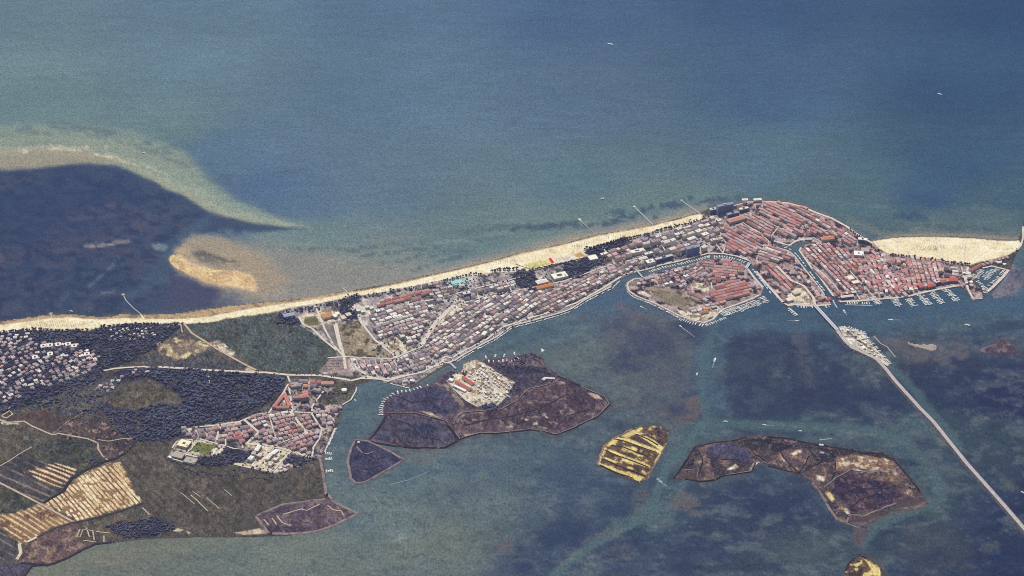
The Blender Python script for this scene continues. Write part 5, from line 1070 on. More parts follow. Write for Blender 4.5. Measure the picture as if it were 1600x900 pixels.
# the resort in the pines
district('pine resort', [(-60,535),(0,530),(60,536),(110,536),(150,548),(158,556),(150,572),(140,584),(128,590),(85,603),(50,614),(20,628),(-60,650)], A1((0,560),(330,420)), 21, (11,17), (10,13), (5,8), {'grey': .44, 'pale': .16, 'white': .08, 'pink': .32}, MX, .74, (6,16), kind='villa', phrase='pine resort', jitter=3)
district('pine resort north', A1((0,280),(60,275),(200,290),(240,340),(210,360),(0,360)), A1((0,330),(220,310)), 23, (11,17), (10,13), (5,8), {'grey': .5, 'pale': .35, 'white': .15}, MX, .68, (7,18), kind='villa', phrase='beach side of the pine resort', jitter=3)
district('pine camp', A1((650,270),(830,240),(960,250),(1000,290),(920,340),(850,340),(700,330)), A1((650,300),(960,270)), 17, (7,11), (6,8), (3,4), {'white': .4, 'grey': .4, 'pale': .2}, FL, .5, (6,14), kind='cabin', phrase='cabin park in the pines', jitter=2)
district('pine hamlet', A1((780,505),(900,500),(930,530),(900,550),(780,545),(560,640),(700,660),(790,600)), A1((790,520),(920,510)), 22, (10,15), (9,12), (5,7), {'grey': .5, 'pale': .4, 'pink': .1}, MX, .5, (7,16), kind='villa', phrase='hamlet south of the road', jitter=2)
district('pine east', A1((480,400),(620,470),(600,510),(500,560),(380,600),(420,520)), A1((400,560),(600,480)), 24, (12,18), (11,14), (5,8), {'grey': .5, 'pale': .35, 'pink': .15}, MX, .55, (7,18), kind='villa', phrase='east end of the pine resort', jitter=2)
# the town by the long beach
district('terraces', TZ((830,220),(1060,160),(1230,120),(1260,160),(1200,200),(1060,230),(960,260),(840,270)), TZ((850,250),(1200,160)), 22, (26,44), (12,15), (7,9), {'red': .8, 'orange': .15, 'pink': .05}, {'gable': 1}, .95, (3,7), kind='terrace row', phrase='red terraces by the beach trees')
district('west town', TZ((740,290),(840,275),(960,265),(1200,210),(1330,270),(1280,370),(1230,450),(1190,550),(1130,575),(1080,545),(1000,485),(870,510),(820,430),(760,330)), TZ((830,430),(1030,370)), 24, (14,24), (12,16), (8,13), {'grey': .38, 'pale': .27, 'pink': .2, 'white': .15}, MX, .93, (4,8), phrase='west quarter of the beach town')
district('beach blocks', TZ((1080,110),(1240,80),(1400,60),(1600,20),(1620,70),(1480,120),(1400,200),(1300,230),(1250,190),(1240,120)), TZ((1090,130),(1590,40)), 25, (15,24), (12,16), (9,14), {'grey': .36, 'pale': .36, 'pink': .28}, MX, .9, (4,9), phrase='beach front quarter')
district('boulevard bottom', TZ((1030,640),(1200,580),(1330,640),(1340,680),(1200,750),(1060,780),(980,790),(1010,700)), TZ((1050,720),(1300,640)), 24, (14,22), (12,15), (8,12), {'grey': .6, 'pale': .2, 'pink': .2}, MX, .85, (5,9), phrase='quarter beside the roundabout')
district('row cottages', TZ((640,670),(740,665),(960,665),(1000,680),(990,760),(900,790),(780,780)), TZ((700,680),(750,770)), 22, (12,26), (11,14), (7,9), {'grey': .5, 'pink': .4, 'pale': .1}, WF_, .92, (3,6), phrase='row cottages under the dry field')
district('south town', [(660,556),(676,518),(715,482),(745,470),(800,460),(848,450),(852,470),(815,498),(780,510),(757,530),(730,544),(704,556),(690,563)], [(690,550),(790,484)], 24, (13,21), (12,15), (8,13), {'grey': .40, 'pale': .28, 'white': .18, 'pink': .14}, MX, .94, (4,8), phrase='lagoon quarter of the town')
district('mid town', [(720,470),(735,455),(800,441),(838,432),(848,446),(800,454),(760,460),(716,476)], [(720,468),(838,438)], 24, (15,26), (12,16), (9,14), {'grey': .36, 'pale': .36, 'pink': .28}, MX, .92, (4,8), phrase='middle quarter above the boulevard')
district('canal town', [(850,450),(880,444),(920,430),(960,416),(985,412),(988,424),(962,436),(930,454),(905,468),(880,481),(855,490),(846,490),(836,494),(840,475)], [(850,484),(975,424)], 23, (13,20), (12,15), (8,12), {'grey': .32, 'pink': .38, 'pale': .30}, MX, .94, (4,7), phrase='quarter west of the footbridge')
district('hotel strip', [(920,412),(940,398),(985,384),(1020,370),(1080,354),(1112,338),(1136,350),(1128,376),(1104,394),(1082,400),(1050,406),(1010,418),(992,422),(980,410),(950,412)], [(930,408),(1090,356)], 30, (17,30), (14,19), (11,19), {'grey': .42, 'pale': .28, 'white': .15, 'pink': .15}, {'flat': .45, 'hip': .35, 'gable': .2}, .86, (6,12), kind='apartment block', phrase='hotel quarter by the beach')
# the old town
district('old town west', OZ((60,420),(200,350),(330,280),(400,300),(560,390),(480,540),(400,690),(280,680),(80,650),(60,560)), OZ((250,370),(420,460)), 20, (18,34), (11,14), (9,12), {'pink': .5, 'red': .35, 'grey': .15}, WF_, .97, (1,3), phrase='old town left of the harbour')
district('old town point', OZ((400,250),(480,170),(640,180),(800,210),(900,240),(990,330),(920,400),(800,400),(700,470),(560,385),(410,290)), OZ((480,200),(640,270)), 20, (18,32), (11,14), (9,12), {'red': .45, 'pink': .45, 'grey': .1}, WF_, .96, (1,3), phrase='old town point by the sea wall')
district('old town court', OZ((620,420),(780,430),(900,480),(900,520),(780,520),(720,550),(640,560),(560,520)), OZ((620,440),(760,520)), 21, (18,30), (12,14), (9,12), {'pink': .6, 'red': .3, 'grey': .1}, WF_, .95, (1,4), phrase='old town above the basin')
district('old town promenade', OZ((900,310),(1010,340),(1200,450),(1340,530),(1330,600),(1180,560),(1060,500),(920,480),(870,420)), OZ((950,380),(1150,500)), 20, (15,26), (11,14), (9,13), {'pink': .55, 'red': .3, 'pale': .15}, WF_, .95, (1,4), phrase='old town along the promenade')
district('sea wall houses', OZ((240,150),(350,150),(480,145),(470,210),(400,240),(240,200)), OZ((250,180),(470,170)), 22, (18,30), (13,16), (9,12), {'red': .4, 'pink': .3, 'white': .3}, MX, .85, (4,8), phrase='sea wall west of the old town')
district('new old town', OZ((780,660),(860,580),(940,560),(1080,580),(1280,650),(1280,720),(1500,640),(1570,690),(1600,720)) + HZ((1600,130),(1600,400),(1400,370),(1300,340),(1120,370),(920,400),(860,330),(700,160),(620,60)), HZ((640,60),(900,330)), 21, (13,24), (11,14), (9,13), {'red': .38, 'pink': .45, 'pale': .1, 'grey': .07}, WF_, .96, (2,5), phrase='quarter right of the harbour canal')
district('beach quarter', MZ((150,330),(300,410),(480,400),(640,410),(800,440),(820,470),(800,640),(640,700),(570,720),(470,740),(380,740),(200,760),(130,740),(0,700),(0,430),(120,400)), MZ((480,420),(540,640)), 21, (13,22), (11,14), (9,13), {'red': .3, 'pink': .5, 'pale': .14, 'grey': .06}, WF_, .95, (2,6), phrase='quarter below the right beach')
district('marina blocks', MZ((820,470),(1000,470),(1010,560),(960,640),(820,640)), MZ((830,520),(1000,540)), 26, (16,30), (13,16), (10,14), {'pale': .4, 'red': .3, 'grey': .3}, MX, .85, (5,9), phrase='blocks beside the marina')
district('marina point', MZ((1180,450),(1350,405),(1500,360),(1480,400),(1430,470),(1290,460),(1190,480)), MZ((1190,460),(1450,380)), 20, (12,18), (10,12), (5,8), {'pink': .4, 'white': .3, 'grey': .3}, MX, .8, (4,9), phrase='strip above the marina basin')
district('marina left', MZ((1000,480),(1110,500),(1090,600),(1130,690),(1110,760),(1070,700),(1020,620)), MZ((1040,500),(1080,700)), 20, (10,16), (9,11), (5,8), {'pale': .5, 'pink': .3, 'grey': .2}, MX, .75, (4,9), phrase='yards left of the marina basin')
district('harbour tongue', HZ((210,110),(330,90),(470,250),(580,310),(560,320),(440,370),(400,370)), HZ((220,120),(400,300)), 20, (20,36), (11,14), (9,12), {'red': .75, 'pink': .25}, {'gable': .7, 'hip': .3}, .97, (1,3), kind='terrace row', phrase='harbour tongue')
district('harbour side', HZ((480,120),(560,20),(640,100),(840,380),(850,460),(740,460),(700,420),(600,290),(520,230)), HZ((560,120),(700,300)), 22, (16,28), (12,14), (8,11), {'pink': .4, 'grey': .3, 'red': .2, 'pale': .1}, MX, .9, (3,7), phrase='left side of the harbour canal')
district('basin head', OZ((390,720),(470,580),(560,600),(700,650),(730,700),(640,740),(560,740),(480,800)), OZ((460,600),(700,680)), 20, (24,40), (11,14), (9,12), {'red': .3, 'pink': .5, 'pale': .2}, WF_, .95, (2,4), kind='terrace row', phrase='head of the harbour tongue')
# the islet
district('islet terraces', IZ((930,480),(1000,400),(1160,340),(1340,420),(1340,480),(1200,540),(1030,600),(960,570)), IZ((1000,500),(1330,420)), 20, (24,44), (11,14), (8,11), {'red': .85, 'pink': .15}, {'gable': .7, 'hip': .3}, .97, (1,3), kind='terrace row', phrase='red rows of the canal islet')
district('islet north', IZ((800,190),(960,165),(1100,170),(1240,225),(1270,300),(1160,335),(1000,395),(940,400),(920,300),(850,240)), IZ((820,210),(1230,250)), 20, (15,28), (11,14), (8,11), {'red': .6, 'pink': .3, 'grey': .1}, WF_, .95, (1,4), phrase='north end of the canal islet')
district('islet middle', IZ((700,230),(830,220),(900,270),(930,340),(920,420),(840,380),(740,370),(700,440),(600,440),(640,380)), IZ((640,420),(880,300)), 21, (14,24), (11,14), (8,11), {'grey': .45, 'pale': .2, 'pink': .35}, MX, .88, (3,7), phrase='middle of the canal islet')
district('islet west', IZ((270,345),(400,300),(550,265),(700,232),(640,370),(580,430),(480,420),(400,380),(300,400),(230,430),(190,400)), IZ((270,350),(680,245)), 22, (13,19), (11,14), (7,10), {'grey': .3, 'pale': .25, 'pink': .35, 'red': .1}, MX, .86, (4,8), phrase='west end of the canal islet')
district('islet yard', IZ((700,460),(780,460),(900,540),(960,570),(900,580),(760,560)), IZ((700,470),(900,560)), 20, (24,40), (11,14), (8,10), {'grey': .5, 'red': .3, 'pink': .2}, {'gable': 1}, .9, (3,6), kind='terrace row', phrase='long sheds of the canal islet')
district('islet quay', IZ((680,640),(860,600),(990,590),(1000,620),(860,690),(720,680)), IZ((690,660),(980,600)), 20, (20,34), (10,13), (6,9), {'orange': .35, 'pale': .4, 'pink': .25}, {'gable': .7, 'flat': .3}, .85, (4,9), kind='terrace row', phrase='boatyard of the canal islet')
# holiday camp on the marsh
district('marsh camp', EZ((770,100),(830,115),(930,180),(1005,225),(960,300),(900,360),(800,290),(720,190)), EZ((740,120),(980,300)), 16, (9,13), (6,8), (3,4), {'white': .5, 'pale': .5}, {'gable': .5, 'flat': .5}, .55, (4,10), kind='cabin', phrase='holiday camp on the marsh')
district('marsh camp south', EZ((660,265),(780,300),(880,360),(790,370),(720,330)), EZ((660,270),(860,360)), 17, (8,12), (6,8), (3,4), {'white': .5, 'pale': .5}, FL, .5, (5,12), kind='cabin', phrase='lower end of the holiday camp')
district('boat sheds', TZ((880,810),(1000,790),(1100,790),(1180,800),(1120,850),(1040,850)), TZ((900,820),(1150,820)), 22, (12,20), (10,13), (5,8), {'grey': .5, 'pale': .3, 'pink': .2}, MX, .7, (6,12), phrase='quay by the channel narrows')

def label_for(r):
    col = {'red': 'red-tiled', 'pink': 'pink-tiled', 'grey': 'grey', 'pale': 'pale', 'white': 'white', 'orange': 'orange-tiled'}[r['pk']]
    kn = {'house': 'house', 'villa': 'villa', 'cabin': 'cabin', 'terrace row': 'terrace', 'apartment block': 'block'}[r['kind']]
    rf = {'gable': 'gabled', 'hip': 'hipped', 'flat': 'flat-roofed'}[r['roof']]
    a, b2 = r['where'].split(' in the '); a = a.replace(' the ', ' '); b2 = b2.replace(' the ', ' ').rstrip(', ')
    s_ = '%s %s %s, %s in the %s, %s' % (col, rf, kn, a, b2, r['dist'])
    if len(s_.split()) > 16: s_ = '%s %s %s, %s in %s, %s' % (col, rf, kn, a, b2, r['dist'])
    if len(s_.split()) > 16: s_ = '%s %s, %s in %s, %s' % (col, kn, a, b2, r['dist'])
    if len(s_.split()) > 16: s_ = '%s, %s in %s, %s' % (kn, a, b2, r['dist'])
    return s_
def emit_building(r):
    nm = r['kind'].replace(' ', '_') if r['kind'] != 'villa' else 'villa'
    WV, WF, RV, RF = wing(r, house_geo(r['w'], r['d'], r['h'], r['roof'], r['rh']))
    o = empty(nm, r['x'], r['y'], .8, r['a'])
    tag(o, label_for(r), r['kind'] if r['kind'] != 'terrace row' else 'terrace', r['dist'] + ' ' + ('houses' if r['kind'] == 'house' else r['kind'] + 's'))
    mobj('wall', mesh('wall', WV, WF, M_WALL, col=jit_col(r['wc'])), o)
    rf = mobj('roof', mesh('roof', RV, RF, M_ROOF, col=jit_col(r['rc'], 10)), o)
    if r['roof'] == 'flat':
        x = r['w'] * rnd.uniform(-.25, .25); boxobj('stair_head', rf, M_WALL, x - 1.8, x + 1.8, -1.6, 1.6, r['h'] + .3, r['h'] + 3, alb(r['wc']))
    elif r['kind'] in ('house', 'villa'):
        x = r['w'] * rnd.uniform(-.25, .25); y = r['d'] * .18 * rnd.choice((-1, 1)); boxobj('chimney', rf, M_WALL, x - .5, x + .5, y - .5, y + .5, r['h'] + .5, r['h'] + r['rh'] + .9, alb(r['wc']))
bykind = {}
for r in RECS: bykind.setdefault(r['kind'], []).append(r)
FAR = {}
for k_, L in bykind.items():
    def shown(r):
        u, v = r['px']; dd = (Vector((r['x'], r['y'], 0)) - CAM).length
        return -(r['w'] * r['d'] + r['w'] * r['h']) / dd ** 2 if -6 < u < 1606 and v < 905 else 0
    L.sort(key=shown)
    vis = [r for r in L if shown(r) < 0]
    for r in vis[:300]: emit_building(r)
    if len(vis) > 300:
        V, F, mi, cl = [], [], [], []
        for r in vis[300:]:
            ca, sa = cos(r['a']), sin(r['a'])
            WV, WF, RV, RF = wing(r, house_geo(r['w'], r['d'], r['h'], r['roof'], r['rh']))
            for VV, FF, c, m_ in ((WV, WF, jit_col(r['wc']), 0), (RV, RF, jit_col(r['rc'], 10), 1)):
                n = len(V); V += [(r['x'] + x * ca - y * sa, r['y'] + x * sa + y * ca, z + .8) for x, y, z in VV]
                F += [tuple(i + n for i in f) for f in FF]; mi += [m_] * len(FF); cl += [c] * len(VV)
        tag(mobj('distant_houses', mesh('distant_houses', V, F, [M_WALL, M_ROOF], mi, cl)), kind='stuff')
    print('KIND', k_, len(vis))

# ------------------------------------------------------------------ trees
ico = None
def ico20():
    p = (1 + 5 ** .5) / 2
    v = np.array([(-1,p,0),(1,p,0),(-1,-p,0),(1,-p,0),(0,-1,p),(0,1,p),(0,-1,-p),(0,1,-p),(p,0,-1),(p,0,1),(-p,0,-1),(-p,0,1)], float)
    v /= np.linalg.norm(v[0])
    f = np.array([(0,11,5),(0,5,1),(0,1,7),(0,7,10),(0,10,11),(1,5,9),(5,11,4),(11,10,2),(10,7,6),(7,1,8),(3,9,4),(3,4,2),(3,2,6),(3,6,8),(3,8,9),(4,9,5),(2,4,11),(6,2,10),(8,6,7),(9,8,1)])
    return v, f
IV, IF = ico20()
def crown_lumps(n, rng_, flat=.75):
    """a crown of a few uneven lumps round the top of a trunk (unit radius)"""
    V, F = [], []
    for k in range(n):
        c = np.array([rng_.uniform(-.55, .55), rng_.uniform(-.55, .55), rng_.uniform(.1, .9)]) if k else np.array([0, 0, .55])
        s_ = rng_.uniform(.42, .68)
        v = IV * (1 + rng_.uniform(-.28, .28, (12, 1))) * s_ * np.array([1, 1, flat]) + c
        F.append(IF + 12 * k); V.append(v)
    return np.vstack(V), np.vstack(F)
def trunk_np(h):
    a = np.arange(5) * 2 * pi / 5
    lo = np.stack([np.cos(a) * .09, np.sin(a) * .09, np.zeros(5)], 1); hi = np.stack([np.cos(a) * .05, np.sin(a) * .05, np.full(5, h)], 1)
    return np.vstack([lo, hi]), np.array([(i, (i + 1) % 5, 5 + i) for i in range(5)] + [((i + 1) % 5, 5 + (i + 1) % 5, 5 + i) for i in range(5)])
TPL = []
for k in range(8):
    v, f = crown_lumps(4, nrng); tv, tf = trunk_np(.9)
    TPL.append((v + np.array([0, 0, .55]), f, tv, tf))
TREECOL = [(96,100,124),(102,106,126),(88,92,120),(104,110,120),(96,98,126),(108,110,120)]
def stuff_trees(name, spots, cols=TREECOL, hmul=1.0):
    """many trees as one mesh: every tree has its own trunk and lumpy crown"""
    Vs, Fs, Cs, Ms = [], [], [], []; n = 0
    bark = np.array([.07, .055, .045])
    for (x, y, r) in spots:
        v, f, tv, tf = TPL[rnd.randrange(8)]; a = rnd.uniform(0, 2 * pi); ca, sa = cos(a), sin(a); hh = r * hmul * rnd.uniform(.4, .72)
        c = np.array(jit_col(cols[rnd.randrange(len(cols))], 5)) * (1 + .35 * mnoise.noise(Vector((x / 55, y / 55, 4.4))))
        for vv, ff, cc, m_ in ((v, f, c, 0), (tv, tf, bark, 1)):
            w_ = np.empty_like(vv); w_[:, 0] = (vv[:, 0] * ca - vv[:, 1] * sa) * r + x; w_[:, 1] = (vv[:, 0] * sa + vv[:, 1] * ca) * r + y; w_[:, 2] = vv[:, 2] * hh + .6
            Vs.append(w_); Fs.append(ff + n); n += len(vv); Cs.append(np.repeat(cc[None], len(vv), 0)); Ms.append(np.full(len(ff), m_))
    V = np.vstack(Vs).astype(np.float32); F = np.vstack(Fs).astype(np.int32); C = np.ones((len(V), 4), np.float32); C[:, :3] = np.vstack(Cs)
    me = bpy.data.meshes.new(name); me.vertices.add(len(V)); me.vertices.foreach_set('co', V.ravel())
    me.loops.add(F.size); me.loops.foreach_set('vertex_index', F.ravel()); me.polygons.add(len(F)); me.polygons.foreach_set('loop_start', (np.arange(len(F)) * 3).astype(np.int32))
    me.materials.append(M_LEAF); me.materials.append(M_BARK); me.polygons.foreach_set('material_index', np.concatenate(Ms).astype(np.int32))
    me.update(calc_edges=True); ca_ = me.attributes.new('Col', 'FLOAT_COLOR', 'POINT'); ca_.data.foreach_set('color', C.ravel())
    me.polygons.foreach_set('use_smooth', np.ones(len(F), bool))
    return tag(mobj(name, me), kind='stuff')
BUILT = {}
for r in RECS: BUILT.setdefault((int(r['x'] // 40), int(r['y'] // 40)), []).append(r)
def near_house(x, y, m):
    i, j = int(x // 40), int(y // 40)
    for a in (-1, 0, 1):
        for b2 in (-1, 0, 1):
            for r in BUILT.get((i + a, j + b2), ()):
                dx, dy = x - r['x'], y - r['y']; ca, sa = cos(-r['a']), sin(-r['a'])
                if abs(dx * ca - dy * sa) < r['w'] / 2 + m and abs(dx * sa + dy * ca) < r['d'] / 2 + m: return True
    return False
def scatter(px, spacing, rr, fill=.9, clump=None, avoid=True, seed=0):
    P = W(px); xs = [p[0] for p in P]; ys = [p[1] for p in P]; out = []
    x = min(xs)
    while x < max(xs):
        y = min(ys)
        while y < max(ys):
            a, b2 = x + rnd.uniform(-.5, .5) * spacing, y + rnd.uniform(-.5, .5) * spacing
            y += spacing
            if rnd.random() > fill: continue
            if clump is not None and mnoise.noise(Vector((a / clump, b2 / clump, seed * 5.0))) < rnd.uniform(-.25, .25): continue
            if not inpoly(a, b2, P): continue
            u, v = PX(a, b2)
            if u < -25 or u > 1625 or v > 925: continue
            r = rnd.uniform(*rr) * (1 + .55 * mnoise.noise(Vector((a / 38, b2 / 38, 2.2)))) * rnd.choice((.7, 1, 1, 1.2))
            if mnoise.noise(Vector((a / 70, b2 / 70, 9.1))) > .42 and rnd.random() < .6: continue
            if avoid and near_house(a, b2, r * .7): continue
            out.append((a, b2, r))
        x += spacing
    return out
WOOD = []
WOOD += scatter([(195,577),(250,576),(330,580),(443,590),(441,602),(431,622),(400,640),(375,651),(340,659),(296,667),(285,678),(262,688),(240,682),(215,640),(255,630),(284,640),(284,616),(260,600),(230,588),(200,590)], 9.0, (5,7.5), .95)
WOOD += scatter(A1((640,770),(780,770),(960,790),(1060,820),(1040,900),(900,950),(800,930),(700,850)), 10, (3.5,7), .85)
WOOD += scatter([(165,650),(240,682),(262,690),(215,690),(180,670)], 9.5, (4,6), .8)
WOOD += scatter(WOODF, 9.5, (4,7), .85)
WOOD += scatter(A1((130,700),(300,690),(420,620),(560,560),(700,570),(660,680),(640,760),(560,800),(420,800),(240,740)), 12, (3.5,6), .75, 60)
WOOD += scatter(A1((330,890),(430,830),(520,790),(620,800),(740,890),(840,950),(820,1010),(690,1080),(560,1010),(400,960)), 16, (2.5,4.5), .6, 50, seed=3)
WOOD += scatter(A2((660,590),(760,560),(850,560),(950,530),(1060,545),(1100,580),(1090,605),(1000,640),(940,660),(800,665),(720,640)), 9, (3.5,5.5), .95)
WOOD += scatter(A2((220,90),(340,60),(560,60),(600,150),(640,190),(560,220),(480,150),(340,130),(260,120)), 13, (3,5), .7, 50, seed=4)
WOOD += scatter(VZ((500,625),(620,640),(680,640),(700,690),(640,720),(540,730),(450,760),(330,740),(290,690),(380,680),(460,660)), 10, (4,6), .95)
WOOD += scatter(VZ((940,660),(1010,680),(1080,700),(1140,700),(1060,730),(990,765),(960,740),(900,740)), 10, (4,6), .95)
WOOD += scatter(VZ((640,745),(740,770),(820,790),(900,795),(850,810),(700,790)), 10, (3.5,5.5), .8)
WOOD += scatter(VZ((280,735),(450,760),(640,720),(720,800),(720,830),(560,790),(400,770)), 13, (3,5), .6, 60, seed=5)
WOOD += scatter(UZ((780,250),(830,265),(870,250),(890,320),(900,440),(830,430),(760,400),(720,360),(700,300)), 10, (4,6.5), .9)
WOOD += scatter(UZ((1100,210),(1220,180),(1300,150),(1400,190),(1410,210),(1300,270),(1260,310),(1170,340),(1120,300)), 9.5, (4,6.5), .95)
WOOD += scatter(UZ((1270,130),(1300,90),(1500,30),(1580,0),(1620,30),(1460,170),(1400,190)), 11, (4,6), .85)
WOOD += scatter(TZ((560,190),(700,150),(720,200),(640,240),(690,290),(700,340),(620,350),(560,290),(520,230)), 10, (4,6), .92)
WOOD += scatter(TZ((60,330),(110,300),(220,330),(260,390),(160,390),(90,380)), 10, (4,6), .92); WOOD += scatter(TZ((0,350),(60,330),(90,380),(60,420)), 12, (3.5,5.5), .8)
WOOD += scatter(TZ((60,290),(200,270),(400,225),(560,195),(700,160),(860,130),(1000,105),(1180,75),(1190,110),(1000,140),(860,165),(700,195),(560,230),(420,250),(360,290),(200,300),(80,315)), 9.5, (4,6), .78)
WOOD += scatter(TZ((990,640),(1060,660),(1090,700),(1060,760),(1000,720)), 10, (4,6), .9)
WOOD += scatter(EZ((840,150),(920,110),(1000,70),(1100,48),(1160,65),(1160,90),(1080,110),(1020,130),(900,135)), 10, (3.5,5.5), .9)
WOOD += scatter(EZ((800,360),(870,340),(910,370),(900,390),(830,390)), 9, (4,6), .95); WOOD += scatter(EZ((940,280),(1000,230),(1040,250),(980,300)), 10, (3.5,5), .8)
WOOD += scatter(EZ((700,150),(730,140),(740,190),(700,180)), 9, (3.5,5), .8); WOOD += scatter(EZ((540,190),(600,160),(690,130),(660,190),(600,210)), 12, (3.5,5), .6)
WOOD += scatter(YZ((500,125),(560,115),(630,150),(635,200),(590,190),(540,160)), 11, (3,4.5), .75); WOOD += scatter(D2((250,90),(420,110),(420,180),(320,200),(260,130)), 12, (2.5,4), .6, 40)
WOOD += scatter(D2((830,240),(900,320),(960,390),(930,400),(850,310)), 14, (2.5,4), .5); WOOD += scatter([(1322,890),(1332,874),(1346,867),(1350,872),(1336,880)], 10, (2.5,4), .7)
WOOD += scatter(MZ((1180,440),(1350,400),(1480,360),(1545,310),(1550,335),(1480,390),(1350,425)), 10, (3,4.5), .8); WOOD += scatter(D2((570,580),(620,585),(610,605),(580,600)), 8, (2.5,3.5), .9)
# town gardens and street trees between the houses
GARD = []
for px_, sp, fl in (([(600,462),(700,442),(790,425),(830,425),(915,405),(1015,364),(1110,332),(1136,350),(1104,396),(1057,408),(1012,420),(960,438),(913,466),(850,494),(775,524),(697,568),(640,590),(560,580),(600,520)], 13, .62), (VILL, 14, .55), (IZ((200,400),(400,300),(700,230),(930,300),(920,430),(740,380),(640,440),(480,430),(300,410)), 12, .7), (HZ((480,120),(560,20),(640,100),(840,380),(700,420),(600,290),(520,230)), 13, .4),
                   (MZ((0,430),(300,410),(800,440),(800,640),(400,740),(0,700)), 16, .28), (OZ((250,150),(900,300),(1300,500),(1290,640),(700,520),(380,690),(60,640),(60,430)), 18, .22), (HZ((640,60),(1600,130),(1600,380),(900,400)), 17, .25), (HZ((1430,110),(1510,100),(1520,170),(1430,175)), 10, 1), (EZ((700,110),(930,180),(1010,220),(960,300),(900,365),(650,260)), 16, .4), (A1((960,560),(1100,620),(1140,560),(980,500)), 12, .6)):
    GARD += scatter(px_, sp, (2.6, 4.6), fl)
# hedges along lanes and dykes in the fields
def along(px, sp, rr, off=5, both=True):
    P = W(px); out = []
    for (a, b2) in zip(P, P[1:]):
        L = hypot(b2[0] - a[0], b2[1] - a[1]); k = max(1, int(L / sp))
        for i in range(k):
            t_ = (i + rnd.random()) / k; nx, ny = -(b2[1] - a[1]) / L, (b2[0] - a[0]) / L; s_ = rnd.choice((-1, 1)) * off if both else off
            out.append((a[0] + (b2[0] - a[0]) * t_ + nx * s_ + rnd.uniform(-2, 2), a[1] + (b2[1] - a[1]) * t_ + ny * s_ + rnd.uniform(-2, 2), rnd.uniform(*rr)))
    return out
HEDGE = along(A2((720,170),(790,130),(840,80),(850,50)), 7, (3,5), 3) + along(A2((430,320),(450,290),(540,240),(660,185),(720,170)), 9, (2,3.5), 3) + along([(262,716),(300,738),(340,742),(400,748),(450,746)], 8, (3,5), 3)
HEDGE += along(A1((990,500),(1160,510),(1300,520),(1440,527)), 9, (3,4.5), 9) + along(B1((0,540),(200,552),(400,556),(600,588)), 11, (2.5,4), 10) + along(B1((600,545),(720,560),(880,550),(1000,515),(1140,470)), 9, (3,4.5), 9)
HEDGE += along(A1((790,410),(930,340),(1030,270)), 9, (3,4.5), 3) + along(A1((330,890),(430,830),(520,790),(600,760)), 9, (2.5,4), 4) + along(VZ((200,480),(300,470),(450,450),(600,435),(720,380),(800,370),(900,235),(930,130)), 7, (3,4.5), 7, False)
HEDGE += along(A2((500,740),(600,700),(800,680)), 10, (2,3.5), 2) + along(A2((700,630),(790,640),(800,660)), 6, (3,4.5), 2) + along(EZ((1190,130),(1260,170),(1400,240),(1540,300)), 22, (1.5,2.5), 3) + along(EZ((170,530),(200,490),(240,430)), 10, (2,3.5), 3)
HEDGE += along(D2((0,30),(250,70),(450,100),(720,133)), 12, (1.8,3), 3) + along(YZ((800,300),(825,262),(1100,217),(1180,186)), 12, (1.8,3), 3) + along(VZ((1230,480),(1170,660)), 10, (2,3.5), 9) + along(KZ((150,210),(190,270),(240,320),(330,370)), 10, (2.5,4), 4)
HEDGE += along([(1577,402),(1590,389)], 6, (2,3), 2) + along(TZ((610,150),(650,240),(700,330)), 7, (3,4.5), 5)
stuff_trees('woodland', WOOD)
stuff_trees('garden_trees', GARD)
stuff_trees('hedgerow_bushes', HEDGE)
print('TREES', len(WOOD), len(GARD), len(HEDGE))

# single trees that stand apart: pines in rows along the beaches, trunk and leafy crown
def leafy_crown(rng_):
    V, F = [], []
    cl = [(rng_.uniform(-.55, .55), rng_.uniform(-.55, .55), rng_.uniform(.75, 1.5)) for _ in range(9)]
    for c in cl:
        for _ in range(16):
            d = rng_.normal(0, 1, 3); d /= np.linalg.norm(d); p = np.array(c) + d * rng_.uniform(.2, .42)
            t1 = np.cross(d, [0, 0, 1]); t1 = t1 / (np.linalg.norm(t1) + 1e-6); t1 = t1 + rng_.normal(0, .3, 3); t2 = np.cross(d, t1) + rng_.normal(0, .25, 3)
            s_ = rng_.uniform(.13, .22); n = len(V)
            V += [tuple(p - t1 * s_), tuple(p + t2 * s_ * .8), tuple(p + t1 * s_), tuple(p - t2 * s_ * .8)]; F.append((n, n + 1, n + 2, n + 3))
    return V, F
def limbs():
    V, F = [], []
    def limb(a, b2, r0, r1):
        a, b2 = Vector(a), Vector(b2); d = (b2 - a).normalized(); s_ = d.orthogonal().normalized(); t_ = d.cross(s_); n = len(V)
        for p, r in ((a, r0), (b2, r1)):
            for k in range(5):
                e = k * 2 * pi / 5; V.append(tuple(p + s_ * cos(e) * r + t_ * sin(e) * r))
        for k in range(5): F.append((n + k, n + (k + 1) % 5, n + 5 + (k + 1) % 5, n + 5 + k))
    limb((0, 0, 0), (0.02, 0, .7), .085, .055)
    for k in range(4):
        e = k * pi / 2 + .4; limb((0.02, 0, .62), (cos(e) * .4, sin(e) * .4, 1.05), .045, .02)
    return V, F
CROWNS = [mesh('crown', *leafy_crown(nrng), M_LEAF, col=jit_col(TREECOL[k], 5)) for k in range(5)]
TRUNK = mesh('trunk', *limbs(), M_BARK)
def lone_tree(x, y, r, label, group, z=.7):
    o = empty('pine_tree', x, y, z, rnd.uniform(0, 6.28)); o.scale = (r, r, r * rnd.uniform(.95, 1.25))
    tag(o, label, 'tree', group); mobj('trunk', TRUNK, o); mobj('crown', CROWNS[rnd.randrange(5)], o)
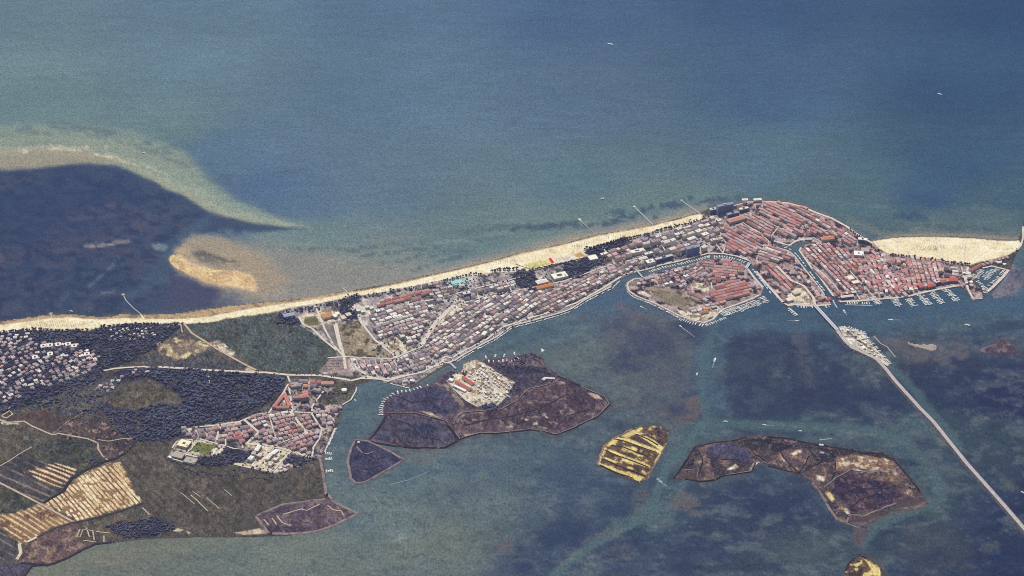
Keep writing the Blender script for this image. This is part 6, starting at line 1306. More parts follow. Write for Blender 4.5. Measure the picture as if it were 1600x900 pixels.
def tree_row(px, n, rr, what, group, wob=3):
    P = W(px); L = [hypot(b2[0] - a[0], b2[1] - a[1]) for a, b2 in zip(P, P[1:])]; tot = sum(L); k = 0
    for i in range(n):
        s_ = tot * (i + .5) / n + rnd.uniform(-2, 2); j = 0
        while j < len(L) - 1 and s_ > L[j]: s_ -= L[j]; j += 1
        t_ = s_ / L[j]; x = P[j][0] + (P[j + 1][0] - P[j][0]) * t_ + rnd.uniform(-wob, wob); y = P[j][1] + (P[j + 1][1] - P[j][1]) * t_ + rnd.uniform(-wob, wob)
        if near_house(x, y, 2): continue
        k += 1; lone_tree(x, y, rnd.uniform(*rr), 'dark pine, %s from the left %s' % (ordn(k), what), group)
tree_row(UZ((30,385),(120,370),(180,350),(330,310),(360,300),(460,300)), 26, (4,6), 'in the row beside the bathing pools', 'pines beside the bathing pools')
tree_row(UZ((540,280),(600,260),(700,260),(740,255)), 14, (5,7), 'in the clump left of the bathing lawns', 'pines left of the bathing lawns')
tree_row(UZ((850,265),(960,245),(1080,220),(1200,190)), 20, (3.5,5.5), 'behind the bathing terraces', 'pines behind the bathing terraces')
tree_row(XZ((160,555),(280,530),(420,490),(560,460),(680,435)), 34, (4.5,6.5), 'along the beach left of the long pier', 'beach pines left of the long pier')
tree_row(XZ((690,425),(780,400),(900,375),(1000,350),(1120,325)), 28, (4.5,6.5), 'along the beach right of the long pier', 'beach pines right of the long pier')
tree_row(MZ((300,365),(420,375),(510,385),(560,390)), 10, (4,6), 'at the left end of the right beach', 'trees at the left end of the right beach')
tree_row(MZ((570,395),(680,405),(790,425),(880,440)), 14, (4,6), 'behind the middle of the right beach', 'trees behind the right beach')
tree_row(MZ((890,440),(980,450),(1080,465)), 9, (4.5,6.5), 'behind the right end of the beach', 'trees behind the right end of the beach')
tree_row(OZ((1270,420),(1340,480),(1450,560),(1560,640)), 16, (3.5,5), 'on the promenade above the right beach', 'promenade trees')
tree_row(A1((0,285),(120,275),(200,262),(340,268),(480,270),(560,265)), 36, (3.5,6), 'at the edge of the left beach', 'pines at the edge of the left beach')
tree_row(A1((620,248),(760,238),(880,232),(990,230)), 22, (4,6), 'between the beach and the cabin park', 'pines by the cabin park')
tree_row(IZ((240,400),(330,420),(380,395)), 9, (4,6), 'beside the islet sports field', 'trees beside the islet sports field')
tree_row(IZ((600,440),(660,400),(720,370)), 9, (4,6), 'across the middle of the islet', 'trees across the islet')
tree_row(OZ((880,290),(930,310),(990,330)), 7, (4,5.5), 'in the small park by the sea wall', 'trees of the sea wall park')
# ------------------------------------------------------------------ single large buildings, each traced by its near edge on the ground
def block(name, label, cat, p0, p1, depth, h, roof='flat', rc=(200,190,184), wc=(216,204,192), rh=None, extra=None, group=None):
    a, b2 = G(*p0), G(*p1); w_ = hypot(b2[0] - a[0], b2[1] - a[1]); ang = atan2(b2[1] - a[1], b2[0] - a[0])
    cx, cy = (a[0] + b2[0]) / 2 - sin(ang) * depth / 2, (a[1] + b2[1]) / 2 + cos(ang) * depth / 2
    WV, WF, RV, RF = house_geo(w_, depth, h, roof, rh or min(depth, w_) * .22)
    if roof != 'flat' and depth > w_:
        WV, WF, RV, RF = house_geo(depth, w_, h, roof, rh or w_ * .22); WV = [(-y, x, z) for x, y, z in WV]; RV = [(-y, x, z) for x, y, z in RV]
    o = tag(empty(name, cx, cy, .9, ang), label, cat, group)
    wl = mobj('wall', mesh('wall', WV, WF, M_WALL, col=alb(wc)), o); rf = mobj('roof', mesh('roof', RV, RF, M_ROOF, col=alb(rc)), o)
    if extra: extra(o, wl, rf, w_, depth, h)
    return o
def floors(n, colr=(96,108,132), inset=1.2):
    """window bands and balcony slabs on the long fronts, storey by storey"""
    def f(o, wl, rf, w_, d_, h):
        st = h / n
        for k in range(n):
            z = k * st
            for s_ in (-1, 1):
                y0, y1 = sorted((s_ * (d_ / 2 - .2), s_ * (d_ / 2 + .06))); boxobj('window_band', wl, M_GLASSY, -w_ / 2 + inset, w_ / 2 - inset, y0, y1, z + st * .30, z + st * .80)
                y0, y1 = sorted((s_ * (d_ / 2 - .1), s_ * (d_ / 2 + 1.3))); boxobj('balcony', wl, M_WALL, -w_ / 2 + .4, w_ / 2 - .4, y0, y1, z + .02, z + .30, alb(colr))
        boxobj('stair_head', rf, M_WALL, -w_ * .1, w_ * .08, -d_ * .2, d_ * .2, h + .4, h + 4, alb(colr))
    return f
def court(frac=.45):
    def f(o, wl, rf, w_, d_, h):
        boxobj('roof_lantern', rf, M_GLASSY, -w_ * frac / 2, w_ * frac / 2, -d_ * frac / 2, d_ * frac / 2, h + .36, h + 1.6)
        boxobj('stair_head', rf, M_WALL, w_ * .3, w_ * .42, -d_ * .3, -d_ * .1, h + .36, h + 3, alb((226,220,210)))
    return f
block('hotel_tower', 'tall blue-grey slab hotel standing on the sea front at the end of the beach', 'hotel', (1121,336), (1146,331), 16, 34, rc=(150,158,176), wc=(196,202,222), extra=floors(10, (190,198,222)))
block('hotel', 'low blue-grey hotel wing at the beach side of the tall slab hotel', 'hotel', (1110,335), (1121,333), 16, 17, rc=(206,206,210), wc=(200,204,218), extra=floors(5))
block('hotel', 'mid-rise grey-blue hotel just right of the tall slab hotel', 'hotel', (1137,342), (1155,338), 14, 16, rc=(160,166,182), wc=(196,202,218), extra=floors(5))
block('hotel', 'pale cream hotel behind the mid-rise right of the slab hotel', 'hotel', (1156,333), (1170,330), 14, 13, rc=(232,224,210), wc=(222,212,200), extra=floors(4))
block('canal_hotel', 'tall dark-fronted hotel over the boats on the upper canal bank', 'hotel', (1073,401), (1093,396.5), 18, 30, rc=(158,162,178), wc=(176,188,220), extra=floors(9, (180,190,220)))
block('theatre', 'long terracotta-roofed hall inland of the slab hotel', 'theatre', (1140,352), (1166,345), 26, 11, 'hip', (208,162,152), (206,184,170))
block('hotel', 'broad white-roofed hotel near the beach pines, right of the park', 'hotel', (986,401), (1008,396.5), 20, 13, rc=(250,244,226), wc=(232,224,214), extra=court(.3))
block('hotel', 'square white-roofed hotel on the canal bank left of the boats', 'hotel', (1012,417), (1024,414), 22, 14, rc=(252,250,236), wc=(224,216,208), extra=court(.3))
block('apartment_slab', 'long low pale apartment slab facing the upper canal', 'apartment block', (1025,412), (1052,405), 13, 15, rc=(206,202,206), wc=(200,200,212), extra=floors(5))
block('market_hall', 'white angular hall beside the dark park and the clay court', 'hall', (922,410), (935,407.5), 30, 9, rc=(252,246,232), wc=(226,218,208))
block('spa', 'large square white spa building with a rooftop lantern', 'spa', (866,440), (888,435), 34, 10, rc=(250,244,222), wc=(220,212,204), extra=court(.35))
block('hall', 'white hipped hall just right of the park, above the orange hall', 'hall', (840,447), (857,443), 22, 8, 'hip', (246,240,228), (222,214,206))
block('hall', 'bright orange-roofed hall below the white hall by the park', 'hall', (839,455), (866,449), 17, 8, 'gable', (224,146,104), (214,196,176))
block('hotel', 'white tower block with a shaded front, above the boulevard', 'hotel', (725,468), (736,465.5), 16, 20, rc=(228,224,226), wc=(196,194,208), extra=floors(6))
block('supermarket', 'large white square roof among the red roofs, inland of the promenade', 'supermarket', (1334,402), (1349,403), 30, 9, rc=(254,250,244), wc=(216,202,196), extra=court(.2))
block('hall', 'grey flat hall directly behind the big white square roof', 'hall', (1345,396), (1358,397), 26, 9, rc=(186,176,172), wc=(190,178,172))
block('hotel', 'white hotel on the promenade above the right beach', 'hotel', (1340,379), (1354,381), 16, 13, rc=(250,246,240), wc=(228,220,212), extra=floors(4))
block('hall', 'long orange-red roofed hall in the middle of the old town', 'hall', (1284,379), (1304,377), 22, 10, 'hip', (212,150,130), (214,196,180))
block('hall', 'larger of two cream roofs in the quarter right of the harbour canal', 'hall', (1326,441), (1335,439), 26, 9, rc=(250,234,214), wc=(226,206,190))
block('hall', 'smaller of two cream roofs in the quarter right of the harbour canal', 'hall', (1333,447), (1343,445), 18, 9, rc=(248,230,208), wc=(226,206,190))
for k, (a, b2, lb) in enumerate((((1437,454),(1448,451),'first red shed from the left above the finger piers'), ((1450,453),(1462,450),'second red shed from the left above the finger piers'), ((1471,446),(1484,443),'third red shed from the left, taller and by the quay'), ((1483,443),(1497,443),'rightmost red shed above the finger piers, by the marina road'))):
    block('boat_shed', lb, 'shed', a, b2, 20, 10, 'gable', (206,122,114), (150,136,140), group='red sheds along the right quay')
block('white_block', 'white apartment house between the second and third red sheds', 'apartment block', (1462,447), (1469,445), 20, 13, rc=(232,232,236), wc=(190,190,200), extra=floors(4))
block('shed', 'long red-roofed shed at the head of the yacht marina', 'shed', (1518,427), (1535,417), 12, 8, 'gable', (176,122,108), (200,184,172))
block('shed', 'small crimson-roofed shed on the left side of the harbour mouth', 'shed', (1292,472), (1299,470), 14, 6, 'gable', (222,110,110), (210,190,176))
block('harbour_office', 'pale flat harbour office on the gravel beside the canal mouth', 'office', (1231,474), (1240,471.5), 18, 8, rc=(246,226,208), wc=(226,206,190))
block('round_hall', 'cream hall with a hipped roof behind the harbour office', 'hall', (1242,463), (1251,460), 20, 8, 'hip', (238,214,190), (222,200,182))
for k, (a, b2) in enumerate((((1314,469),(1334,466.5)), ((1318,463.5),(1338,460.5)))):
    block('warehouse', ('white-roofed warehouse on the quay right of the harbour mouth', 'white-roofed warehouse standing behind the quayside warehouse')[k], 'warehouse', a, b2, 12, 9, 'gable', (240,234,228), (128,118,126), group='warehouses right of the harbour mouth')
# village landmarks
tw = tag(empty('school', *G(442, 634), .9), 'red school of three wings round a triangular pale court, edge of the wood', 'school')
for (p, q) in ((VZ((832,352))[0], VZ((908,262))[0]), (VZ((912,262))[0], VZ((945,345))[0]), (VZ((850,352))[0], VZ((942,352))[0])):
    a, b2 = G(*p), G(*q); L = hypot(b2[0] - a[0], b2[1] - a[1]); an = atan2(b2[1] - a[1], b2[0] - a[0]); WV, WF, RV, RF = house_geo(L, 11, 8, 'gable', 2.6)
    def mv(V): return [((a[0] + b2[0]) / 2 + x * cos(an) - y * sin(an) - tw.location.x, (a[1] + b2[1]) / 2 + x * sin(an) + y * cos(an) - tw.location.y, z) for x, y, z in V]
    mobj('wall', mesh('wall', mv(WV), WF, M_WALL, col=alb((222,196,180))), tw); mobj('roof', mesh('roof', mv(RV), RF, M_ROOF, col=alb((204,142,132))), tw)
block('block_of_flats', 'tall red-roofed block in the upper village beside the grass', 'apartment block', (470,629), (483,627), 20, 18, 'hip', (206,148,138), (178,150,156), extra=None)
block('block_of_flats', 'lower red-roofed block adjoining the tall red block', 'apartment block', (474,621), (482,619.5), 16, 13, 'hip', (208,152,142), (190,160,160))
block('villa_row', 'long orange-roofed terrace at the road end of the village', 'terrace', (502,604), (521,604), 15, 9, 'hip', (216,160,140), (226,204,186))
block('grey_hall', 'square grey flat hall at the village entrance by the road', 'hall', (455,608), (467,607), 26, 8, rc=(176,170,174), wc=(196,186,180))
block('sports_hall', 'cream flat sports hall left of the green pitch', 'sports hall', (276,699), (292,703), 34, 9, rc=(250,240,206), wc=(206,192,170), extra=court(.25))
block('club_house', 'left of two grey flat buildings below the sports hall', 'club house', (267,715), (284,719), 24, 6, rc=(186,178,164), wc=(206,194,178)); block('club_house', 'right of two grey flat buildings below the sports hall', 'club house', (286,724), (304,728), 28, 7, rc=(184,176,168), wc=(206,194,178), extra=court(.12))
block('kiosk', 'tiny white hut at the left corner of the sports ground', 'hut', (262,716), (267,718), 10, 4, rc=(252,248,240), wc=(236,228,220))
wt = tag(empty('water_tank', *G(538, 612), 1.0), 'round white tank with a conical lid on the village green by the water', 'tank')
cyl = [(9 * cos(i * pi / 9), 9 * sin(i * pi / 9)) for i in range(18)]
prism('tank_wall', wt, M_WALL, cyl, 0, 8, alb((246,240,226)))
Vc = [(x * 1.05, y * 1.05, 8) for x, y in cyl] + [(0, 0, 11)]; mobj('lid', mesh('lid', Vc, [tuple(range(17, -1, -1))] + [(i, (i + 1) % 18, 18) for i in range(18)], M_WALL, col=alb((250,244,228))), wt)
# gravel yards and halls by the dry field
for k, (a, b2, dp, h, rc, lb) in enumerate(((TZ((430,355))[0], TZ((470,345))[0], 26, 7, (206,152,118), 'left of the orange-roofed halls above the dry field'), (TZ((472,344))[0], TZ((508,335))[0], 26, 7, (202,148,116), 'right of the orange-roofed halls above the dry field'), (TZ((512,345))[0], TZ((540,338))[0], 22, 8, (246,240,226), 'white hall with a flat roof right of the orange halls'), (TZ((530,325))[0], TZ((556,318))[0], 18, 7, (248,244,232), 'white hall behind the orange halls, nearest the pines'), (TZ((575,360))[0], TZ((610,350))[0], 24, 7, (222,206,190), 'cream hall at the head of the dry field'), (TZ((610,335))[0], TZ((650,325))[0], 20, 7, (218,204,190), 'cream hall under the dark pines at the field head'))):
    block('hall', lb, 'hall', a, b2, dp, h, 'gable' if k < 2 else 'flat', rc, (216,202,188))
block('clinic', 'pale blue-grey roofed clinic in the pines left of the car park', 'clinic', TZ((120,345))[0], TZ((205,330))[0], 18, 9, 'gable', (182,190,214), (190,186,196))
for k in range(4):
    block('hall', 'pale flat hall, %s from the left, in the yard at the end of the pines' % ordn(k + 1), 'hall', TZ((690 + k * 34, 300 - k * 14 + (k % 2) * 22))[0], TZ((722 + k * 34, 294 - k * 14 + (k % 2) * 22))[0], 16, 8, rc=(226,224,216), wc=(212,204,196), group='pale halls at the end of the pines')
for k in range(3):
    block('apartment_slab', 'grey apartment slab, %s from the left, facing the dry field road' % ordn(k + 1), 'apartment block', TZ((825 + k * 68, 445 - k * 24))[0], TZ((885 + k * 68, 424 - k * 24))[0], 13, 14, 'gable', (178,168,172), (190,180,178), group='grey slabs above the dry field road')
# camp buildings on the marsh
block('camp_hall', 'longer red-roofed hall of the holiday camp, left one', 'hall', EZ((650,228))[0], EZ((735,275))[0], 12, 7, 'gable', (206,116,110), (232,222,212)); block('camp_hall', 'shorter red-roofed hall of the holiday camp, right one', 'hall', EZ((690,200))[0], EZ((752,240))[0], 11, 7, 'gable', (198,118,112), (232,222,212))
block('camp_hall', 'long white building in front of the red camp halls', 'hall', EZ((640,248))[0], EZ((710,282))[0], 10, 5, rc=(250,246,238), wc=(236,230,222)); block('camp_hall', 'white block by the marsh path at the camp gate', 'hall', EZ((610,215))[0], EZ((636,222))[0], 14, 6, rc=(250,246,238), wc=(236,230,222))
block('farmhouse', 'long white roof of a ruined yard on the far marsh', 'farmhouse', EZ((1180,200))[0], EZ((1245,205))[0], 7, 3, 'gable', (250,240,230), (236,226,216)); block('farmhouse', 'pink-walled shed left of the ruined yard on the marsh', 'farmhouse', EZ((1165,208))[0], EZ((1180,215))[0], 12, 4, 'gable', (240,214,206), (226,196,186))
block('fishing_hut', 'white fishing hut on the dyke of the big lagoon island', 'hut', D2((320,90))[0], D2((345,92))[0], 7, 4, 'gable', (236,230,226), (222,214,206)); block('fishing_hut', 'grey fishing hut below the white hut on the big island', 'hut', D2((325,140))[0], D2((350,142))[0], 8, 4, 'gable', (190,186,196), (190,182,180))
block('fishing_hut', 'white hut near the tip of the small fan-shaped marsh', 'hut', EZ((70,582))[0], EZ((82,584))[0], 6, 3, 'gable', (240,234,230), (222,214,206))
# four larger white blocks of the pine resort
for k, (x, y) in enumerate(((258,390),(300,385),(350,380),(412,378),(450,388),(530,440),(300,440),(205,460))):
    p = (x / 4, 450 + y / 4); block('resort_block', ('white resort block, %s from the left among the big blocks in the pines' % ordn(k + 1)) if k < 5 else ('white-roofed block at the right end of the resort', 'white ring-shaped roof block under the big blocks', 'white block left of centre in the resort')[k - 5], 'resort block', p, (p[0] + 8.5, p[1] - 1.2), 20, 10, rc=(252,246,238), wc=(214,206,200), extra=court(.4), group='white blocks of the pine resort')

# ------------------------------------------------------------------ piers and jetties
def pier(name, label, px, wid, z=1.6, mat=None, head=None, group=None, cat='pier'):
    P = W(px); o = tag(empty(name, P[0][0], P[0][1], 0), label, cat, group); ox, oy = P[0]
    for i in range(len(P) - 1):
        (ax, ay), (bx, by) = P[i], P[i + 1]; L = hypot(bx - ax, by - ay); dx, dy = (bx - ax) / L, (by - ay) / L; nx, ny = -dy * wid / 2, dx * wid / 2
        pts = [(ax + nx - ox, ay + ny - oy), (ax - nx - ox, ay - ny - oy), (bx - nx - ox, by - ny - oy), (bx + nx - ox, by + ny - oy)]
        prism('deck', o, mat or M_WOOD, pts, z - .35 - .02 * i, z - .02 * i)
        for k in range(int(L / 14) + 1):
            for s_ in (-.8, .8):
                x, y = ax + dx * (k * 14 + 2) + nx * s_ - ox, ay + dy * (k * 14 + 2) + ny * s_ - oy
                if k * 14 + 2 < L: prism('post', o, M_WOOD, [(x - .25, y - .25), (x + .25, y - .25), (x + .25, y + .25), (x - .25, y + .25)], -1.5, z + .5)
    if head:
        (ax, ay), (bx, by) = P[-2], P[-1]; L = hypot(bx - ax, by - ay); dx, dy = (bx - ax) / L, (by - ay) / L; hl, hw = head
        pts = [(bx + dx * a - dy * c_ - ox, by + dy * a + dx * c_ - oy) for a, c_ in ((0, -hw / 2), (hl, -hw / 2), (hl, hw / 2), (0, hw / 2))]
        prism('platform', o, M_CONC, pts[::1], z - .3, z + .15)
        rl = [(bx + dx * a - dy * c_ - ox, by + dy * a + dx * c_ - oy) for a, c_ in ((hl * .25, -hw * .3), (hl * .8, -hw * .3), (hl * .8, hw * .3), (hl * .25, hw * .3))]
        prism('shelter_roof', o, M_WALL, rl, z + 2.6, z + 2.9, alb((240,234,228))); prism('shelter_wall', o, M_WALL, [((x - bx + ox) * .8 + bx - ox, (y - by + oy) * .8 + by - oy) for x, y in rl], z + .15, z + 2.6, alb((214,206,200)))
    return o
pier('bathing_pier', 'left one of the three bathing piers, thin with a white platform', [(930,366),(920,357.5),(909,347)], 3.0, head=(26, 9)); pier('bathing_pier', 'longest bathing pier, in the middle, with a white head', [(1020,351.5),(1005,337),(993,325.5)], 4.5, 1.8, M_CONC, head=(16, 9)); pier('bathing_pier', 'right bathing pier running out beside the tall hotel', [(1096,336),(1082,326),(1067,315.5)], 4.5, 1.8, M_CONC, head=(14, 7))
pier('jetty', 'narrow jetty with a crooked head in the dark shallows, far left', [(220,491),(208,481.5),(197,470),(193,462)], 4, head=(8, 12)); road('sand_track', [(220,492),(226,500)], 5, G_SAND, 1.6)
pier('breakwater', 'short dark groyne with pale mound off the long beach', TZ((620,145),(600,120),(580,105)), 4, 1.2, M_CONC)
pier('boat_landing', 'small boat landing at the edge of the left beach', A1((315,172),(320,160)), 6, 1.2)
FING = [(MZ((130,765),(212,838)), 'first'), (MZ((345,775),(405,860)), 'second'), (MZ((480,780),(550,852)), 'third'), (MZ((590,730),(690,842)), 'fourth'), (MZ((705,715),(812,828)), 'fifth'), (MZ((830,680),(965,808)), 'sixth')]
for P, o_ in FING: pier('finger_pier', '%s finger pier from the left along the right quay' % o_, P, 4, 1.2, M_CONC, group='finger piers of the right quay')
pier('long_pontoon', 'long pale pontoon parallel to the quay, right of the harbour mouth', HZ((985,470),(1110,474),(1250,478)), 4, 1.0, M_CONC); pier('mole_jetty', 'narrow jetty along the mouth of the harbour canal', HZ((870,425),(885,460),(910,500)), 5, 1.6, M_CONC); pier('ferry_jetty', 'jetty pointing down from the gravel yard left of the bridge', HZ((450,500),(490,535),(530,570)), 6, 1.2, M_CONC)
MARP = [(MZ((1190,500),(1120,590)), 'left'), (MZ((1290,510),(1215,600)), 'middle'), (MZ((1330,490),(1300,530)), 'short right')]
for P, o_ in MARP: pier('marina_pontoon', '%s pontoon inside the yacht marina basin' % o_, P, 4, .9, M_CONC, group='pontoons in the marina basin')
IFING = [(IZ((1035, 655), (1075, 700))), (IZ((1080, 640), (1130, 690))), (IZ((1135, 620), (1185, 668))), (IZ((1190, 605), (1245, 655))), (IZ((1240, 590), (1295, 638))), (IZ((1290, 570), (1345, 618))), (IZ((1345, 550), (1405, 598))), (IZ((1405, 520), (1470, 580)))]
for k, P in enumerate(IFING): pier('finger_pier', '%s finger pier from the left on the canal islet' % ordn(k + 1), P, 3, 1.0, group='finger piers of the canal islet')
pier('oyster_jetty', 'thin broken jetty beside the shoal right of the causeway marina', KZ((425,225),(480,285),(530,310),(595,390)), 4, .9); pier('boat_jetty', 'little jetty below the village, nearest the houses', VZ((1185,665),(1245,672)), 2, .9, group='three jetties below the village'); pier('boat_jetty', 'middle one of the three little jetties below the village', VZ((1180,708),(1245,703)), 2, .9, group='three jetties below the village'); pier('boat_jetty', 'lowest of the three little jetties below the village', VZ((1195,792),(1255,786)), 2, .9, group='three jetties below the village')
# bridges
M_PALEC = pmat('pale_concrete', (0.66, 0.64, 0.62), 0.85, 0.1)
M_PALER = pmat('pale_road', (0.40, 0.39, 0.40), 0.85, 0.1)
def bridge(name, label, px, wid, z, mat=None):
    mat = mat or M_PALEC
    P = W(px); o = tag(empty(name, P[0][0], P[0][1], 0), label, 'bridge'); ox, oy = P[0]; (ax, ay), (bx, by) = P[0], P[-1]; L = hypot(bx - ax, by - ay); dx, dy = (bx - ax) / L, (by - ay) / L; nx, ny = -dy, dx
    q = lambda s_, t_: (dx * s_ + nx * t_, dy * s_ + ny * t_); h = wid / 2
    prism('deck', o, mat, [q(0, h), q(0, -h), q(L, -h), q(L, h)], z - .8, z); prism('carriageway', o, M_PALER, [q(0, h * .62), q(0, -h * .62), q(L, -h * .62), q(L, h * .62)], z + .004, z + .05)
    for s_ in (1, -1): prism('parapet', o, M_PALEC, [q(0, s_ * h), q(0, s_ * (h - .4)), q(L, s_ * (h - .4)), q(L, s_ * h)][::s_], z + .01, z + 1.1)
    n = max(1, int(L / 22))
    for k in range(n): s_ = L * (k + .5) / n; prism('pillar', o, M_CONC, [q(s_ - 1, h * .8), q(s_ - 1, -h * .8), q(s_ + 1, -h * .8), q(s_ + 1, h * .8)], -2.5, z - .8)
bridge('road_bridge', 'long white road bridge from the harbour to the causeway island', [(1271.5,477),(1308,517)], 13, 5.0); bridge('footbridge', 'slim pale footbridge over the left end of the canal ring', IZ((205,262),(268,335)), 6, 4.5); bridge('canal_bridge', 'pale bridge across the right end of the canal ring', IZ((1300,195),(1262,252)), 11, 4.0)
bridge('channel_bridge', 'low bridge over the narrows between roundabout and marsh camp', [(703,568),(712,577)], 7, 3.5)
# things on the bathing beach
cn = tag(empty('canopy', *G(862, 408), 1.2), 'bright red canopy standing on the bathing beach', 'canopy'); cnx = [G(*p) for p in UZ((988,176), (1004,172), (1028,204), (1012,210))]; ox, oy = cn.location.x, cn.location.y
prism('canopy_roof', cn, M_ROOF, [(x - ox, y - oy) for x, y in cnx], 3.0, 3.4, alb((226,60,60)))
for x, y in cnx: xx_, yy_ = (x - ox) * .9, (y - oy) * .9; prism('post', cn, M_METAL, [(xx_ - .15, yy_ - .15), (xx_ + .15, yy_ - .15), (xx_ + .15, yy_ + .15), (xx_ - .15, yy_ + .15)], 0, 3.0)
for k in range(9):
    u = 700 + k * 3.6; block('slide_hut', 'turquoise-roofed pool hut, %s from the left by the bathing pools' % ordn(k + 1), 'hut', (u, 447.5 - k * .8 + (k % 2) * 2), (u + 2.4, 447 - k * .8 + (k % 2) * 2), 6, 3.5, 'hip', (176,220,214), (236,240,236), group='turquoise huts of the bathing pools')
for k in range(12):
    u = 838 + k * 6.3; v = 420.5 - k * 1.42; block('beach_cabin', 'white bathing cabin, %s from the left, behind the bathing terraces' % ordn(k + 1), 'cabin', (u, v), (u + 3.4, v - .75), 6, 3, 'flat', (244,238,226), (236,228,216), group='bathing cabins behind the terraces')
# rows of sun shades, too many and too small to pick apart
def shades(px, sp, colr, z=1.3):
    P = W(px); xs = [p[0] for p in P]; ys = [p[1] for p in P]; V, F, cl = [], [], []; x = min(xs)
    while x < max(xs):
        y = min(ys)
        while y < max(ys):
            if inpoly(x, y, P) and rnd.random() < .8:
                c = alb(colr[rnd.randrange(len(colr))]); n = len(V); r = 1.5
                V += [(x + r * cos(i * pi / 3), y + r * sin(i * pi / 3), z + 2.1) for i in range(6)] + [(x, y, z + 2.7), (x - .06, y, z), (x + .06, y, z), (x, y + .06, z)]; F += [(n + i, n + (i + 1) % 6, n + 6) for i in range(6)] + [(n + 7, n + 8, n + 6), (n + 8, n + 9, n + 6), (n + 9, n + 7, n + 6)]; cl += [c] * 10
            y += sp
        x += sp * .8
    return V, F, cl
V, F, cl = [], [], []
for px_, sp, cc in ((MZ((560,250),(760,240),(770,330),(560,320)), 8, [(236,226,196),(196,186,150),(170,158,124)]), (MZ((680,285),(770,280),(770,312),(690,316)), 6, [(112,104,80),(150,140,100)]), (MZ((900,270),(1060,275),(1050,312),(920,300)), 7, [(206,196,160),(150,138,104)]), (A1((180,215),(400,205),(520,220),(500,245),(200,250)), 8, [(236,226,190),(210,190,150),(180,160,130)]), (UZ((430,215),(760,150),(780,180),(560,230)), 8, [(236,230,210),(206,190,160)]), (XZ((60,520),(240,470),(360,440),(360,465),(80,545)), 8, [(240,232,200),(214,204,160),(196,176,140)]), (XZ((380,440),(660,380),(660,405),(400,465)), 8, [(240,232,200),(214,204,160)]), (XZ((1075,270),(1130,265),(1140,300),(1085,310)), 6, [(120,112,100),(96,92,92)])):
    v, f, c = shades(px_, sp, cc); n = len(V); V += v; F += [tuple(i + n for i in q) for q in f]; cl += c
tag(mobj('sun_shades', mesh('sun_shades', V, F, M_ROOF, col=cl)), kind='stuff')

# ------------------------------------------------------------------ boats
def hull_mesh(L, B, H, bow=.62):
    V, F = [], []; st = [(-.5, .86, 1.0), (-.2, 1.0, .96), (.12, .97, 1.0), (.34, .62, 1.08), (.5, .04, 1.2)]
    for s_, wd, hh in st: V += [(s_ * L, wd * B / 2, hh * H), (s_ * L, wd * B / 2 * .72, -.3), (s_ * L, -wd * B / 2 * .72, -.3), (s_ * L, -wd * B / 2, hh * H)]
    for i in range(len(st) - 1): b0 = 4 * i; F += [(b0, b0 + 4, b0 + 5, b0 + 1), (b0 + 1, b0 + 5, b0 + 6, b0 + 2), (b0 + 2, b0 + 6, b0 + 7, b0 + 3)]
    F += [(0, 1, 2, 3), (16, 19, 18, 17)]; return V, F
def deck_mesh(L, B, H):
    V, F = [], []; st = [(-.49, .80, .9), (-.2, .94, .88), (.12, .9, .92), (.34, .56, 1.0), (.49, .03, 1.1)]
    for s_, wd, hh in st: V += [(s_ * L, wd * B / 2, hh * H), (s_ * L, -wd * B / 2, hh * H)]
    return V, [(2 * i, 2 * i + 1, 2 * i + 3, 2 * i + 2) for i in range(4)]
def cab_mesh(L, B, H):
    x0, x1, w0, z0, z1 = -.18 * L, .22 * L, B * .36, H * .85, H * .85 + 1.3
    V = [(x0, -w0, z0), (x1, -w0 * .8, z0), (x1, w0 * .8, z0), (x0, w0, z0), (x0, -w0 * .9, z1), (x1 - .1 * L, -w0 * .7, z1), (x1 - .1 * L, w0 * .7, z1), (x0, w0 * .9, z1)]
    return V, [(4, 5, 6, 7), (0, 1, 5, 4), (1, 2, 6, 5), (2, 3, 7, 6), (3, 0, 4, 7)]
WHT = alb((252,250,246)); OFFW = alb((236,232,226)); BLU = alb((120,134,170)); TEAK = alb((206,186,160))
KINDS = []
for L, B, H, cc in ((9, 3.2, 1.3, WHT), (11, 3.6, 1.5, WHT), (8, 2.8, 1.1, OFFW), (10, 3.3, 1.4, BLU)):
    KINDS.append((L, [('hull', mesh('hull', *hull_mesh(L, B, H), M_BOAT, col=cc)), ('deck', mesh('deck', *deck_mesh(L, B, H), M_BOAT, col=OFFW if cc != TEAK else TEAK)), ('cabin', mesh('cabin', *cab_mesh(L, B, H), M_BOAT, col=WHT))]))
mv_, mf_ = [], []; box(mv_, mf_, -.08, .08, -.08, .08, 1.2, 13); box(mv_, mf_, -4.2, 0, -.1, .1, 2.6, 2.9)
MAST = mesh('mast', mv_, mf_, M_METAL)
SAILB = (11, [('hull', mesh('hull', *hull_mesh(11, 3.3, 1.3), M_BOAT, col=WHT)), ('deck', mesh('deck', *deck_mesh(11, 3.3, 1.3), M_BOAT, col=OFFW)), ('cabin', mesh('cabin', *cab_mesh(11, 3.0, 1.2), M_BOAT, col=WHT)), ('mast', MAST)])
nboat = [0]; MOOR = []; MSC = 1.42
def boat(x, y, a, label, group, sail=False, k=None, scale=1.0, tint=None):
    L, parts = SAILB if sail else KINDS[rnd.choices((0, 1, 2, 3), (4, 4, 3, 1))[0] if k is None else k]
    o = empty('sailing_boat' if sail else 'motor_boat', x, y, 0, a); o.scale = (scale, scale, scale); tag(o, label, 'boat', group); nboat[0] += 1
    for nm, me_ in parts: mobj(nm, me_, o)
    return o
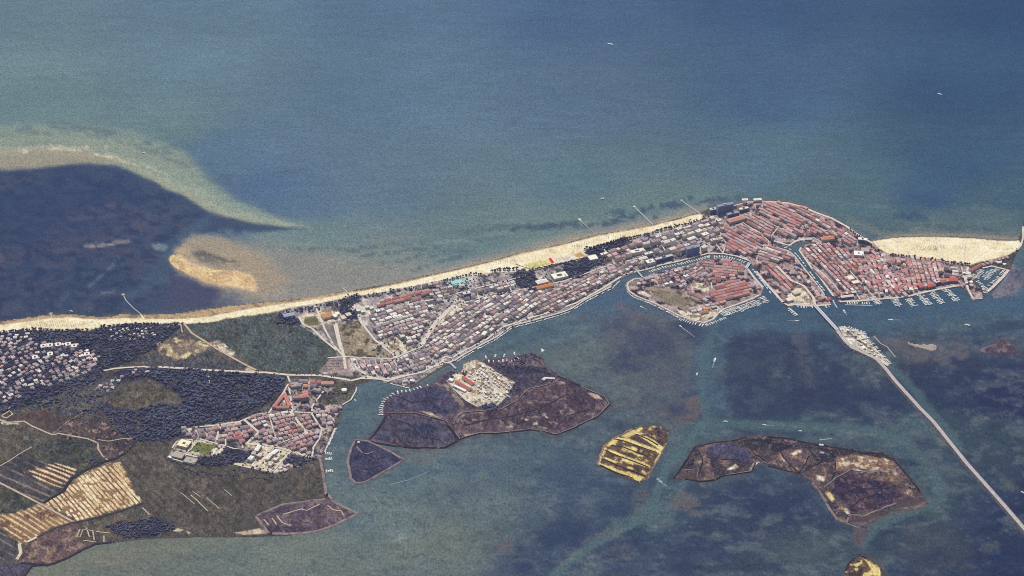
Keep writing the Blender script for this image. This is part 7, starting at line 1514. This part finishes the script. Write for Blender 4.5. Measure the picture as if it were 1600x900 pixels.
def moor(px, sp, what, group, off=6, side=1, perp=True, sail=.15, skip=.08, seg=None):
    sp *= 1.12
    """boats along a line, bows to it or alongside; named by place along the line"""
    P = W(px); k = 0
    for (a, b2) in zip(P, P[1:]):
        L = hypot(b2[0] - a[0], b2[1] - a[1]); dx, dy = (b2[0] - a[0]) / L, (b2[1] - a[1]) / L; s_ = sp * .5
        while s_ < L:
            if rnd.random() > skip:
                k += 1; sl_ = rnd.random() < sail; an = atan2(dy, dx) + (pi / 2 * side if perp else 0) + rnd.gauss(0, .08)
                if perp and rnd.random() < .5: an += pi
                o_ = off * rnd.uniform(.9, 1.15) * side
                lb = 'white %s, %s from the left %s' % ('yacht' if sl_ else 'motor boat', ordn(k), what)
                if len(lb.split()) > 16: lb = lb.replace(' from the left', ' from left')
                if len(lb.split()) > 16: lb = lb.replace(' the ', ' ')
                MOOR.append((a[0] + dx * s_ - dy * o_, a[1] + dy * s_ + dx * o_, an, lb, group, sl_))
            s_ += sp * rnd.uniform(.9, 1.15)
moor([(1012,424),(1033,417.5),(1057,412.5),(1082,406.5),(1106,400),(1131,400),(1152,404.5),(1168,410)], 8.0, 'along the upper bank of the canal ring', 'boats on the upper canal bank', 7, -1)
moor([(966,440),(955,451),(935,461),(915,471),(892,486),(875,492),(850,499),(825,506),(800,512)][::-1], 13, 'along the town quay left of the footbridge', 'boats along the upper town quay', 3, -1, False)
moor([(713,565),(725,557),(750,543),(775,530),(798,513)], 13, 'along the town quay above the roundabout', 'boats along the lower town quay', 3, -1, False)
moor([(981,456),(992,465),(1008,471),(1025,478),(1045,488),(1062,497)], 11, 'along the left quay of the canal islet', 'boats on the left islet quay', 3, -1, False)
moor([(1062,497),(1082,504),(1100,508),(1119,501),(1135,495)], 7.5, 'round the bottom corner of the canal islet', 'boats at the islet corner', 6, -1)
for k, P in enumerate(IFING): moor(P, 7.5, 'on islet pier %s' % ORD[k + 1], 'boats at the islet finger piers', 6, 1, sail=.2); moor(P, 7.5, 'below islet pier %s' % ORD[k + 1], 'boats at the islet finger piers', 6, -1, sail=.2)
for k, (P, o_) in enumerate(FING): moor(P, 8, 'on the upper side of the %s quay pier' % o_, 'boats at the right quay piers', 7, 1, sail=.3); moor(P, 8, 'on the lower side of the %s quay pier' % o_, 'boats at the right quay piers', 7, -1, sail=.3)
for P, o_ in MARP: moor(P, 9, 'on the upper side of the %s marina pontoon' % o_, 'yachts in the marina basin', 7, 1, sail=.6); moor(P, 9, 'on the lower side of the %s marina pontoon' % o_, 'yachts in the marina basin', 7, -1, sail=.6)
moor(MZ((1440,500),(1340,610),(1235,705))[::-1], 9, 'inside the outer arm of the yacht marina', 'yachts on the outer marina arm', 6, 1, sail=.6); moor(MZ((1110,600),(1190,660),(1215,740)), 9, 'inside the left arm of the yacht marina', 'yachts on the left marina arm', 6, 1, sail=.5)
moor(HZ((1000,462),(1120,466),(1240,470)), 7, 'above the long pontoon by the harbour mouth', 'boats at the long pontoon', 6, 1, sail=.3)
moor(HZ((700,490),(760,485),(850,475)), 9, 'on the quay right of the road bridge', 'boats right of the bridge', 5, -1); moor(HZ((520,482),(600,486),(680,486)), 9, 'on the quay left of the road bridge', 'boats left of the bridge', 5, -1); moor(HZ((450,500),(530,570)), 8, 'along the jetty left of the road bridge', 'boats at the ferry jetty', 6, -1)
moor([(1217,386),(1232,389),(1244.5,399),(1261,421),(1275,440),(1288,456)], 15, 'along the left bank of the harbour canal', 'boats in the harbour canal', 2.5, 1, False, skip=.25); moor([(1250,388),(1262,405),(1277,426),(1292,448)], 17, 'along the right bank of the harbour canal', 'boats on the right canal bank', 3.5, -1, False, skip=.25)
moor([(1172,417),(1182,431),(1196,449),(1206,463)], 14, 'along the islet side of the right canal', 'boats in the right canal', 3, 1, False, skip=.3)
moor(KZ((170,165),(215,165),(270,185),(330,195),(360,240),(400,290)), 8, 'round the top of the causeway marina', 'boats round the causeway marina', 6, 1); moor(KZ((400,290),(450,345),(500,400),(540,450)), 7.5, 'along the right arm of the causeway marina', 'boats on the causeway marina arm', 6, 1); moor(KZ((185,235),(240,295),(300,345)), 9, 'along the left edge of the causeway marina', 'boats left of the causeway marina', 4, -1)
moor(EZ((232,330),(300,285),(400,270),(510,235)), 12, 'along the marsh edge by the channel', 'boats along the marsh edge', 4, 1); moor(EZ((216,420),(216,380),(232,335)), 11, 'along the left marsh shore', 'boats on the left marsh shore', 4, 1); moor(EZ((840,98),(900,98),(1000,95),(1050,70)), 13, 'below the tall masts at the camp jetty', 'boats by the marsh camp', 4, 1, sail=.5)
moor(B1((800,585),(880,605),(960,625)), 11, 'at the boat sheds by the channel narrows', 'boats by the sheds', 4, -1, False)
for k, P in enumerate((VZ((1185,665),(1245,672)), VZ((1180,708),(1245,703)), VZ((1195,792),(1255,786)))): moor(P, 5.5, 'at the %s jetty below the village' % ('top', 'middle', 'lowest')[k], 'boats at the village jetties', 5, 1, skip=.1)
moor(VZ((1195,640),(1225,570),(1262,485)), 12, 'along the village quay', 'boats along the village quay', 3, -1, False, skip=.2)
for k, (u, v) in enumerate(EZ((835, 70), (892, 62), (945, 60), (1005, 48), (1170, 33))): x, y = G(u, v); boat(x, y, rnd.uniform(1.2, 1.9), 'sailing boat anchored off the marsh camp, %s from the left' % ordn(k + 1), 'sailing boats off the marsh camp', True, scale=1.7)
def place_moored():
    MOOR.sort(key=lambda q: (Vector((q[0], q[1], 0)) - CAM).length)
    seen = [0, 0]; V, F, cl = [], [], []
    for x, y, an, lb, gr, sl_ in MOOR:
        u, v = PX(x, y)
        if u > 1606: continue
        seen[sl_] += 1
        if seen[sl_] <= (225 if not sl_ else 260): boat(x, y, an, lb, gr, sl_, scale=MSC * rnd.uniform(.85, 1.15)); continue
        for nm, me_ in KINDS[rnd.randrange(3)][1]:
            n = len(V); ca, sa = cos(an), sin(an)
            V += [(x + (q.co.x * ca - q.co.y * sa) * MSC, y + (q.co.x * sa + q.co.y * ca) * MSC, q.co.z * MSC) for q in me_.vertices]; F += [tuple(i + n for i in p.vertices) for p in me_.polygons]; cl += [WHT] * len(me_.vertices)
    if V: tag(mobj('moored_boats', mesh('moored_boats', V, F, M_BOAT, col=cl)), kind='stuff')
place_moored()
# boats under way, each with its wake
M_FOAM = gmat('wake_foam', (168,182,192), (112,132,148), .15, .25)
def wake(px, w0, w1):
    P = W(px); P = jag(P, 10, .8, 15, False); V, F = [], []; ribbon_geo(P, lambda t_: w0 + (w1 - w0) * t_, .12, V, F)
    tag(mobj('wake', mesh('wake', V, F, M_FOAM)), kind='structure')
for k, (u, v, u2, v2, lb, s_) in enumerate(((1063, 510, 1086, 527, 'white speedboat with a long wake off the islet corner', 1.3), (1002, 480, 1012, 484, 'speedboat with a short wake beside the islet quay', 1.2), (1117, 563, 1113, 575, 'larger white motor yacht heading up the middle channel', 2.2), (1089, 585, 1088, 589, 'small motor boat following in the middle channel', 1.5), (1319, 487, 1323, 493, 'white boat crossing just right of the road bridge', 1.8), (1391, 500.5, 1408, 500, 'white boat with a wake in the channel below the quay piers', 1.7), (1511, 508.5, 1514, 509, 'lone white boat at the right of the channel', 1.9), (1246, 502, 1231, 501, 'motor boat running left below the harbour office', 1.4), (1033, 753, 1042, 759, 'speedboat in the creek right of the yellow island', 1.0), (1133, 659, 1137, 659, 'white boat in the channel above the big lagoon island', 1.4), (1194, 664.5, 1210, 665, 'white boat with a faint wake above the big island, on the right', 1.3), (1250, 674, 1254, 674, 'small white boat nearest the big island shore', 1.2), (941, 311, 944, 310, 'lone white boat off the bathing piers', 1.7), (953, 69.5, 956, 70, 'white ship far out at sea, top of the picture', 2.4), (1468, 147.5, 1470, 148, 'tiny white boat far out to the right', 1.7), (225, 239.5, 228, 240, 'white boat on the far side of the sand bar', 1.4), (848, 547, 850, 549, 'white boat off the tip of the marsh wood', 1.5), (597, 719 + 0, 598, 720, '', 0), (111, 486.5, 113, 487, 'small white boat off the left beach', 1.2), (79, 490, 81, 490, 'second small boat off the left beach', 1.3), (1598, 770, 1600, 771, 'white boat at the right edge beyond the causeway', 1.4), (555, 626, 557, 628, 'small boat off the village green', 1.2))):
    if s_ == 0: continue
    x, y = G(u, v); x2, y2 = G(u2, v2); an = atan2(y - y2, x - x2); boat(x, y, an, lb, None, k=1, scale=s_)
    if hypot(u2 - u, v2 - v) > 5: wake([(u, v), ((u + u2) / 2, (v + v2) / 2 - .4), (u2, v2)], 5, 1.5)
wake(B2((840,328),(950,300),(1090,243)), 2.5, 1.5); wake(C2((905,290),(935,315),(968,340)), 9, 4); wake(D2((320,50),(400,40)), 5, 4)
print('BOATS', nboat[0])
# ------------------------------------------------------------------ parked cars, and the low huts on the causeway marina
cv, cf = [], []; box(cv, cf, -2.1, 2.1, -.9, .9, .25, .95); CARB = {}
CARC = [(230,230,230), (206,206,212), (120,124,134), (90,96,112), (168,88,84), (150,160,190), (60,62,70)]
BODY = [mesh('body', cv, cf, M_BOAT, col=alb(c)) for c in CARC]
gv = [(-1.7, -.8, .96), (1.0, -.8, .96), (1.0, .8, .96), (-1.7, .8, .96), (-1.3, -.68, 1.5), (.4, -.68, 1.5), (.4, .68, 1.5), (-1.3, .68, 1.5)]
CABIN = mesh('windows', gv, [(4, 5, 6, 7), (0, 1, 5, 4), (1, 2, 6, 5), (2, 3, 7, 6), (3, 0, 4, 7)], M_GLASSY)
def car_line(px, n, what, group, z, an_off=pi / 2):
    P = W(px); (ax, ay), (bx, by) = P; an = atan2(by - ay, bx - ax) + an_off
    for i in range(n):
        if rnd.random() < .18: continue
        t_ = (i + .5) / n; o = empty('parked_car', ax + (bx - ax) * t_, ay + (by - ay) * t_, z, an + rnd.gauss(0, .05)); c = rnd.randrange(len(BODY)); o.scale = (1.1, 1.1, 1.1)
        tag(o, '%s car, %s from left %s' % (('white', 'silver', 'grey', 'charcoal', 'red', 'blue', 'black')[c], ordn(i + 1), what), 'car', group); mobj('body', BODY[c], o); mobj('windows', CABIN, o)
for k in range(4):
    y = 668 + k * 22; car_line(TZ((475 - k * 18, y), (590 + k * 4, y)), 14 + k, 'in the %s row of the car park' % ORD[k + 1], 'cars parked by the causeway road', 1.6)
for k in range(5): car_line(KZ((215 + k * 20, 190 + k * 18), (330 + k * 32, 270 + k * 24)), 15, 'in the %s row on the causeway marina' % ORD[k + 1], 'cars parked on the causeway marina', 1.5)
car_line(TZ((405,410), (520,560)), 16, 'beside the asphalt wedge', 'cars on the asphalt wedge', 1.6); car_line(HZ((460,440), (640,450)), 16, 'on the gravel by the harbour', 'cars on the harbour gravel', 2.2)
for k, (x, y) in enumerate(((250,195),(275,230),(300,215),(290,260),(330,255),(350,290),(320,300),(375,320),(400,350),(345,330),(380,365),(215,190),(420,380))):
    p = KZ((x, y))[0]; block('marina_hut', 'pale hut on the causeway marina, %s from the top' % ordn(k + 1), 'hut', p, (p[0] + 2.8, p[1] + .9), 7, 4, ('flat', 'gable')[k % 2], ((244,232,206), (232,214,184), (252,246,236))[k % 3], (222,208,188), group='huts on the causeway marina')
# ------------------------------------------------------------------ the air: pale haze over the whole scene
hm = bpy.data.materials.new('haze_air'); hm.use_nodes = True
t = hm.node_tree; t.nodes.clear()
o_ = t.nodes.new('ShaderNodeOutputMaterial'); v_ = t.nodes.new('ShaderNodeVolumePrincipled')
v_.inputs['Density'].default_value = HAZE_D; v_.inputs['Color'].default_value = (*HAZE_C, 1); v_.inputs['Anisotropy'].default_value = 0.0
t.links.new(v_.outputs[0], o_.inputs['Volume'])
V, F = [], []; box(V, F, -61000, 61000, -21000, 61000, -6, CAM.z + 60)
tag(mobj('haze', mesh('haze', V, F, hm)), kind='stuff')
